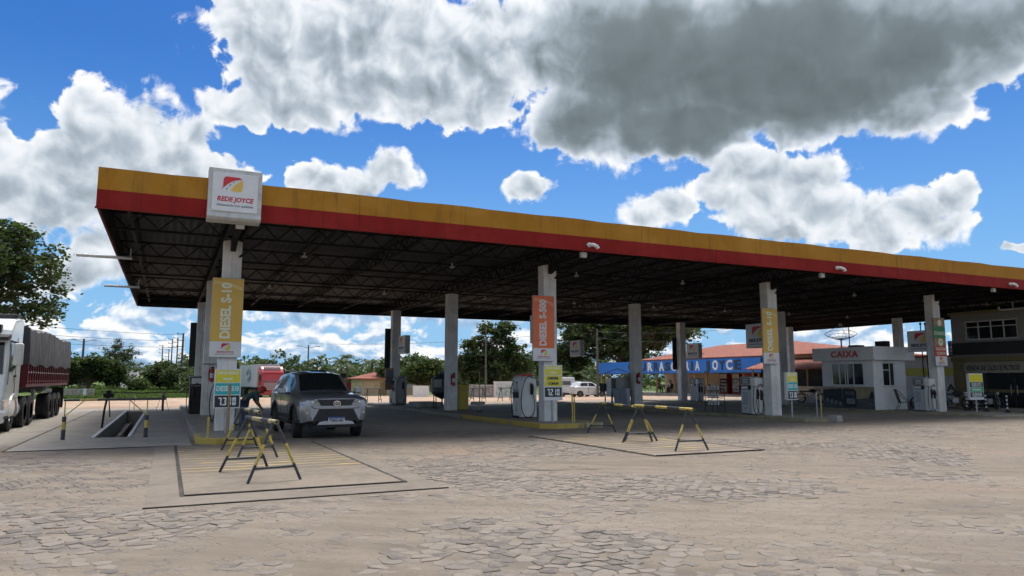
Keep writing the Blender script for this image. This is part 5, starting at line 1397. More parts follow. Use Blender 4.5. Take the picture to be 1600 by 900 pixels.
        for (x, z, r) in ((0.62, 0.965, 0.032), (0.72, 0.97, 0.032)):
            mb = MB(); mb.lathe([(r, f(x) - 0.045), (r * 0.8, f(x) - 0.052)], (s * x, 0, z), 12, 'y'); mb.build('projector', M['chrome'], h, smooth=True)
        mb = MB(); pts = [(0.50, 0.93), (0.62, 0.905), (0.74, 0.895), (0.83, 0.925)]
        for a, b in zip(pts, pts[1:]): mb.add([(s * a[0], f(a[0]) - 0.036, a[1]), (s * b[0], f(b[0]) - 0.036, b[1]), (s * b[0], f(b[0]) - 0.036, b[1] + 0.014), (s * a[0], f(a[0]) - 0.036, a[1] + 0.014)], [(0, 1, 2, 3)])
        mb.build('light_strip', M['lamp_clear'], h)
        fg = [(0.66, 0.60), (0.80, 0.60), (0.88, 0.82), (0.72, 0.84), (0.655, 0.80)]
        g = lambda x: -2.36 + 0.30 * max(0.0, (x - 0.60) / 0.33) ** 1.6
        mb = MB(); mb.add([(s * x, g(x) - 0.03, z) for x, z in fg] + [(s * x, g(x) + 0.10, z) for x, z in fg], [tuple(range(5)), tuple(reversed(range(5, 10)))] + [(i, i + 5, (i + 1) % 5 + 5, (i + 1) % 5) for i in range(5)])
        o = mb.build('fog_recess', M['black'], t, bevel=0.004)
        mb = MB(); mb.lathe([(0.035, -2.33), (0.03, -2.36)], (s * 0.745, 0, 0.69), 12, 'y'); mb.build('fog_lamp', M['lamp_clear'], o)
        mb = MB(); mb.box(min(s * 0.78, s * 0.86), max(s * 0.78, s * 0.86), 2.20, 2.37, 0.90, 1.12); mb.build('tail_light', M['lamp_red'], t, bevel=0.01)
        wheel(t, s * 0.80, ax[0], 0.395, 0.25, s, steer=R_(-9)); wheel(t, s * 0.80, ax[1], 0.395, 0.25, s)
    # windscreen, following the body
    def ws(yA, yB, wA, wB, zoff, name):
        rows = []
        for j in range(7):
            y = yA + (yB - yA) * j / 6; k = interp(keys, y); row = []
            for i in range(-6, 7):
                u = i / 6.0; w4, z4, w5, z5, z6 = k[8], k[9], k[10], k[11], k[12]
                x = u * (wA + (wB - wA) * j / 6); ax_ = abs(x)
                z = z6 + (z5 - z6) * min(ax_ / w5, 1) if ax_ < w5 else z5 + (z4 - z5) * (ax_ - w5) / (w4 - w5)
                row.append((x, y - 0.010 * (1 if zoff > 0 else -1), z + zoff))
            rows.append(row)
        mb = MB(); mb.grid(rows); return mb.build(name, M['glass_dark'], t, smooth=True)
    ws(-0.97, -0.26, 0.66, 0.56, 0.012, 'windscreen')
    mb = MB(); mb.tube([(-0.62, -1.02, 1.25), (-0.05, -1.05, 1.265)], 0.012, 5); mb.tube([(0.05, -1.03, 1.265), (0.62, -1.0, 1.25)], 0.012, 5); mb.build('wiper', M['black'], t)
    # nose
    y = -2.385
    def nose(pts, m, name, dy0=0.0, dy1=-0.02, bev=0.006):
        mb = MB(); mb.prism(pts, 'y', y + dy1, y + dy0 + 0.05); return mb.build(name, M[m], t, bevel=bev)
    nose([(-0.50, 1.03), (-0.40, 0.87), (0.40, 0.87), (0.50, 1.03)], 'black', 'upper_grille', dy1=-0.012)
    nose([(-0.66, 0.875), (-0.40, 0.865), (0.40, 0.865), (0.66, 0.875), (0.60, 0.80), (0.42, 0.775), (-0.42, 0.775), (-0.60, 0.80)], 'car_grey', 'bumper_bar', dy1=-0.05, bev=0.02)
    nose([(-0.44, 0.775), (0.44, 0.775), (0.62, 0.47), (-0.62, 0.47)], 'black', 'lower_grille', dy1=-0.03)
    mb = MB()
    for k in range(4): mb.box(-0.40 - 0.03 * k, 0.40 + 0.03 * k, y - 0.04, y - 0.031, 0.735 - 0.055 * k, 0.745 - 0.055 * k)
    mb.build('grille_bars', M['matte_dark'], t)
    for s in (-1, 1):
        q = [(0.44, 0.80), (0.66, 0.84), (0.655, 0.60), (0.80, 0.58), (0.86, 0.50), (0.62, 0.47)]
        pts = [(s * a, b) for a, b in q]
        f = lambda x: y + 0.03 + 0.34 * max(0.0, (abs(x) - 0.56) / 0.34) ** 1.8
        mb = MB(); n = len(pts)
        mb.add([(x, f(x) - 0.06, z) for x, z in pts] + [(x, f(x) + 0.08, z) for x, z in pts], [tuple(range(n)), tuple(reversed(range(n, 2 * n)))] + [(i, i + n, (i + 1) % n + n, (i + 1) % n) for i in range(n)])
        mb.build('bumper_corner', M['car_grey'], t, bevel=0.012)
        mb = MB(); pts = [(s * 0.50, 0.50), (s * 0.62, 0.465), (s * 0.90, 0.50), (s * 0.90, 0.43), (s * 0.55, 0.41)]; n = 5
        mb.add([(x, f(x) - 0.07, z) for x, z in pts] + [(x, f(x) + 0.10, z) for x, z in pts], [tuple(range(n)), tuple(reversed(range(n, 2 * n)))] + [(i, i + n, (i + 1) % n + n, (i + 1) % n) for i in range(n)])
        mb.build('bumper_lip', M['matte_dark'], t, bevel=0.01)
    nose([(-0.50, 0.37), (0.50, 0.37), (0.44, 0.45), (0.30, 0.475), (-0.30, 0.475), (-0.44, 0.45)], 'silver', 'skid_plate', dy1=-0.055, bev=0.015)
    nose([(-0.60, 0.36), (0.60, 0.36), (0.52, 0.30), (-0.52, 0.30)], 'matte_dark', 'lower_valance', dy1=0.01)
    # oval chrome badge of three ellipses
    b = MB(); cz = 0.925
    def ring(rx, rz, cx, c_z, r=0.010, dy=-0.065):
        b.tube([(cx + rx * math.cos(a), y + dy, c_z + rz * math.sin(a)) for a in [k * math.pi / 14 for k in range(29)]], r, 5, caps=False)
    ring(0.092, 0.064, 0, cz, 0.011); ring(0.034, 0.058, 0, cz - 0.003, 0.008); ring(0.066, 0.025, 0, cz + 0.033, 0.008)
    b.build('badge', M['chrome'], t, smooth=True)
    mb = MB(); mb.box(-0.215, 0.215, y - 0.075, y - 0.06, 0.43, 0.57); p = mb.build('number_plate', M['plate_white'], t, bevel=0.004)
    mb = MB(); mb.box(-0.213, 0.213, y - 0.078, y - 0.0755, 0.535, 0.568); mb.build('plate_band', M['plate_blue'], p)
    text('PSM3H80', 0.11, M['ink'], p, (0, y - 0.0765, 0.482), width=0.37, bold=0.003)
    # roof luggage glimpsed from the front
    mb = MB(); mb.box(-0.05, 0.42, 0.5, 0.9, 1.80, 1.84); mb.build('roof_hatch', M['black'], t, bevel=0.01)
suv()

def hatch():
    t = thing('parked_hatchback', 'small white hatchback parked side-on in front of the white van', 'car', (37.6, 61.4, height(37.6, 61.4)), R_(84))
    keys = [(-1.95, 0.35, 0.55, 0.62, 0.55, 0.62, 0.72, 0.58, 0.76, 0.50, 0.79, 0.3, 0.80, 0.805),
            (-1.75, 0.25, 0.74, 0.80, 0.55, 0.78, 0.80, 0.70, 0.86, 0.58, 0.89, 0.35, 0.90, 0.905),
            (-0.95, 0.22, 0.78, 0.82, 0.58, 0.80, 0.92, 0.74, 0.97, 0.62, 1.00, 0.36, 1.01, 1.015),
            (-0.25, 0.22, 0.78, 0.82, 0.58, 0.81, 0.95, 0.76, 1.00, 0.58, 1.40, 0.36, 1.445, 1.46),
            (0.9, 0.22, 0.78, 0.82, 0.58, 0.81, 0.97, 0.76, 1.02, 0.57, 1.40, 0.36, 1.445, 1.46),
            (1.35, 0.24, 0.77, 0.81, 0.58, 0.80, 0.98, 0.74, 1.03, 0.57, 1.34, 0.36, 1.40, 1.41),
            (1.58, 0.26, 0.75, 0.80, 0.58, 0.79, 0.96, 0.72, 1.01, 0.57, 1.06, 0.35, 1.08, 1.085),
            (1.66, 0.30, 0.72, 0.77, 0.58, 0.77, 0.90, 0.69, 0.93, 0.56, 0.95, 0.34, 0.96, 0.965)]
    ax = (-1.2, 1.2)
    car_body(t, keys, ax, 0.34, 0.28, 'car_white', -1.95, 1.66)
    mb = MB(); mb.box(-0.66, 0.66, -1.7, 1.6, 0.16, 0.5); mb.build('underbody', M['matte_dark'], t)
    for s in (-1, 1):
        side_glass(t, keys, -0.62, 0.28, s, 0.08, 0.9, -0.2, 0.24); side_glass(t, keys, 0.36, 1.22, s, 0.08, 0.9, 0.32, 0.98)
        wheel(t, s * 0.70, ax[0], 0.29, 0.18, s, rim='rim'); wheel(t, s * 0.70, ax[1], 0.29, 0.18, s, rim='rim')
        mb = MB(); mb.box(min(s * 0.82, s * 0.98), max(s * 0.82, s * 0.98), -0.62, -0.50, 0.98, 1.08); mb.build('mirror', M['matte_dark'], t, bevel=0.02)
        mb = MB(); mb.box(min(s * 0.821, s * 0.828), max(s * 0.821, s * 0.828), 0.30, 0.33, 0.4, 0.98); mb.build('door_gap', M['black'], t)
        mb = MB(); mb.box(min(s * 0.821, s * 0.828), max(s * 0.821, s * 0.828), 0.15, 0.27, 0.84, 0.87); mb.build('door_handle', M['black'], t)
        mb = MB(); mb.box(min(s * 0.5, s * 0.72), max(s * 0.5, s * 0.72), -1.90, -1.70, 0.66, 0.76); mb.build('headlight', M['lamp_clear'], t, bevel=0.01)
        mb = MB(); mb.box(min(s * 0.60, s * 0.76), max(s * 0.60, s * 0.76), 1.48, 1.64, 0.76, 0.94); mb.build('tail_light', M['lamp_red'], t, bevel=0.01)
    rows = [[(-0.58, -0.93, 1.005), (0.58, -0.93, 1.005)], [(-0.50, -0.28, 1.43), (0.50, -0.28, 1.43)]]
    mb = MB(); mb.grid(rows); mb.build('windscreen', M['glass_dark'], t)
hatch()
def van():
    t = thing('white_van', 'white box-backed van with a roof rack standing behind the white hatchback', 'van', (37.7, 64.6, height(37.7, 64.6)), R_(80))
    mb = MB(); mb.prism([(-2.0, 0.35), (-2.0, 0.80), (-1.25, 1.05), (-0.85, 1.50), (0.0, 1.56), (0.0, 0.35)], 'x', -0.80, 0.80); mb.build('cab', M['car_white'], t, bevel=0.06, bseg=3)
    mb = MB(); mb.prism([(0.02, 0.35), (0.02, 1.90), (0.3, 1.96), (1.85, 1.94), (2.0, 1.75), (2.05, 0.4)], 'x', -0.82, 0.82); b = mb.build('box_body', M['car_white'], t, bevel=0.07, bseg=3)
    for s in (-1, 1):
        mb = MB(); mb.prism([(-1.05, 1.06), (-0.80, 1.42), (-0.14, 1.45), (-0.14, 1.06)], 'x', s * 0.802, s * 0.812); mb.build('side_window', M['glass_dark'], t)
        mb = MB(); mb.box(min(s * 0.822, s * 0.828), max(s * 0.822, s * 0.828), 0.45, 1.55, 1.15, 1.60); w_ = mb.build('box_window_frame', M['pump_grey'], b)
        mb = MB(); mb.box(min(s * 0.829, s * 0.832), max(s * 0.829, s * 0.832), 0.52, 1.48, 1.21, 1.54); mb.build('pale_pane', M['glass_tint'], w_)
        for y in (-1.35, 1.3): wheel(t, s * 0.72, y, 0.30, 0.18, s, rim='rim')
        mb = MB(); mb.box(min(s * 0.825, s * 0.83), max(s * 0.825, s * 0.83), 0.3, 1.9, 0.98, 1.03); mb.build('side_stripe', M['pump_grey'], b)
    mb = MB(); mb.add([(-0.66, -1.22, 1.08), (0.66, -1.22, 1.08), (0.62, -0.89, 1.48), (-0.62, -0.89, 1.48)], [(0, 1, 2, 3)]); mb.v = [(a, b_ - 0.02, c + 0.012) for a, b_, c in mb.v]; mb.build('windscreen', M['glass_dark'], t)
    mb = MB()
    for x in (-0.6, 0.6): mb.tube([(x, -0.8, 1.62), (x, 0.0, 1.66)], 0.02, 5)
    for y in (-0.75, -0.4, -0.05):
        mb.tube([(-0.6, y, 1.64), (0.6, y, 1.64)], 0.02, 5)
        for x in (-0.6, 0.6): mb.tube([(x, y, 1.50), (x, y, 1.64)], 0.016, 5)
    mb.build('roof_rack', M['matte_dark'], t)
    mb = MB(); mb.box(-0.75, 0.75, -1.9, 1.95, 0.2, 0.42); mb.build('underbody', M['matte_dark'], t)
van()

def grain_truck():
    t = thing('grain_truck', 'white cab truck with red drop-side trailer under a dark grey tarpaulin', 'truck', (-5.35, 24.1, 0))
    W = 1.20
    # cab, front at y=0
    mb = MB(); prof = [(0.0, 0.42), (-0.02, 1.05), (0.10, 1.62), (0.26, 2.72), (0.42, 3.00), (0.95, 3.34), (1.7, 3.42), (2.25, 3.42), (2.25, 0.95), (1.95, 0.95), (1.75, 0.42)]
    mb.prism(prof, 'x', -W, W); cab = mb.build('cab', M['truck_white'], t, bevel=0.09, bseg=3)
    mb = MB(); mb.box(-W + 0.1, W - 0.1, 1.6, 2.45, 3.20, 3.55); mb.build('roof_deflector', M['matte_dark'], t, bevel=0.05)
    mb = MB(); mb.add([(-W + .1, 0.10, 1.70), (W - .1, 0.10, 1.70), (W - .14, 0.25, 2.62), (-W + .14, 0.25, 2.62)], [(0, 1, 2, 3)]); mb.v = [(a, b - 0.025, c) for a, b, c in mb.v]; mb.build('windscreen', M['glass_dark'], t)
    mb = MB(); mb.prism([(-0.12, 2.66), (0.30, 2.74), (0.34, 2.86), (-0.14, 2.76)], 'x', -W, W); mb.build('sun_visor', M['matte_dark'], t)
    mb = MB(); mb.box(-W + 0.25, W - 0.25, 0.22, 0.5, 2.92, 3.14); mb.build('name_panel', M['matte_dark'], t, bevel=0.02)
    mb = MB(); mb.box(-0.85, 0.85, -0.05, 0.03, 0.95, 1.5); mb.build('grille', M['matte_dark'], t, bevel=0.02)
    for s in (-1, 1):
        mb = MB(); mb.prism([(0.42, 1.78), (0.44, 2.60), (1.28, 2.66), (1.28, 1.92), (0.9, 1.78)], 'x', s * (W + 0.004), s * (W + 0.014)); mb.build('side_window', M['glass_tint'], cab)
        mb = MB(); mb.box(min(s * W, s * (W + 0.01)), max(s * W, s * (W + 0.01)), 1.36, 1.38, 1.0, 2.8); mb.box(min(s * W, s * (W + 0.01)), max(s * W, s * (W + 0.01)), 0.30, 0.32, 1.4, 2.7); mb.box(min(s * (W + .002), s * (W + 0.05)), max(s * (W + .002), s * (W + 0.05)), 1.12, 1.30, 1.62, 1.68); mb.build('door_gap', M['matte_dark'], cab)
        # mirror on two arms
        mb = MB(); mb.box(min(s * (W + 0.10), s * (W + 0.34)), max(s * (W + 0.10), s * (W + 0.34)), 0.12, 0.30, 1.95, 2.60); m_ = mb.build('mirror', M['off_white'], t, bevel=0.05)
        mb = MB(); mb.tube([(s * W, 0.35, 2.66), (s * (W + 0.2), 0.22, 2.60)], 0.03, 6); mb.tube([(s * W, 0.35, 1.80), (s * (W + 0.2), 0.22, 1.98)], 0.03, 6); mb.build('mirror_arm', M['matte_dark'], m_)
        # wheel arch, steps and headlight
        mb = MB(); pts = [(0.72 * math.cos(a) + 1.42, 0.62 * math.sin(a) + 0.52) for a in [k * math.pi / 12 for k in range(13)]]
        pin = [(0.58 * math.cos(a) + 1.42, 0.52 * math.sin(a) + 0.52) for a in [k * math.pi / 12 for k in range(12, -1, -1)]]
        mb.prism(pts + pin, 'x', s * (W - 0.3), s * (W + 0.03)); mb.build('mudguard', M['truck_white'], t, bevel=0.01)
        mb = MB(); mb.box(min(s * (W - 0.3), s * (W + 0.02)), max(s * (W - 0.3), s * (W + 0.02)), 0.1, 0.70, 0.42, 0.5); mb.build('step', M['matte_dark'], t)
        mb = MB(); mb.prism([(-0.04, 0.72), (0.34, 0.74), (0.36, 1.05), (-0.04, 0.96)], 'x', s * (W - 0.32), s * (W + 0.008)); mb.build('headlight', M['lamp_clear'], t, bevel=0.02)
    mb = MB(); mb.box(-W - 0.01, W + 0.01, -0.12, 0.30, 0.30, 0.68); mb.build('bumper', M['truck_white'], t, bevel=0.06, bseg=3)
    # chassis, tanks
    mb = MB(); mb.box(-0.5, 0.5, 0.4, 7.0, 0.72, 0.98); mb.box(-0.45, 0.45, 6.8, 14.6, 1.05, 1.3); mb.build('chassis', M['matte_dark'], t)
    mb = MB(); mb.lathe([(0.30, 2.35), (0.31, 2.4), (0.31, 2.9), (0.30, 2.95)], (W - 0.34, 0, 0.62), 20, 'y'); mb.build('fuel_tank', M['silver'], t, smooth=True)
    mb = MB(); mb.box(-W + 0.1, W - 0.1, 2.3, 2.34, 0.9, 3.1); mb.build('cab_back', M['matte_dark'], t)
    for s in (-1, 1):
        wheel(t, s * 1.02, 1.42, 0.50, 0.30, s, rim='rim', spokes=10)
        for y in (4.35, 5.55): wheel(t, s * 0.98, y, 0.50, 0.46, s, rim='rim', spokes=10)
        for y in (10.1, 11.35, 12.6): wheel(t, s * 0.98, y, 0.50, 0.46, s, rim='rim', spokes=10)
        mb = MB(); mb.box(min(s * 0.75, s * 1.2), max(s * 0.75, s * 1.2), 14.0, 14.06, 0.3, 1.2); mb.build('mud_flap', M['rubber'], t)
        mb = MB(); mb.box(min(s * 0.9, s * 1.0), max(s * 0.9, s * 1.0), 7.4, 7.55, 0.35, 1.2); mb.build('landing_leg', M['galv'], t)
    # trailer
    Y0, Y1 = 3.85, 14.75
    mb = MB(); mb.box(-W - 0.05, W + 0.05, Y0, Y1, 1.30, 1.42); mb.build('trailer_floor', M['trailer_red'], t)
    for s in (-1, 1):
        mb = MB(); x = s * (W + 0.03)
        mb.box(min(x, x - s * 0.05), max(x, x - s * 0.05), Y0, Y1, 1.42, 2.10)
        n = 22
        for k in range(n + 1):
            y = Y0 + (Y1 - Y0 - 0.06) * k / n; mb.box(min(x, x + s * 0.05), max(x, x + s * 0.05), y, y + 0.07, 1.40, 2.12)
        for z in (1.46, 1.76, 2.06): mb.box(min(x, x + s * 0.03), max(x, x + s * 0.03), Y0, Y1, z, z + 0.05)
        mb.build('drop_side', M['trailer_red'], t)
        mb = MB()
        for k in range(n):
            y = Y0 + (Y1 - Y0 - 0.06) * (k + 0.35) / n; mb.box(min(x + s * 0.031, x + s * 0.04), max(x + s * 0.031, x + s * 0.04), y, y + 0.16, 1.765, 1.80)
        mb.build('reflective_marks', M['off_white'], t)
    mb = MB(); mb.box(-W, W, Y0 - 0.02, Y0 + 0.05, 1.40, 2.9); mb.build('headboard', M['trailer_red'], t)
    # tarpaulin with hanging folds
    rows = []; N_ = 150
    for k in range(N_ + 1):
        y = Y0 - 0.05 + (Y1 - Y0 + 0.1) * k / N_
        f = 0.014 * math.sin(y * 9.3 + 2 * math.sin(y)) + 0.007 * math.sin(y * 21.0 + 1.3) + 0.02 * noise.noise(Vector((y * 2.0, 0, 0)))
        top = 3.28 + 0.05 * math.sin(y * 0.9) + 0.025 * math.sin(y * 5.5) - 0.05 * noise.noise(Vector((y * 0.8, 3, 0)))
        bot = 2.03 + 0.05 * math.sin(y * 2.3) + 0.02 * math.sin(y * 11)
        x = W + 0.10
        rows.append([(-x - f, y, bot), (-x - f * 0.7 + 0.01, y, (bot + top) / 2), (-x + 0.05 - f * 0.3, y, top - 0.06), (-x + 0.2, y, top), (0, y, top + 0.14), (x - 0.2, y, top), (x - 0.05 + f * 0.3, y, top - 0.06), (x + f * 0.7 - 0.01, y, (bot + top) / 2), (x + f, y, bot)])
    mb = MB(); mb.grid(rows); n = 9; mb.f.append(tuple(range(n))); mb.mi.append(0); mb.f.append(tuple(range(N_ * n, N_ * n + n))); mb.mi.append(0)
    mb.build('tarpaulin', M['tarp'], t, smooth=True, angle=50)
grain_truck()
def shift_cab():
    t = [o for o in bpy.data.objects if o.name.startswith('grain_truck')][0]
    for c in kids(t):
        n = c.name.split('.')[0]
        if n in ('cab', 'roof_deflector', 'windscreen', 'sun_visor', 'name_panel', 'grille', 'mirror', 'mudguard', 'step', 'headlight', 'bumper', 'cab_back', 'fuel_tank') or (n == 'wheel' and c.location.y < 2): c.location.y += 0.80
shift_cab()

def red_truck():
    t = thing('red_truck', 'red cab truck with a long white box trailer parked in the rear yard', 'truck', (10.72, 84.6, height(10.7, 88)), R_(-3.5) * -1)
    W = 1.22
    mb = MB(); mb.prism([(0.0, 0.40), (-0.02, 1.4), (0.14, 2.75), (0.5, 3.2), (0.9, 3.45), (2.1, 3.5), (2.1, 0.9), (1.7, 0.4)], 'x', -W, W); cab = mb.build('cab', M['truck_red'], t, bevel=0.08, bseg=3)
    mb = MB(); mb.add([(-W + .12, 0.06, 1.75), (W - .12, 0.06, 1.75), (W - .16, 0.17, 2.60), (-W + .16, 0.17, 2.60)], [(0, 1, 2, 3)]); mb.v = [(a, b - 0.04, c) for a, b, c in mb.v]; mb.build('windscreen', M['glass_tint'], t)
    mb = MB(); mb.box(-W + 0.05, W - 0.05, -0.12, 0.28, 2.72, 2.84); mb.build('sun_visor', M['truck_red'], t, bevel=0.02)
    mb = MB(); mb.box(-0.9, 0.9, 0.36, 0.8, 3.10, 3.42); mb.build('roof_panel', M['pump_grey'], t, bevel=0.03)
    mb = MB()
    for k in range(4): mb.box(-0.95, 0.95, -0.06, 0.02, 0.86 + 0.2 * k, 1.0 + 0.2 * k)
    mb.build('grille', M['pump_grey'], t, bevel=0.01)
    for s in (-1, 1):
        mb = MB(); mb.box(min(s * 0.80, s * 1.18), max(s * 0.80, s * 1.18), -0.07, 0.02, 0.66, 0.84); mb.build('headlight', M['lamp_clear'], t, bevel=0.02)
        mb = MB(); mb.box(min(s * 1.26, s * 1.48), max(s * 1.26, s * 1.48), -0.02, 0.12, 1.85, 2.6); m_ = mb.build('mirror', M['matte_dark'], t, bevel=0.03)
        mb = MB(); mb.prism([(0.4, 1.75), (0.45, 2.55), (1.3, 2.6), (1.3, 1.8)], 'x', s * (W + 0.003), s * (W + 0.012)); mb.build('side_window', M['glass_dark'], cab)
        mb = MB(); mb.box(min(s * 1.0, s * 1.24), max(s * 1.0, s * 1.24), 0.1, 2.0, 1.25, 1.35); mb.build('chrome_trim', M['silver'], t)
        wheel(t, s * 1.02, 1.4, 0.5, 0.3, s, rim='rim', spokes=8)
        for y in (4.4, 5.6, 11.8, 13.0, 14.2): wheel(t, s * 0.98, y, 0.5, 0.44, s, rim='rim', spokes=8)
    mb = MB(); mb.box(-W, W, -0.1, 0.3, 0.28, 0.62); mb.build('bumper', M['truck_red'], t, bevel=0.04)
    mb = MB(); mb.box(-0.5, 0.5, 0.5, 15.0, 0.75, 1.05); mb.build('chassis', M['matte_dark'], t)
    mb = MB(); mb.box(-W - 0.06, W + 0.06, 2.6, 15.4, 1.15, 3.72)
    b = mb.build('box_trailer', M['trailer_white'], t, bevel=0.03)
    mb = MB()
    for k in range(12): mb.box(-W - 0.075, -W - 0.062, 2.8 + k * 1.05, 2.83 + k * 1.05, 1.2, 3.68)
    mb.box(-W - 0.078, W + 0.07, 2.58, 15.42, 1.12, 1.20)
    mb.build('trailer_seams', M['pump_grey'], b)
    mb = MB()   # large faded round logo on the side
    for k in range(3): mb.tube([(-W - 0.068, 8.0 + (1.5 - 0.35 * k) * math.cos(a), 2.5 + (0.75 - 0.2 * k) * math.sin(a)) for a in [q * math.pi / 12 for q in range(4 * (k % 2), 22)]], 0.05, 4)
    mb.build('side_emblem', M['grey_text'], b)
red_truck()

def motorcycle(label, loc, rz, col='matte_dark', src=None):
    if src is not None:
        c = copy_tree(src, None, label, loc, rz); return c
    t = thing('motorcycle', label, 'motorcycle', loc, rz, 'motorcycles parked by the shop')
    for y in (-0.63, 0.63):
        mb = MB(); mb.tube([(0, y + 0.28 * math.cos(a), 0.30 + 0.28 * math.sin(a)) for a in [k * math.pi / 12 for k in range(25)]], 0.045, 8, caps=False); w = mb.build('wheel', M['rubber'], t, smooth=True)
        mb = MB(); mb.lathe([(0.05, -0.06), (0.05, 0.06)], (0, y, 0.30), 10, 'x')
        for k in range(8):
            a = k * math.pi / 4; mb.tube([(0, y, 0.30), (0, y + 0.25 * math.cos(a), 0.30 + 0.25 * math.sin(a))], 0.006, 4)
        mb.lathe([(0.235, -0.015), (0.235, 0.015)], (0, y, 0.30), 20, 'x') if False else None
        mb.build('spokes', M['galv'], w)
    mb = MB(); mb.tube([(0, -0.42, 0.88), (0, -0.15, 0.55), (0, 0.15, 0.40), (0, 0.4, 0.62), (0, 0.75, 0.72)], 0.03, 6); mb.tube([(0.08, 0.15, 0.38), (0.08, 0.63, 0.30)], 0.02, 6); mb.build('frame', M['matte_dark'], t)
    mb = MB(); mb.tube([(0.07, -0.63, 0.30), (0.07, -0.45, 0.88)], 0.02, 6); mb.tube([(-0.07, -0.63, 0.30), (-0.07, -0.45, 0.88)], 0.02, 6); mb.build('fork', M['galv'], t)
    mb = MB(); mb.tube([(-0.36, -0.30, 0.98), (-0.15, -0.42, 0.95), (0.15, -0.42, 0.95), (0.36, -0.30, 0.98)], 0.014, 6); mb.tube([(0.22, -0.4, 0.95), (0.27, -0.38, 1.14)], 0.006, 4); mb.tube([(-0.22, -0.4, 0.95), (-0.27, -0.38, 1.14)], 0.006, 4); mb.build('handlebar', M['matte_dark'], t)
    mb = MB(); mb.lathe([(0.06, -0.38), (0.12, -0.25), (0.13, -0.05), (0.07, 0.08)], (0, 0, 0.78), 12, 'y'); mb.build('fuel_tank', M[col], t, smooth=True)
    mb = MB(); mb.box(-0.11, 0.11, 0.05, 0.72, 0.70, 0.79); mb.build('seat', M['black'], t, bevel=0.03)
    mb = MB(); mb.lathe([(0.14, -0.12), (0.15, 0.12)], (0, 0, 0.42), 10, 'x'); mb.box(-0.10, 0.10, -0.18, 0.12, 0.30, 0.56); mb.build('engine', M['galv'], t)
    mb = MB(); mb.lathe([(0.09, -0.60), (0.07, -0.50)], (0, 0, 0.82), 12, 'y'); mb.build('headlight', M['lamp_clear'], t, smooth=True)
    mb = MB(); mb.tube([(0.12, -0.05, 0.30), (0.15, 0.3, 0.28), (0.17, 0.75, 0.36)], [0.02, 0.03, 0.04], 8); mb.build('exhaust', M['galv'], t)
    return t
mc = motorcycle('dark motorcycle leaning right behind the rightmost column', (36.6, 25.4, 0.02), R_(70))
motorcycle('dark motorcycle parked beside the shop corner, right of the first one', (37.2, 24.3, 0.02), R_(55), src=mc)
motorcycle('dark motorcycle in front of the shop window, behind the striped bollards', (37.4, 22.7, 0.02), R_(75), src=mc)
motorcycle('motorcycle cut off by the right edge of the photo by the shop', (38.0, 19.3, 0.02), R_(80), src=mc)
motorcycle('motorcycle seen just left of the cashier kiosk', (38.5, 34.8, 0.0), R_(60), src=mc)

# ------------------------------------------------------------------ buildings
def tile_material():
    m = bpy.data.materials.new('clay_tiles'); m.use_nodes = True; t = m.node_tree; N = NT(t); b = t.nodes['Principled BSDF']
    co = N.n('ShaderNodeTexCoord').outputs['Object']; sp = N.n('ShaderNodeSeparateXYZ', inp={0: co})
    wv = N.m('SINE', N.m('MULTIPLY', sp.outputs[1], 28.0))
    row = N.m('FRACT', N.m('MULTIPLY', sp.outputs[0], 2.6))
    n = N.noise(co, 2.2, 8.0, 0.7); n2 = N.noise(co, 14.0, 4.0, 0.7)
    c = N.ramp(N.m('ADD', N.m('MULTIPLY', n, 0.5), N.m('MULTIPLY', n2, 0.5)), [(0.32, (0.12, 0.045, 0.035)), (0.5, (0.34, 0.10, 0.06)), (0.66, (0.46, 0.17, 0.10)), (0.85, (0.50, 0.30, 0.22))])
    c = N.mix(N.m('MULTIPLY', N.smooth(row, 0.86, 0.97), 0.6), c, (0.07, 0.03, 0.025))
    c = N.mix(N.m('MULTIPLY', N.m('SUBTRACT', 1.0, N.smooth(wv, -0.9, -0.3)), 0.5), c, (0.09, 0.035, 0.03))
    t.links.new(c, b.inputs['Base Color']); b.inputs['Roughness'].default_value = 0.85
    bn = N.n('ShaderNodeBump', inp={'Strength': 0.8, 'Distance': 0.05, 'Height': N.m('ADD', wv, N.m('MULTIPLY', row, 0.7))}); t.links.new(bn.outputs[0], b.inputs['Normal'])
    return m
M['tiles'] = tile_material()
mk('small_tiles', (0.20, 0.19, 0.17), 0.35, var=0.12, vs=8, dirt=0.5, dcol=(0.2, 0.19, 0.16))
mk('ochre', (0.17, 0.14, 0.06), 0.6, var=0.12, dirt=0.4)
mk('awning_cream', (0.30, 0.28, 0.22), 0.6, var=0.1, dirt=0.5)
mk('red_door', (0.20, 0.015, 0.015), 0.45, var=0.15)
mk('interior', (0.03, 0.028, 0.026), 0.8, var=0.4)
mk('road_paint_dark', (0.025, 0.028, 0.035), 0.5, var=0.3)
mk('mural_sky', (0.33, 0.29, 0.17), 0.55, var=0.4, vs=2)
mk('mural_road', (0.07, 0.085, 0.10), 0.55, var=0.3, vs=4)
mk('mural_truck', (0.010, 0.016, 0.028), 0.5, var=0.4, vs=6)
mk('mural_mid', (0.16, 0.19, 0.23), 0.5, var=0.3, vs=6)

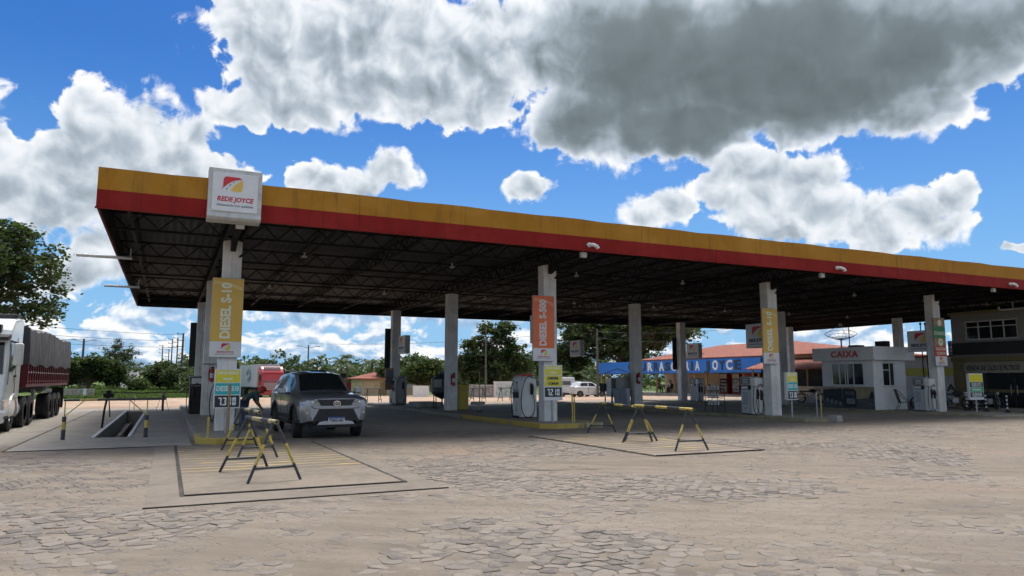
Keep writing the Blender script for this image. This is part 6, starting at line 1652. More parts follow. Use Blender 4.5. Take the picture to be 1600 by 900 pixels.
def kiosk():
    X, Y, W, D = 31.05, 24.2, 2.32, 3.05
    t = thing('cashier_kiosk', 'small pale cashier kiosk with red CAIXA letters and a truck mural', 'kiosk', (X, Y, 0))
    zt = 2.48
    # walls with window openings, built from strips
    def wall_x(x0, x1, y, yo, wins, nm):   # wall running along y
        pass
    mb = MB(); th = 0.14
    # left wall (x=0..th) with window y .58..2.46, z 1.25..2.35
    mb.box(0, th, 0, 0.58, 0, zt); mb.box(0, th, 2.46, D, 0, zt); mb.box(0, th, 0.582, 2.458, 0, 1.25); mb.box(0, th, 0.582, 2.458, 2.35, zt)
    # near wall with window x .70..1.50
    mb.box(th + .001, 0.70, 0, th, 0, zt); mb.box(1.50, W, 0, th, 0, zt); mb.box(0.702, 1.498, 0, th, 0, 1.22); mb.box(0.702, 1.498, 0, th, 2.36, zt)
    mb.box(W - th, W, th + .001, D, 0, zt); mb.box(th + .001, W - th - .001, D - th, D, 0, zt)
    mb.build('wall', M['kiosk_wall'], t)
    mb = MB(); mb.box(-0.32, W + 0.34, -0.32, D + 0.3, zt + 0.002, 3.14); rf = mb.build('roof', M['kiosk_wall'], t, bevel=0.01)
    text('CAIXA', 0.44, M['red_text'], rf, (-0.328, 1.36, 2.78), rot=(R_(90), 0, R_(-90)), width=1.62, bold=0.012, depth=0.015, space=1.15)
    mb = MB(); mb.box(th + .01, W - th - .01, th + .01, D - th - .01, 0.0, 0.03); mb.box(0.5, 1.9, 1.2, 1.9, 0.03, 1.05); mb.box(1.4, 2.0, 2.2, 2.8, 0.03, 1.8); mb.build('interior_furniture', M['interior'], t)
    def window(axis, a, b, z0, z1, mulls, transom=None):
        mb = MB(); f = 0.035
        def bx(u0, u1, w0, w1, d0=0.03, d1=0.08):
            if axis == 'y': mb.box(d0, d1, u0, u1, w0, w1)
            else: mb.box(u0, u1, d0, d1, w0, w1)
        bx(a, b, z0, z0 + f); bx(a, b, z1 - f, z1); bx(a, a + f, z0 + f, z1 - f); bx(b - f, b, z0 + f, z1 - f)
        for q in mulls: bx(q - 0.025, q + 0.025, z0 + f, z1 - f)
        if transom: bx(a + f, b - f, transom, transom + 0.04, 0.031, 0.079)
        fr = mb.build('window_frame', M['sign_white'], t)
        mb = MB(); bx(a + f, b - f, z0 + f, z1 - f, 0.052, 0.058); mb.build('pane', M['glass_dark'], fr)
        mb = MB()
        if axis == 'y': mb.box(-0.05, 0.03, a - 0.08, b + 0.08, z0 - 0.05, z0 - 0.002)
        else: mb.box(a - 0.08, b + 0.08, -0.05, 0.03, z0 - 0.05, z0 - 0.002)
        mb.build('sill', M['off_white'], fr)
    window('y', 0.582, 2.458, 1.25, 2.35, (1.16, 1.52, 1.66, 2.0))
    window('x', 0.702, 1.498, 1.22, 2.36, (1.22,), 1.98)
    mb = MB(); mb.box(1.24, 1.47, 0.02, 0.05, 1.27, 2.32); mb.build('open_shutter', M['matte_dark'], t)
    # mural of a lorry on a road
    mu = MB(); mu.box(-0.012, -0.002, 0.01, D - 0.01, 0.08, 1.17); mural = mu.build('mural', M['mural_sky'], t)
    def flat(pts, m, d, nm):
        mb = MB(); mb.prism([(y, z) for y, z in pts], 'x', -0.012 - d, -0.012 - d + 0.003); mb.build(nm, M[m], mural)
    flat([(0.02, 0.09), (D - 0.02, 0.09), (D - 0.02, 0.60), (1.6, 0.52), (0.02, 0.66)], 'mural_road', 0.003, 'painted_road')
    flat([(1.05, 0.16), (1.75, 0.16), (1.85, 0.30), (1.85, 1.02), (1.70, 1.10), (1.15, 1.06), (1.02, 0.95)], 'mural_truck', 0.006, 'painted_cab')
    flat([(1.87, 0.25), (D - 0.03, 0.52), (D - 0.03, 1.02), (1.87, 1.10)], 'mural_truck', 0.006, 'painted_trailer')
    flat([(1.12, 0.74), (1.70, 0.78), (1.68, 0.96), (1.16, 0.94)], 'mural_road', 0.009, 'painted_windscreen')
    flat([(1.12, 0.32), (1.62, 0.32), (1.62, 0.60), (1.12, 0.60)], 'mural_mid', 0.009, 'painted_grille')
    flat([(0.02, 0.28), (0.9, 0.50), (0.9, 0.52), (0.02, 0.31)], 'mural_mid', 0.009, 'painted_line')
    for k in range(4): flat([(2.0 + 0.26 * k + 0.10 * math.cos(a), 0.33 + 0.055 * k + 0.10 * math.sin(a)) for a in [q * math.pi / 6 for q in range(12)]], 'mural_mid', 0.009, 'painted_wheel')
    flat([(0.04, 0.62), (0.30, 0.62), (0.22, 0.86), (0.12, 0.98), (0.05, 0.80)], 'mural_truck', 0.009, 'painted_tree')
    # bits on the roof
    mb = MB(); mb.box(0.9, 1.5, 1.6, 2.1, 3.142, 3.30); mb.build('roof_box', M['matte_dark'], t)
    mb = MB(); mb.box(W - 0.3, W + 0.1, 0.8, 1.4, 3.142, 3.50); mb.build('roof_tank', M['matte_dark'], t, bevel=0.03)
kiosk()

def chair():
    t = thing('chair', 'black wire garden chair standing against the bright side of the kiosk', 'chair', (32.2, 23.55, 0.06), R_(25))
    mb = MB()
    for s in (-1, 1):
        mb.tube([(s * 0.25, -0.30, 0), (s * 0.24, -0.22, 0.42), (s * 0.30, -0.05, 0.58), (s * 0.28, 0.30, 0.98)], 0.014, 6)
        mb.tube([(s * 0.26, 0.32, 0), (s * 0.24, 0.12, 0.40)], 0.014, 6)
        mb.tube([(s * 0.24, -0.24, 0.40), (s * 0.24, 0.16, 0.36), (s * 0.27, 0.34, 1.0)], 0.014, 6)
    mb.tube([(-0.27, 0.34, 1.0), (0.27, 0.34, 1.0)], 0.014, 6); mb.tube([(-0.24, -0.24, 0.40), (0.24, -0.24, 0.40)], 0.014, 6); mb.build('frame', M['black'], t, smooth=True)
    mb = MB()
    for k in range(9):
        x = -0.2 + 0.05 * k; mb.tube([(x, -0.24, 0.40), (x, 0.16, 0.37)], 0.005, 4)
    mb.build('seat', M['black'], t)
    mb = MB()
    for k in range(9):
        x = -0.2 + 0.05 * k; mb.tube([(x, 0.16, 0.37), (x * 1.1, 0.34, 1.0)], 0.005, 4)
    mb.build('backrest', M['black'], t)
chair()

def dish_and_mast():
    t = thing('satellite_dish', 'wire mesh satellite dish behind the kiosk roof', 'satellite dish', (39.0, 32.6, -0.1))
    mb = MB(); R = 0.95; rows = []
    for ring in (0.15, 0.45, 0.75, 1.0):
        mb.tube([(ring * R * math.cos(a), ring * R * math.sin(a), 0.35 * ring * ring) for a in [k * math.pi / 12 for k in range(25)]], 0.014, 4, caps=False)
    for k in range(14):
        a = k * math.pi / 7; mb.tube([(r * R * math.cos(a), r * R * math.sin(a), 0.35 * r * r) for r in (0, 0.3, 0.6, 0.8, 1.0)], 0.010, 4)
    o = mb.build('dish', M['galv'], t); o.location = (0, 0, 4.2); o.rotation_euler = (R_(12), R_(-14), 0)
    mb = MB()
    for k in range(3):
        a = k * 2.1; mb.tube([(R * math.cos(a), R * math.sin(a), 0.35), (0, 0, 0.95)], 0.012, 4)
    mb.lathe([(0.09, 0.88), (0.09, 1.02)], (0, 0, 0), 8); f = mb.build('feed', M['galv'], t); f.location = (0, 0, 4.2); f.rotation_euler = (R_(12), R_(-14), 0)
    mb = MB(); mb.tube([(0, 0, 0), (0, 0, 4.2)], 0.05, 8); mb.build('mast', M['galv'], t)
    t = thing('antenna_mast', 'thin dark mast rising behind the kiosk letters', 'mast', (38.9, 31.9, -0.1))
    mb = MB(); mb.tube([(0, 0, 0), (0, 0, 5.35)], 0.03, 6); mb.build('mast', M['steel_dark'], t)
    mb = MB(); mb.tube([(-0.2, 0, 5.2), (0.2, 0, 5.2)], 0.012, 4); mb.build('arm', M['steel_dark'], t)
dish_and_mast()

def office():
    X, Y0, Y1, H = 39.0, 14.0, 25.35, 5.02
    t = thing('oil_shop', 'dim two storey tiled shop with wide upper windows selling oil and filters', 'building', (X, Y0, 0))
    L = Y1 - Y0; D = 6.0
    w0, w1 = 21.92 - Y0, 24.58 - Y0; e0, e1 = 15.0 - Y0, 20.9 - Y0
    mb = MB(); th = 0.2
    # upper wall round the window band
    z0, z1 = 3.64, 4.64
    mb.box(0, th, 0, L, 2.72, z0); mb.box(0, th, 0, L, z1, H); mb.box(0, th, w1, L, z0 + .001, z1 - .001); mb.box(0, th, e1, w0, z0 + .001, z1 - .001); mb.box(0, th, 0, e0, z0 + .001, z1 - .001)
    mb.box(0, D, L - th, L - 0.001, 0, 2.72); mb.box(th + .001, D, L - th, L, 2.721, H); mb.box(th + .001, D, 0, th, 0, H); mb.box(D - th, D, th + .001, L - th - .001, 0, H)
    # small grooves as tile courses
    mb.build('wall', M['small_tiles'], t)
    mb = MB()
    for k in range(24): mb.box(-0.004, -0.001, 0.0, L, 2.76 + k * 0.095, 2.766 + k * 0.095) if not (z0 - 0.03 < 2.76 + k * 0.095 < z1 + 0.03) else mb.box(-0.004, -0.001, w1 + 0.05, L, 2.76 + k * 0.095, 2.766 + k * 0.095)
    mb.build('tile_joints', M['matte_dark'], t)
    mb = MB(); mb.box(-0.1, D + 0.1, -0.1, L + 0.1, H + .002, H + 0.16); mb.build('roof', M['ochre'], t)
    mb = MB(); mb.box(-0.06, -0.005, 0, L, 2.86, 3.50); mb.build('balcony_panel', M['matte_dark'], t)
    mb = MB(); mb.box(-0.16, 0.0, -0.02, L + 0.05, 2.50, 2.71); mb.build('ochre_band', M['ochre'], t)
    mb = MB(); mb.box(-0.05, 0.25, L - 0.5, L + 0.03, 0, 2.49); mb.build('corner_pillar', M['ochre'], t)
    mb = MB(); mb.box(0.03, 0.12, 0, L - 0.51, 1.88, 2.49); mb.build('sign_band', M['awning_cream'], t)
    text('VENDA DE OLEO E FILTROS', 0.36, M['ink'], t, (0.026, 23.35 - Y0, 2.13), rot=(R_(90), 0, R_(-90)), width=2.75, bold=0.01)
    mb = MB(); mb.box(0.14, 0.18, 0, L - 0.52, 0.0, 1.87); mb.build('shop_glass', M['glass_dark'], t)
    mb = MB(); mb.box(0.10, 0.138, 0, L - 0.52, 0.86, 1.02); mb.build('yellow_bar', M['ochre'], t)
    for y in (L - 0.52, L - 1.6, L - 3.0, L - 4.6, L - 6.2):
        mb = MB(); mb.box(0.09, 0.139, y - 0.06, y, 0.0, 1.87); mb.build('glass_post', M['matte_dark'], t)
    for y in (L - 2.85, L - 3.15):
        mb = MB(); mb.tube([(0.05, y, 0.75), (0.05, y, 1.25)], 0.018, 6); mb.build('door_handle', M['galv'], t)
    for (a, b, n) in ((w0, w1, 4), (e0, e1, 8)):
        mb = MB(); f = 0.05
        mb.box(0.02, 0.09, a, b, z0, z0 + f); mb.box(0.02, 0.09, a, b, z1 - f, z1)
        for k in range(n + 1):
            y = a + (b - a - f) * k / n; mb.box(0.021, 0.089, y, y + f, z0 + f, z1 - f)
        for k in range(n):
            y = a + (b - a - f) * k / n; y2 = a + (b - a - f) * (k + 1) / n
            mb.box(0.03, 0.08, y + f, y2, z0 + 0.66, z0 + 0.70)
        fr = mb.build('window', M['frame_grey'], t)
        mb = MB(); mb.box(0.055, 0.06, a + f, b - f, z0 + f, z1 - f); mb.build('pane', M['glass_dark'], fr)
    mb = MB(); mb.box(0.9, 1.0, 0.3, L - 0.4, 2.0, 2.1) if False else mb.box(1.5, 2.2, 1.0, L - 1.5, 0.01, 1.1); mb.build('counter', M['interior'], t)
    mb = MB(); mb.box(0.2, D - 0.3, 0.3, L - 0.3, 2.50, 2.6); mb.build('floor_slab', M['concrete'], t)
    # pipe elbow on the canopy side
    t2 = thing('vent_pipe', 'pale bent pipe high above the upper windows of the oil shop', 'pipe', (38.6, 21.6, 5.08))
    mb = MB(); mb.tube([(0, 0.9, 0.18), (0, 0.9, 0.04), (0, 0.7, 0.0), (0, -3.0, 0.0)], 0.045, 8); mb.build('pipe', M['pipe'], t2, smooth=True)
    mb = MB(); mb.box(-0.02, 0.02, 0.2, 0.24, 0, 0.35); mb.box(-0.02, 0.02, -1.6, -1.56, 0, 0.35); mb.build('hanger', M['galv'], t2)
office()
mb = MB(); mb.box(37.9, 38.98, 13.5, 25.3, -0.02, 0.10); struct(mb.build('pavement', M['slab'], bevel=0.01))

def striped_bollard(label, loc):
    t = thing('striped_bollard', label, 'bollard', loc, 0, 'black and white bollards before the shop')
    for k in range(1): pass
    mb = MB(); n = 8
    for k in range(n):
        mb.m = k % 2; mb.tube([(0, 0, 0.08 + 0.09 * k), (0, 0, 0.08 + 0.09 * (k + 1))], 0.035, 10, caps=(k in (0, n - 1)))
    mb.build('shaft', [M['black'], M['sign_white']], t, smooth=True)
    mb = MB(); mb.lathe([(0.16, 0), (0.15, 0.03), (0.05, 0.09)], (0, 0, 0), 14); mb.build('foot', M['rubber'], t, smooth=True)
for p, lab in (((36.3, 23.1, 0), 'striped bollard left of the rightmost price board post'), ((35.9, 21.9, 0), 'striped bollard just right of the rightmost price board post'), ((35.6, 20.75, 0), 'rightmost striped bollard before the shop glass'), ((33.5, 29.0, 0), 'thin striped bollard seen between the third price board and the kiosk')):
    striped_bollard(lab, p)

def as_wall():
    t = thing('painted_wall', 'white and yellow painted wall with big dark letters behind the rightmost column', 'wall', (46.2, 27.2, 0))
    mb = MB(); mb.box(0, 0.2, 0, 8.2, -0.1, 3.0); mb.build('wall', M['white_paint'], t)
    mb = MB(); mb.box(-0.012, -0.002, 0, 8.2, 1.78, 2.28); mb.build('yellow_band', M['price_yellow'], t)
    text('AS', 0.62, M['ink'], t, (-0.012, 2.95, 0.98), rot=(R_(90), 0, R_(-90)), width=0.9, bold=0.02)
    mb = MB(); mb.box(-0.7, 1.5, -0.3, 8.4, 3.0, 3.08); mb.build('roof', M['tiles'], t)
    t = thing('blue_board', 'blue board with white writing high beside the oil shop corner', 'sign', (46.6, 28.9, 2.95))
    mb = MB(); mb.box(0, 0.06, 0, 1.7, 0, 1.1); mb.build('board', M['blue_sign'], t)
    mb = MB(); rnd = random.Random(2)
    for r in range(4):
        y = 0.1
        while y < 1.5:
            w = rnd.uniform(0.08, 0.2); mb.box(-0.006, -0.001, y, y + w, 0.12 + 0.24 * r, 0.28 + 0.24 * r); y += w + 0.05
    mb.build('white_marks', M['sign_white'], t)
    mb = MB(); mb.tube([(0.1, 0.2, -3.0), (0.1, 0.2, 0.1)], 0.04, 6); mb.tube([(0.1, 1.5, -3.0), (0.1, 1.5, 0.1)], 0.04, 6); mb.build('post', M['galv'], t)
as_wall()
def vent_pipes():
    for k in range(3):
        t = thing('vent_stack', ['leftmost', 'middle', 'rightmost'][k] + ' of three thin tank vent pipes left of the rightmost front column', 'pipe', (43.4 + 0.28 * k, 30.2 - 0.12 * k, 0))
        mb = MB(); mb.tube([(0, 0, 0), (0, 0, 5.0)], 0.035, 6); mb.build('pipe', M['steel_dark'], t)
        mb = MB(); mb.lathe([(0.07, 5.0), (0.07, 5.1), (0.02, 5.16)], (0, 0, 0), 8); mb.build('cap', M['steel_dark'], t)
vent_pipes()

def roof_hip(t, x0, x1, y0, y1, ze, xr, ya, yb, zr, name='roof', th=0.10):
    mb = MB()
    v = [(x0, y0, ze), (x1, y0, ze), (x1, y1, ze), (x0, y1, ze), (xr, ya, zr), (xr, yb, zr)]
    low = [(a, b, c - th) for a, b, c in v]
    mb.add(v + low, [(0, 1, 4), (1, 2, 5, 4), (2, 3, 5), (3, 0, 4, 5), (6, 10, 7), (7, 10, 11, 8), (8, 11, 9), (9, 11, 10, 6), (0, 6, 7, 1), (1, 7, 8, 2), (2, 8, 9, 3), (3, 9, 6, 0)])
    r = mb.build(name, M['tiles'], t)
    return r

def restaurant():
    t = thing('restaurant', 'low cream grill restaurant with red tiled hip roof and deep shaded porch', 'building', (50.5, 41.5, 0))
    o = (50.5, 41.5)
    def bx(mb, x0, x1, y0, y1, z0, z1): mb.box(x0 - o[0], x1 - o[0], y0 - o[1], y1 - o[1], z0, z1)
    mb = MB()
    bx(mb, 50.5, 50.7, 42.0, 62.2, -0.4, 3.5); bx(mb, 50.5, 50.7, 63.9, 66.0, -0.4, 3.5); bx(mb, 50.5, 50.7, 62.201, 63.899, -0.4, 1.15); bx(mb, 50.5, 50.7, 62.201, 63.899, 2.3, 3.5)
    bx(mb, 50.701, 58.0, 41.8, 42.0, -0.4, 3.5); bx(mb, 50.701, 58.0, 65.8, 66.0, -0.4, 3.5); bx(mb, 57.8, 58.0, 42.001, 65.799, -0.4, 3.5)
    mb.build('wall', M['cream_wall'], t)
    mb = MB()
    for y in (62.2, 63.02, 63.84): bx(mb, 50.48, 50.56, y, y + 0.06, 1.15, 2.3)
    bx(mb, 50.48, 50.56, 62.2, 63.9, 1.10, 1.16); bx(mb, 50.48, 50.56, 62.2, 63.9, 2.28, 2.34)
    w = mb.build('window', M['sign_white'], t)
    mb = MB(); bx(mb, 50.60, 50.61, 62.2, 63.9, 1.16, 2.28); mb.build('pane', M['glass_tint'], w)
    mb = MB(); bx(mb, 50.44, 50.499, 55.6, 57.0, 0.1, 2.2); mb.build('doorway', M['interior'], t)
    roof = roof_hip(t, 47.2, 59.2, 40.6, 66.6, 3.62, 53.0, 49.6, 59.6, 5.12)
    for v in roof.data.vertices: v.co.x -= o[0]; v.co.y -= o[1]
    mb = MB(); bx(mb, 47.35, 50.4, 42.0, 74.0, -0.5, 0.10); mb.build('porch_floor', M['concrete'], t)
    for y in (50.6, 55.6, 60.6, 63.6, 66.4, 70.0, 73.6):
        mb = MB(); mb.tube([(47.6 - o[0], y - o[1], 0.10), (47.6 - o[0], y - o[1], 2.9)], 0.09, 8); mb.build('porch_post', M['wood'], t)
    mb = MB(); bx(mb, 47.3, 47.5, 41.0, 66.0, 3.36, 3.50); mb.build('eave_beam', M['wood'], t)
    # lower side porch nearer the kiosk
    mb = MB()
    v = [(44.6, 36.8, 2.42), (47.6, 36.8, 3.25), (47.6, 47.2, 3.25), (44.6, 47.2, 2.42)]
    v = [(a - o[0], b - o[1], c) for a, b, c in v]; low = [(a, b, c - 0.1) for a, b, c in v]
    mb.add(v + low, [(0, 1, 2, 3), (7, 6, 5, 4), (0, 4, 5, 1), (1, 5, 6, 2), (2, 6, 7, 3), (3, 7, 4, 0)]); mb.build('side_roof', M['tiles'], t)
    mb = MB(); bx(mb, 45.0, 45.2, 37.0, 47.0, -0.4, 1.0); mb.build('low_wall', M['cream_wall'], t)
    mb = MB(); bx(mb, 47.2, 47.35, 37.0, 41.9, -0.4, 3.4); mb.build('side_wall', M['cream_wall'], t)
    mb = MB(); bx(mb, 50.3, 50.49, 37.0, 41.79, -.4, 3.4); mb.build('side_wall', M['cream_wall'], t)
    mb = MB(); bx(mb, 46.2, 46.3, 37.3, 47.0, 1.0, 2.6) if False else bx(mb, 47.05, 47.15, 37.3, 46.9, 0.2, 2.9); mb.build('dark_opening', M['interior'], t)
    for y in (37.1, 41.0, 46.8):
        mb = MB(); mb.tube([(45.1 - o[0], y - o[1], 1.0), (45.1 - o[0], y - o[1], 2.5)], 0.07, 6); mb.build('porch_post', M['wood'], t)
    # the long blue sign board
    s = thing('restaurant_sign', 'long blue sign board reading churrascaria with white and dark letters', 'sign', (47.0, 47.8, 0))
    L = 26.4
    mb = MB(); mb.box(0, 0.22, 0, L, 2.16, 3.46); mb.build('board', M['blue_sign'], s)
    mb = MB(); mb.box(-0.03, 0.24, -0.02, L + .02, 2.09, 2.155); mb.build('dark_edge', M['letter_dark'], s)
    for y in (0.4, 9.0, 18.2, 26.0):
        mb = MB(); mb.tube([(0.12, y, -0.4), (0.12, y, 2.1)], 0.08, 8); mb.build('post', M['wood'], s)
    word1, word2 = 'CHURRASCARIA', 'JOYCE'
    for word, ys in ((word1, [19.66, 18.43, 17.36, 16.14, 15.07, 14.07, 13.1, 12.05, 11.02, 9.97, 9.19, 8.38]), (word2, [6.8, 5.81, 4.89, 3.9, 2.9])):
        for k, (c, yc) in enumerate(zip(word, ys)):
            st = abs(ys[min(k + 1, len(ys) - 1)] - ys[min(k + 1, len(ys) - 1) - 1])
            m = M['letter_white'] if k % 2 else M['letter_dark']
            text(c, 1.22, m, s, (-0.02, yc, 2.80), rot=(R_(90), 0, R_(-90)), width=st * (0.30 if c == 'I' else 0.82), bold=0.045, depth=0.03, name='letter')
    # drinks fridges and red door
    def fridge(y, lab):
        f = thing('drinks_fridge', lab, 'fridge', (48.9, y, 0.10), 0, 'glass fridges on the porch')
        mb = MB(); mb.box(0, 0.6, 0, 1.0, 0, 1.95); mb.box(-0.02, 0, 0, 0.08, 0, 1.95) if False else None; mb.build('cabinet', M['red_door'], f)
        mb = MB(); mb.box(-0.03, -0.002, 0.05, 0.95, 1.52, 1.93); mb.build('top_panel', M['awning_cream'], f)
        mb = MB(); mb.box(-0.02, -0.002, 0.07, 0.93, 0.18, 1.48); g = mb.build('glass_door', M['glass_dark'], f)
        mb = MB()
        for r in range(4):
            for c in range(6): mb.box(-0.032, -0.021, 0.13 + 0.13 * c, 0.20 + 0.13 * c, 0.24 + 0.31 * r, 0.42 + 0.31 * r)
        mb.build('cans', M['pump_grey'], g)
    fridge(54.2, 'red glass-fronted fridge left of its twin on the restaurant porch'); fridge(52.5, 'red glass-fronted fridge beside the red door on the porch')
    r = thing('red_cabinet', 'tall dark red cabinet door at the near end of the porch', 'cabinet', (48.9, 50.6, 0.1))
    mb = MB(); mb.box(0, 0.6, 0, 1.25, 0, 2.05); mb.build('body', M['red_door'], r, bevel=0.02); mb = MB(); mb.box(-0.02, -0.002, 0.58, 0.62, 0.1, 1.95); mb.build('door_gap', M['black'], r)
restaurant()

def table(label, loc, cloth=False):
    t = thing('table', label, 'table', loc, 0, 'tables on the restaurant porch')
    mb = MB(); mb.box(-0.4, 0.4, -0.4, 0.4, 0.70, 0.74); mb.build('tabletop', M['awning_cream'] if cloth else M['red_door'], t)
    for sx in (-1, 1):
        for sy in (-1, 1):
            mb = MB(); mb.tube([(sx * 0.34, sy * 0.34, 0), (sx * 0.3, sy * 0.3, 0.7)], 0.02, 5); mb.build('leg', M['matte_dark'], t)
    return t
def porch_chair(label, loc, rz, src=[None]):
    if src[0] is not None: return copy_tree(src[0], None, label, loc, rz)
    t = thing('porch_chair', label, 'chair', loc, rz, 'chairs on the restaurant porch'); src[0] = t
    mb = MB(); mb.box(-0.22, 0.22, -0.22, 0.22, 0.43, 0.46); mb.build('seat', M['matte_dark'], t)
    mb = MB(); mb.box(-0.22, 0.22, 0.20, 0.23, 0.55, 0.92); mb.build('backrest', M['matte_dark'], t)
    for sx in (-1, 1):
        mb = MB(); mb.tube([(sx * 0.2, 0.22, 0), (sx * 0.2, 0.22, 0.9)], 0.014, 5); mb.build('leg', M['matte_dark'], t)
        mb = MB(); mb.tube([(sx * 0.2, -0.2, 0), (sx * 0.2, -0.2, 0.44)], 0.014, 5); mb.build('leg', M['matte_dark'], t)
    return t
table('dark red table on the restaurant porch between the seated people', (48.6, 63.6, 0.10))
table('table with a pale cloth on the porch left of the fridges', (48.6, 57.6, 0.10), True)
table('bare table on the porch left of the pale tablecloth', (48.6, 67.2, 0.10))
for (x, y, rz, lab) in ((48.6, 64.6, 0, 'porch chair left of the dark red table, under the leftmost seated person'), (48.6, 62.5, 180, 'porch chair right of the dark red table, under the rightmost seated person'), (49.4, 63.5, -90, 'porch chair behind the dark red table'), (48.4, 58.6, 0, 'porch chair left of the pale tablecloth'), (48.4, 56.5, 180, 'porch chair right of the pale tablecloth'), (48.4, 68.3, 0, 'porch chair at the bare far table')):
    porch_chair(lab, (x, y, 0.10), R_(rz))

def house():
    t = thing('cream_house', 'small cream house with a red tiled roof beyond the rear yard', 'house', (22.6, 91.0, -0.8))
    W, D, H = 8.2, 7.0, 2.43
    mb = MB(); mb.box(0, W, 0, D, 0, H); mb.build('wall', M['cream_wall'], t)
    r = roof_hip(t, -0.5, W + 0.5, -0.6, D + 0.6, H + 0.02, W / 2, 0, 0, 0)
    bpy.data.objects.remove(r)
    mb = MB(); v = [(-0.5, -0.6, H), (W + 0.5, -0.6, H), (W + 0.5, D + 0.6, H), (-0.5, D + 0.6, H), (2.4, D / 2, H + 0.85), (W - 2.9, D / 2, H + 0.85)]
    lo = [(a, b, c - 0.12) for a, b, c in v]
    mb.add(v + lo, [(0, 1, 5, 4), (1, 2, 5), (2, 3, 4, 5), (3, 0, 4), (6, 10, 11, 7), (7, 11, 8), (8, 11, 10, 9), (9, 10, 6), (0, 6, 7, 1), (1, 7, 8, 2), (2, 8, 9, 3), (3, 9, 6, 0)])
    mb.build('roof', M['tiles_x'], t)
    mb = MB(); mb.box(5.6, 7.2, -0.05, 0.0, 1.1, 1.85); w = mb.build('window', M['pump_grey'], t)
    mb = MB()
    for k in range(6): mb.box(5.65, 7.15, -0.06, -0.051, 1.14 + 0.11 * k, 1.2 + 0.11 * k)
    mb.build('shutter', M['frame_grey'], w)
    mb = MB(); mb.box(2.1, 3.0, -0.04, 0.0, 0.1, 2.0); mb.build('door', M['wood'], t)
def tile_x():
    m = M['tiles'].copy(); m.name = 'clay_tiles_rotated'; M['tiles_x'] = m
    nt = m.node_tree
    for n in nt.nodes:
        if n.type == 'SEPXYZ': pass
tile_x()
house()
def rear_walls():
    def seg(label, a, b, h, m, extra=None):
        ax, ay = a; bx_, by = b; L = math.hypot(bx_ - ax, by - ay); rz = math.atan2(by - ay, bx_ - ax)
        z = min(height(ax, ay), height(bx_, by)) - 0.3
        t = thing('yard_wall', label, 'wall', (ax, ay, z), rz)
        mb = MB(); mb.box(0, L, -0.08, 0.08, 0, h + 0.3); mb.build('wall', M[m], t)
        mb = MB(); mb.box(-0.03, L + 0.03, -0.11, 0.11, h + 0.302, h + 0.36); mb.build('coping', M['off_white'], t)
        return t
    seg('low white framed wall before the cream house, left of the green tank', (24.4, 76.2), (25.7, 74.8), 1.15, 'white_paint')
    seg('long grey graffiti-stained yard wall right of the yellow bin', (27.3, 73.2), (28.85, 64.9), 1.25, 'stone_wall')
    seg('bright white painted wall panel at the end of the graffiti wall', (28.95, 64.8), (30.4, 63.5), 1.50, 'white_paint')
    seg('dim grey wall under the round tree left of the road', (-14.5, 112.0), (-8.6, 111.0), 0.9, 'stone_wall')
    t = thing('wall_painting', 'green and blue scribbled painting on the white wall panel', 'painting', (29.05, 64.68, height(29, 64.7)), math.atan2(-1.3, 1.45))
    mb = MB(); rnd = random.Random(8)
    for k in range(26):
        x, z = rnd.uniform(0.2, 1.7), rnd.uniform(0.25, 1.25); pts = [(x, -0.10, z)]
        for q in range(4): pts.append((min(1.8, max(0.1, pts[-1][0] + rnd.uniform(-0.2, 0.2))), -0.10, min(1.35, max(0.2, pts[-1][2] + rnd.uniform(-0.25, 0.25)))))
        mb.tube(pts, 0.012, 3)
    mb.build('scribbles', M['price_green'], t)
    mb = MB(); mb.box(0.1, 1.8, -0.090, -0.084, 0.2, 1.4); mb.build('painted_ground', M['sign_grey'], t)
    rk = random.Random(4)
    mb = MB(); mb.tube([(-0.05, 0, 0), (0, 0, 1.1)], 0.16, 7); o = mb.build('white_post', M['white_paint']); o.location = (-9.4, 108.0, height(-9.4, 108) - 0.05); tag(o, 'short whitewashed post beside the round tree trunk', 'post')
rear_walls()
def road():
    pts = [(-4.4, 148.0), (-6.9, 158.0), (-7.9, 170.0), (-7.7, 185.0), (-7.3, 202.0), (-6.6, 216.0), (-5.0, 236.0), (-3.5, 250.0)]
    rows = []
    for k, (x, y) in enumerate(pts):
        w = [1.2, 1.2, 1.0, 1.1, 1.3, 1.4, 1.6, 1.8][k] + 0.4
        rows.append([(x + u * w, y, height(x, y) + 0.12) for u in (-1, -0.5, 0, 0.5, 1)])
    # finer rows so the sheet follows the hill
    fine = []
    for a, b in zip(rows, rows[1:]):
        for q in range(6):
            f = q / 6.0; fine.append([tuple(u + (v - u) * f for u, v in zip(p, r)) for p, r in zip(a, b)])
    fine = [[(x, y, height(x, y) + 0.14) for x, y, z in r] for r in fine]
    mb = MB(); mb.grid(fine); struct(mb.build('road', M['asphalt'], smooth=True, recalc=False))
    mb = MB(); mb.grid([[(x, 46.0 + 0 * x, 0) for x in (0, 1)]] * 2) if False else None
mk('asphalt', (0.17, 0.17, 0.175), 0.9, var=0.15, vs=0.3)
road()

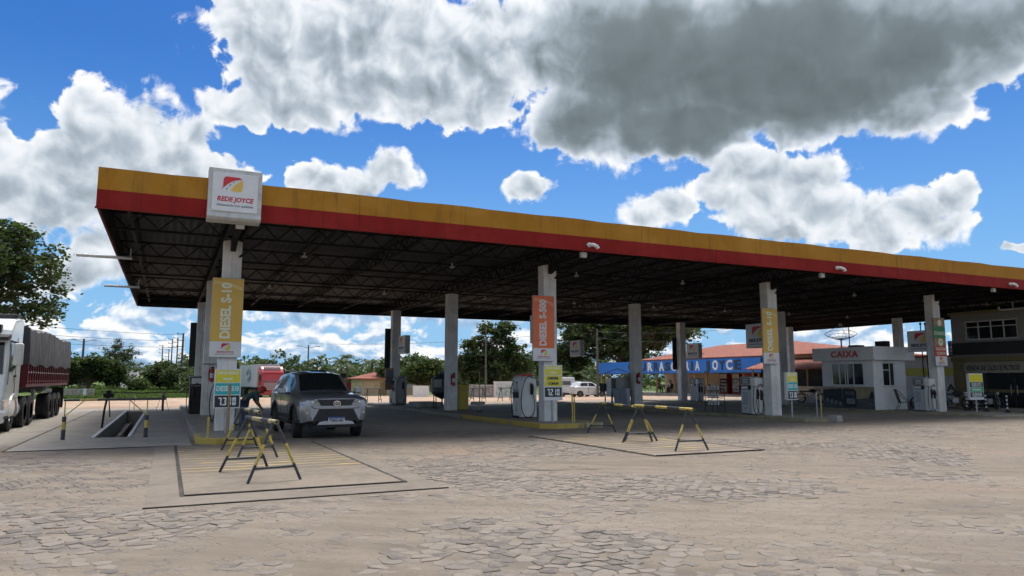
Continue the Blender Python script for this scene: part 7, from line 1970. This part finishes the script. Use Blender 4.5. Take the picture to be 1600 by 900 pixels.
# ------------------------------------------------------------------ vegetation
import numpy as np
def leaf_mat(name, col, var=0.6, trans=0.38):
    m = bpy.data.materials.new(name); m.use_nodes = True; t = m.node_tree; N = NT(t); b = t.nodes['Principled BSDF']
    r = N.n('ShaderNodeNewGeometry').outputs['Random Per Island']
    a = tuple(c * (1 - var) for c in col); c_ = tuple(min(1, c * (1 + var)) for c in col)
    c = N.ramp(r, [(0.0, a), (0.6, col), (0.92, c_), (1.0, (c_[0] * 1.5, c_[1] * 1.15, c_[2]))])
    t.links.new(c, b.inputs['Base Color']); b.inputs['Roughness'].default_value = 0.55; b.inputs['Specular IOR Level'].default_value = 0.35
    tr = N.n('ShaderNodeBsdfTranslucent', inp={'Color': N.mix(0.5, c, (0.10, 0.16, 0.02))})
    mx = N.n('ShaderNodeMixShader', inp={0: trans, 1: b.outputs[0], 2: tr.outputs[0]})
    t.links.new(mx.outputs[0], t.nodes['Material Output'].inputs[0]); return m
M['leaf_dark'] = leaf_mat('leaf_dark', (0.040, 0.062, 0.020))
M['leaf_mid'] = leaf_mat('leaf_mid', (0.055, 0.085, 0.026))
M['leaf_olive'] = leaf_mat('leaf_olive', (0.085, 0.10, 0.045))
M['leaf_wood'] = leaf_mat('leaf_wood', (0.062, 0.086, 0.036), 0.45)
M['leaf_grass'] = leaf_mat('leaf_grass', (0.11, 0.16, 0.04))

def leaves(name, C, size, rng, m, parent=None, flat=0.35, long=1.6):
    """one small pointed blade per centre, random tilt"""
    n = len(C); a = rng.normal(size=(n, 3)); a[:, 2] *= flat; a /= np.linalg.norm(a, axis=1)[:, None]
    b = rng.normal(size=(n, 3)); b -= (b * a).sum(1)[:, None] * a; b /= np.linalg.norm(b, axis=1)[:, None]
    s = size * rng.uniform(0.6, 1.3, n)[:, None]
    V = np.empty((n, 4, 3)); V[:, 0] = C - a * s * long / 2; V[:, 1] = C + b * s * 0.5; V[:, 2] = C + a * s * long / 2; V[:, 3] = C - b * s * 0.5
    me = bpy.data.meshes.new(name); me.vertices.add(4 * n); me.vertices.foreach_set('co', V.reshape(-1))
    me.loops.add(4 * n); me.loops.foreach_set('vertex_index', np.arange(4 * n, dtype=np.int32))
    me.polygons.add(n); me.polygons.foreach_set('loop_start', np.arange(0, 4 * n, 4, dtype=np.int32)); me.polygons.foreach_set('loop_total', np.full(n, 4, dtype=np.int32))
    me.update(calc_edges=True); me.materials.append(m)
    o = bpy.data.objects.new(name, me); COL.objects.link(o)
    if parent is not None: o.parent = parent
    return o

def clumps(blobs, n_cl, per, r_cl, rng):
    """leaf centres: clumps spread through ellipsoids, thicker towards their skins"""
    blobs = np.array(blobs, float); vol = (blobs[:, 3] * blobs[:, 4] * blobs[:, 5]) ** 0.75; pr = vol / vol.sum()
    idx = rng.choice(len(blobs), n_cl, p=pr); d = rng.normal(size=(n_cl, 3)); d /= np.linalg.norm(d, axis=1)[:, None]
    rad = rng.uniform(0.25, 1.0, n_cl) ** 0.45
    cc = blobs[idx, :3] + d * blobs[idx, 3:] * rad[:, None]
    off = rng.normal(size=(n_cl, per, 3)) * r_cl * np.array([1, 1, 0.6]) * rng.uniform(0.5, 1.2, (n_cl, 1, 1))
    return (cc[:, None, :] + off).reshape(-1, 3), cc

def tree(name, label, loc, blobs, trunk_h, trunk_r, n_cl, per, r_cl, leaf, m, seed=1, cat='tree', group=None, limbs=14, lean=(0, 0)):
    t = thing(name, label, cat, loc, 0, group); rng = np.random.default_rng(seed)
    pts, cc = clumps(blobs, n_cl, per, r_cl, rng)
    leaves('crown', pts, leaf, rng, M[m], t)
    mb = MB(); top = Vector((lean[0], lean[1], trunk_h))
    mb.tube([(0, 0, -0.3), (lean[0] * 0.3, lean[1] * 0.3, trunk_h * 0.4), top], [trunk_r * 1.25, trunk_r, trunk_r * 0.75], 9)
    rr = random.Random(seed); pick = rr.sample(range(len(cc)), min(limbs * 4, len(cc)))
    for k, i in enumerate(pick):
        e = Vector(cc[i]); 
        if k < limbs:
            mid = top.lerp(e, 0.5) + Vector((rr.uniform(-.3, .3), rr.uniform(-.3, .3), 0.25)) * trunk_r * 2
            mb.tube([top - Vector((0, 0, trunk_r)), mid, e], [trunk_r * 0.45, trunk_r * 0.26, trunk_r * 0.08], 6)
        else:
            j = pick[k % limbs]; s = top.lerp(Vector(cc[j]), rr.uniform(0.45, 0.8))
            mb.tube([s, s.lerp(e, 0.5) + Vector((0, 0, 0.1)), e], [trunk_r * 0.2, trunk_r * 0.12, trunk_r * 0.05], 5)
    mb.build('trunk', M['bark'], t, smooth=True)
    return t

def rb(rnd, c, R, n, spread, rz=0.7):
    """random sub-crowns round a centre"""
    out = [(c[0], c[1], c[2], R[0] * 0.7, R[1] * 0.7, R[2] * 0.7)]
    for k in range(n):
        a = rnd.uniform(0, 6.28); e = rnd.uniform(-0.5, 1.0); s = rnd.uniform(0.28, 0.48)
        out.append((c[0] + R[0] * spread * math.cos(a) * math.cos(e * 1.2), c[1] + R[1] * spread * math.sin(a) * math.cos(e * 1.2), c[2] + R[2] * spread * math.sin(e * 1.2) , R[0] * s, R[1] * s, R[2] * s * rz * 1.2))
    return out

rnd = random.Random(21)
# big tree on the left, partly out of the picture
tree('broadleaf_tree', 'big dark leafy tree at the left edge rising behind the grain truck', (-11.3, 49.0, 0),
     rb(rnd, (0, 0, 7.0), (5.4, 5.0, 3.5), 20, 0.72) + [(3.9, -0.5, 7.8, 1.8, 1.8, 1.3), (4.7, -0.5, 6.5, 1.2, 1.2, 1.3), (4.6, 0, 5.3, 1.1, 1.2, 0.7), (2.7, -1, 9.2, 1.7, 1.6, 1.0), (0.8, -1, 9.9, 1.8, 1.6, .8), (3.0, -1, 5.0, 1.0, 1.2, 0.6)], 4.2, 0.38, 620, 46, 0.34, 0.17, 'leaf_dark', 5, limbs=26)
tree('round_tree', 'low round dark tree with a short trunk left of the road', (-9.9, 118.0, height(-9.9, 118)),
     rb(rnd, (0, 0, 3.3), (4.3, 3.5, 2.4), 14, 0.7) + [(-3.0, 0, 2.2, 1.8, 1.6, 1.2), (3.2, 0, 2.2, 1.8, 1.6, 1.2)], 1.7, 0.3, 420, 42, 0.35, 0.24, 'leaf_dark', 6, limbs=10)
tree('slender_tree', 'tall thin airy tree standing against the sky left of the road', (-8.7, 150.5, height(-8.7, 150)),
     [(0.2, 0, 8.6, 0.9, 0.9, 1.1), (0.9, 0, 7.2, 1.8, 1.5, 1.2), (-0.9, 0, 7.0, 1.3, 1.2, 0.9), (2.6, 0, 6.2, 1.3, 1.2, 0.8), (0.3, 0, 5.6, 2.3, 1.8, 1.1), (0.2, 0, 3.8, 1.8, 1.6, 1.3), (1.2, 0, 2.2, 2.2, 1.6, 1.3)], 6.0, 0.16, 120, 26, 0.33, 0.22, 'leaf_olive', 7, limbs=14)
for (x, y, R, h, s, lab, mm) in ((-1.0, 147.0, 3.6, 2.7, 11, 'dark rounded bush clump right of the road, beneath the tall pole', 'leaf_dark'), (2.2, 143.0, 3.0, 2.3, 12, 'dark bush clump beside the island edge, right of its taller neighbour', 'leaf_wood'), (-4.4, 140.0, 1.6, 1.0, 13, 'small bright bush at the foot of the road', 'leaf_mid')):
    tree('bush', lab, (x, y, height(x, y)), rb(rnd, (0, 0, h * 0.95), (R, R * 0.8, h), 10, 0.65), 0.8, 0.15, int(110 * R), 34, 0.4, 0.26, mm, s, 'bush', 'bushes by the road', limbs=6)
tree('broadleaf_tree', 'ragged open tree between the bin and the orange banner column', (31.0, 70.0, height(31, 70)),
     [(0, 0, 2.6, 3.6, 2.4, 1.5), (-1.4, 0, 4.6, 1.9, 1.8, 1.3), (0.8, 0, 5.9, 1.5, 1.4, 1.2), (-0.5, 0, 7.0, 1.0, 1.0, 0.7), (1.6, 0, 7.3, 1.0, 1.0, 0.7), (2.4, 0, 4.6, 1.6, 1.6, 1.2), (-3.0, 0, 3.4, 1.3, 1.2, 1.0), (3.6, 0, 3.2, 1.5, 1.4, 1.1), (-2.3, 0, 5.7, 0.9, 0.9, 0.6)], 2.4, 0.28, 330, 36, 0.36, 0.22, 'leaf_dark', 14, limbs=18)
tree('broadleaf_tree', 'huge dark spreading tree behind the blue sign board', (57.5, 82.5, height(57, 82)),
     rb(rnd, (0, 0, 8.6), (9.0, 5.5, 4.8), 26, 0.78) + [(-9.5, -1, 9.0, 2.6, 2, 1.7), (-7.2, -1, 5.6, 2.6, 2, 1.6), (8.6, -1, 9.4, 2.0, 2, 1.5), (9.4, -1, 8.2, 1.5, 1.6, 1.0), (-3, -1, 4.6, 3.0, 2, 1.6), (3, -1, 5.0, 3.0, 2, 1.6)], 4.0, 0.6, 900, 36, 0.5, 0.27, 'leaf_dark', 15, limbs=34)
tree('broadleaf_tree', 'dark tree right of the orange banner, behind the white van', (47.0, 84.0, height(47, 84)),
     rb(rnd, (0, 0, 4.2), (4.0, 3.0, 3.0), 12, 0.75), 2.0, 0.3, 330, 34, 0.45, 0.28, 'leaf_wood', 16, limbs=12)
tree('broadleaf_tree', 'mid-size tree behind the graffiti wall, left of the ragged tree', (26.5, 80.0, height(26, 80)),
     rb(rnd, (0, 0, 2.6), (2.8, 2.4, 1.7), 9, 0.7), 1.2, 0.2, 200, 34, 0.36, 0.22, 'leaf_mid', 17, limbs=10)
tree('broadleaf_tree', 'bushy tree behind the green tank and the white framed wall', (29.0, 92.0, height(29, 92)),
     rb(rnd, (0, 0, 3.0), (4.2, 2.6, 2.3), 10, 0.7), 1.2, 0.2, 260, 34, 0.4, 0.26, 'leaf_mid', 18, limbs=10)

def woodland():
    """the far tree belt, which reads as one mass"""
    rng = np.random.default_rng(4); rr = random.Random(9); B = []
    def belt(x0, x1, y0, dy, h, n, jit):
        for k in range(n):
            x = x0 + (x1 - x0) * (k + rr.random()) / n; y = y0 + rr.uniform(0, dy); R = rr.uniform(2.6, 4.6); hh = h * rr.uniform(0.65, 1.12)
            g = height(x, y); B.append((x, y, g + hh - R * 0.75, R, R, R * 0.85)); B.append((x, y, g + hh * 0.38, R * 1.15, R, hh * 0.40))
    belt(4, 62, 128, 14, 4.7, 50, 1); belt(2, 100, 145, 25, 6.0, 80, 1); belt(60, 160, 120, 30, 7.5, 50, 1)
    belt(-44, -13, 128, 30, 5.2, 22, 1); belt(-34, -10, 190, 40, 6.2, 14, 1); belt(3, 22, 185, 40, 5.4, 12, 1); belt(-14, 2.0, 262, 30, 4.2, 9, 1)
    for (x, y, R, h) in ((16.2, 127, 2.0, 7.0), (14.3, 127, 2.0, 6.2), (18.6, 128, 2.2, 7.4), (20.6, 128, 1.8, 6.4)):
        B.append((x, y, height(x, y) + h - R, R, R, R * 0.9)); B.append((x, y, height(x, y) + h * 0.4, R * 0.8, R, h * 0.35))
    pts, cc = clumps(B, 5600, 16, 0.55, rng)
    o = leaves('woodland', pts, 0.42, rng, M['leaf_wood'])
    tag(o, 'distant belt of mixed green trees across the horizon behind the station', 'woodland', kind='stuff')
woodland()

def palm(label, loc, h, L, seed, src=None, s=1.0):
    t = thing('palm_tree', label, 'palm', loc, 0, 'palms behind the station'); rr = random.Random(seed)
    mb = MB(); mb.tube([(0, 0, -0.3), (0.1, 0, h * 0.5), (0.05, 0.05, h)], [0.20, 0.15, 0.13], 8); mb.build('trunk', M['bark'], t, smooth=True)
    mb = MB()
    for k in range(19):
        a = k * 2.4 + rr.uniform(-.2, .2); up = rr.uniform(0.15, 1.25); l = L * rr.uniform(0.8, 1.1)
        pts = []
        for q in range(9):
            u = q / 8.0; r = l * u * math.cos(up * (1 - 0.3 * u)); z = l * (math.sin(up) * u - 0.75 * u * u)
            pts.append(Vector((r * math.cos(a), r * math.sin(a), h + z)))
        side = Vector((-math.sin(a), math.cos(a), 0))
        for q in range(1, 9):
            p = pts[q]; d = (pts[q] - pts[q - 1]).normalized(); w = L * 0.26 * (1 - (q / 8.5) ** 2.2) + 0.08
            for sgn in (-1, 1):
                for f in (0.0, 0.5):
                    b = pts[q - 1].lerp(p, f); tip = b + side * sgn * w + d * w * 0.5 - Vector((0, 0, w * 0.45))
                    mb.add([b, b + d * 0.11 * L / 2.4, tip], [(0, 1, 2)])
    mb.build('crown', M['leaf_mid'], t, recalc=False)
    return t
palm('drooping palm right of the orange banner, before the dark trees', (46.5, 79.0, height(46, 79)), 2.0, 3.4, 1)
for k, (x, y, h, L, lab) in enumerate(((26.4, 118, 5.6, 2.0, 'palm topping the tree belt above the rear pump'), (24.2, 112, 4.6, 3.0, 'broad palm above the cream house roof'), (38.0, 122, 5.2, 2.4, 'palm right of the bare middle column'), (30.0, 116, 4.8, 2.8, 'palm above the dark green tank'), (10.0, 122, 4.4, 2.2, 'palm above the red truck cab'), (6.2, 122, 4.2, 2.4, 'palm right of the leftmost yellow banner'), (22.0, 120, 4.6, 2.2, 'palm left of the rear pump column'), (43.5, 118, 5.0, 2.4, 'palm behind the ragged open tree'))):
    palm(lab, (x, y, height(x, y)), h, L, 30 + k)

def grass():
    rng = np.random.default_rng(11); P = []
    for k in range(26000):
        y = 92 + 70 * rng.random() ** 1.5; x = -16 + 26 * rng.random()
        P.append((x, y, height(x, y) + 0.08 * rng.random()))
    o = leaves('grass', np.array(P), 0.22, rng, M['leaf_grass'], flat=2.5, long=1.8)
    tag(o, 'rough green verge grass between the rear yard and the road', 'grass', kind='stuff')
grass()

# ------------------------------------------------------------------ poles and wires
def pole(label, x, y, h, r=0.14, arms='bars', group='utility poles', lean=0.0):
    t = thing('utility_pole', label, 'utility pole', (x, y, height(x, y) - 0.3), 0, group)
    mb = MB(); mb.tube([(0, 0, 0), (lean, 0, h + 0.3)], [r * 1.25, r * 0.75], 8); mb.build('pole', M['pole_grey'], t)
    if arms == 'bars':
        for k in range(3):
            mb = MB(); mb.box(-1.05 + lean, 0.2 + lean, -0.05, 0.05, h + 0.1 - 1.15 * k, h + 0.22 - 1.15 * k); b = mb.build('crossarm', M['pole_grey'], t)
            mb = MB(); mb.lathe([(0.06, 0), (0.09, 0.08), (0.04, 0.2)], (-0.95 + lean, 0, h + 0.22 - 1.15 * k), 8); mb.build('insulator', M['matte_dark'], b)
    elif arms == 'lamps':
        for s in (-1, 1):
            mb = MB(); mb.tube([(lean, 0, h - 0.2), (s * 1.2 + lean, 0, h + 0.1)], 0.04, 5); a = mb.build('lamp_arm', M['pole_grey'], t)
            mb = MB(); mb.box(s * 1.5 - 0.35 + lean, s * 1.5 + 0.35 + lean, -0.12, 0.12, h + 0.06, h + 0.20); mb.build('lamp_head', M['galv'], a, bevel=0.03)
    return t
mk('pole_grey', (0.10, 0.095, 0.09), 0.8, var=0.2)
pole('tall utility pole with three crossarms right of the road', 2.35, 145.5, 10.3, 0.2)
pole('second utility pole along the road, right of its pair', 2.1, 205.0, 9.3, 0.17)
pole('third utility pole along the road', 0.9, 222.0, 9.2, 0.16)
pole('short far utility pole along the road', 0.2, 260.0, 8.0, 0.16)
pole('farthest utility pole along the road, leftmost of the row', -1.6, 250.0, 8.6, 0.18)
pole('double street lamp above the round tree', -12.6, 137.0, 8.6, 0.2, 'lamps', 'street lamps behind the trees')
pole('double street lamp above the tree belt behind the SUV', 20.4, 119.0, 7.6, 0.13, 'lamps', 'street lamps behind the trees')
pole('thin pole beside the ragged open tree', 28.6, 66.0, 7.0, 0.10, 'none', None)
pole('dark pole left of the blue sign board', 38.0, 60.2, 6.6, 0.12, 'none', None)
pole('thin pole before the graffiti wall', 25.4, 66.0, 3.8, 0.05, 'none', None)
def wire(label, a, b, sag, r=0.02, name='cable'):
    a, b = Vector(a), Vector(b); pts = []
    for k in range(25):
        u = k / 24.0; p = a.lerp(b, u); p.z -= sag * 4 * u * (1 - u); pts.append(p)
    mb = MB(); mb.tube([tuple(p) for p in pts], r, 4, caps=False); o = mb.build(name, M['matte_dark']); tag(o, label, 'cable', 'overhead cables')
    return o
zt = height(2.35, 145.5) + 10.0
for k, (x2, z2) in enumerate(((-60, 14.5), (-60, 13.0), (-60, 11.6))):
    wire(['topmost', 'middle', 'lowest'][k] + ' of the long cables from the tall pole across the left sky', (1.4, 145.5, zt - 1.15 * k), (x2, 110, z2), 1.6, 0.03)
wire('low cable past the street lamp above the round tree', (-12.6, 137, 8.0), (-60, 120, 8.4), 0.8, 0.025)
wire('cable running from the street lamp behind the SUV towards the right', (20.4, 119, 7.2), (62, 95, 9.5), 0.9, 0.022)
wire('cable from the dark pole across the front of the huge tree', (38.0, 60.2, 5.6), (66, 78, 7.2), 0.5, 0.018)
wire('second cable over the restaurant roof', (38.0, 60.2, 6.2), (70, 72, 8.6), 0.5, 0.018)

# ------------------------------------------------------------------ people
def skin_mesh(name, verts, edges, radii, m, parent, root=0, sub=1):
    me = bpy.data.meshes.new(name); me.from_pydata(verts, edges, []); o = bpy.data.objects.new(name, me); COL.objects.link(o)
    o.modifiers.new('skin', 'SKIN'); 
    if not me.skin_vertices: 
        bm = bmesh.new(); bm.from_mesh(me); bm.verts.layers.skin.verify(); bm.to_mesh(me); bm.free()
    for i, r in enumerate(radii):
        sv = me.skin_vertices[0].data[i]; sv.radius = (r, r) if not hasattr(r, '__len__') else r; sv.use_root = (i == root)
    o.modifiers[0].use_smooth_shade = True
    s = o.modifiers.new('sub', 'SUBSURF'); s.levels = sub; s.render_levels = sub
    dg = bpy.context.evaluated_depsgraph_get(); dg.update()
    nm = bpy.data.meshes.new_from_object(o.evaluated_get(dg)); nm.name = name
    o.modifiers.clear(); o.data = nm; nm.materials.clear(); nm.materials.append(m); nm.shade_smooth()
    if parent is not None: o.parent = parent
    return o

mk('denim', (0.045, 0.075, 0.12), 0.8, var=0.2); mk('teal_cloth', (0.04, 0.09, 0.10), 0.8, var=0.2); mk('red_cloth', (0.50, 0.02, 0.025), 0.75, var=0.1)
mk('white_cloth', (0.55, 0.56, 0.58), 0.8, var=0.1); mk('dark_cloth', (0.03, 0.03, 0.035), 0.8, var=0.2); mk('cap', (0.42, 0.03, 0.03), 0.7, var=0.1)

def person(label, loc, rz, J, top, bottom, group=None, cap=None):
    """J: joint positions; one continuous skinned body, clothes as children"""
    t = thing('person', label, 'person', loc, rz, group)
    order = ['pelvis', 'waist', 'chest', 'neck', 'head', 'crown', 'shL', 'elL', 'wrL', 'haL', 'shR', 'elR', 'wrR', 'haR', 'hipL', 'knL', 'anL', 'toL', 'hipR', 'knR', 'anR', 'toR']
    rad = dict(pelvis=(0.13, 0.10), waist=(0.115, 0.09), chest=(0.14, 0.10), neck=0.055, head=(0.088, 0.10), crown=0.055, shL=0.06, elL=0.042, wrL=0.03, haL=0.035, shR=0.06, elR=0.042, wrR=0.03, haR=0.035, hipL=0.085, knL=0.06, anL=0.042, toL=0.035, hipR=0.085, knR=0.06, anR=0.042, toR=0.035)
    idx = {k: i for i, k in enumerate(order)}
    E = [('pelvis', 'waist'), ('waist', 'chest'), ('chest', 'neck'), ('neck', 'head'), ('head', 'crown'), ('chest', 'shL'), ('shL', 'elL'), ('elL', 'wrL'), ('wrL', 'haL'), ('chest', 'shR'), ('shR', 'elR'), ('elR', 'wrR'), ('wrR', 'haR'),
         ('pelvis', 'hipL'), ('hipL', 'knL'), ('knL', 'anL'), ('anL', 'toL'), ('pelvis', 'hipR'), ('hipR', 'knR'), ('knR', 'anR'), ('anR', 'toR')]
    skin_mesh('body', [J[k] for k in order], [(idx[a], idx[b]) for a, b in E], [rad[k] for k in order], M['skin'], t, 0, 1)
    def cloth(name, ks, grow, m, root):
        ii = {k: i for i, k in enumerate(ks)}; ed = [(ii[a], ii[b]) for a, b in E if a in ii and b in ii]
        rr = [tuple(x + grow for x in rad[k]) if hasattr(rad[k], '__len__') else rad[k] + grow for k in ks]
        skin_mesh(name, [J[k] for k in ks], ed, rr, M[m], t, ii[root], 1)
    cloth('shirt', ['waist', 'chest', 'shL', 'elL', 'shR', 'elR'] + ['pelvis'], 0.022, top, 'chest')
    cloth('trousers', ['pelvis', 'hipL', 'knL', 'anL', 'hipR', 'knR', 'anR'], 0.026, bottom, 'pelvis')
    h = Vector(J['head']); c = Vector(J['crown'])
    mb = MB(); mb.lathe([(0.10, -0.01), (0.112, 0.04), (0.10, 0.09), (0.06, 0.13), (0.01, 0.145)], (0, 0, 0), 14); o = mb.build('cap' if cap else 'hair', M[cap or 'hair'], t, smooth=True); o.location = h + Vector((0, 0.008, -0.005))
    if cap:
        mb = MB(); mb.prism([(-0.07, -0.18), (0.07, -0.18), (0.09, -0.08), (-0.09, -0.08)], 'z', 0.0, 0.015); b = mb.build('cap_peak', M[cap], o, bevel=0.005)
    for s in ('L', 'R'):
        a = Vector(J['an' + s]); q = Vector(J['to' + s]); mb = MB(); mb.tube([a + Vector((0, 0.05, -0.03)), a + Vector((0, 0, -0.03)), q], [0.045, 0.055, 0.035], 8); mb.build('shoe', M['matte_dark'], t, smooth=True)
    # nose, eyes
    mb = MB(); mb.tube([h + Vector((0, -0.095, 0.015)), h + Vector((0, -0.122, -0.02))], [0.010, 0.016], 6); mb.build('nose', M['skin'], t, smooth=True)
    return t
def stand(lean=0.0, armf=0.3):
    f = lean
    return dict(pelvis=(0, 0, 0.95), waist=(0, -0.03 * f, 1.12), chest=(0, -0.12 * f, 1.36), neck=(0, -0.18 * f, 1.51), head=(0, -0.22 * f, 1.62), crown=(0, -0.23 * f, 1.71), shL=(0.19, -0.12 * f, 1.42), elL=(0.25, -0.12 * f - armf * 0.3, 1.16), wrL=(0.22, -0.12 * f - armf, 1.02), haL=(0.21, -0.16 * f - armf - 0.06, 0.98),
                shR=(-0.19, -0.12 * f, 1.42), elR=(-0.25, -0.12 * f - 0.05, 1.13), wrR=(-0.24, -0.12 * f - 0.15, 0.92), haR=(-0.24, -0.12 * f - 0.18, 0.84), hipL=(0.10, 0, 0.90), knL=(0.12, -0.03, 0.50), anL=(0.12, 0.02, 0.09), toL=(0.13, -0.14, 0.045), hipR=(-0.10, 0, 0.90), knR=(-0.12, -0.02, 0.50), anR=(-0.13, 0.04, 0.09), toR=(-0.15, -0.12, 0.045))
def bend():
    return dict(pelvis=(0, 0.05, 0.90), waist=(0, -0.06, 1.02), chest=(0, -0.26, 1.14), neck=(0, -0.42, 1.19), head=(0, -0.52, 1.21), crown=(0, -0.58, 1.27), shL=(0.18, -0.29, 1.14), elL=(0.24, -0.36, 0.88), wrL=(0.18, -0.50, 0.72), haL=(0.16, -0.55, 0.66),
                shR=(-0.18, -0.29, 1.14), elR=(-0.24, -0.34, 0.88), wrR=(-0.20, -0.46, 0.70), haR=(-0.18, -0.52, 0.64), hipL=(0.10, 0.04, 0.86), knL=(0.12, -0.04, 0.48), anL=(0.12, 0.04, 0.09), toL=(0.13, -0.12, 0.045), hipR=(-0.10, 0.04, 0.86), knR=(-0.12, -0.02, 0.48), anR=(-0.13, 0.06, 0.09), toR=(-0.15, -0.10, 0.045))
def sit():
    return dict(pelvis=(0, 0.05, 0.53), waist=(0, 0.07, 0.70), chest=(0, 0.04, 0.93), neck=(0, 0.0, 1.08), head=(0, -0.03, 1.19), crown=(0, -0.035, 1.28), shL=(0.19, 0.04, 0.99), elL=(0.24, -0.08, 0.76), wrL=(0.14, -0.30, 0.78), haL=(0.10, -0.37, 0.78),
                shR=(-0.19, 0.04, 0.99), elR=(-0.24, -0.08, 0.76), wrR=(-0.14, -0.30, 0.78), haR=(-0.10, -0.37, 0.78), hipL=(0.10, 0.02, 0.53), knL=(0.13, -0.40, 0.52), anL=(0.13, -0.42, 0.09), toL=(0.13, -0.58, 0.045), hipR=(-0.10, 0.02, 0.53), knR=(-0.13, -0.40, 0.52), anR=(-0.13, -0.36, 0.09), toR=(-0.13, -0.52, 0.045))
person('person in dark teal clothes bending by the pump behind the leftmost price board', (2.12, 22.9, 0.0), R_(95), bend(), 'teal_cloth', 'denim', None, 'cap')
person('person in a red shirt standing just behind the right side of the SUV', (5.32, 24.4, 0.0), R_(20), stand(0.3, 0.1), 'red_cloth', 'dark_cloth')
person('person in a pale shirt seated left of the dark red porch table', (48.6, 64.55, 0.10), R_(0), sit(), 'white_cloth', 'dark_cloth', None)
person('person in dark clothes seated behind the dark red porch table', (49.35, 63.5, 0.10), R_(-90), sit(), 'dark_cloth', 'denim', None)
person('person in a white shirt seated right of the dark red porch table', (48.6, 62.55, 0.10), R_(180), sit(), 'white_cloth', 'dark_cloth', None)
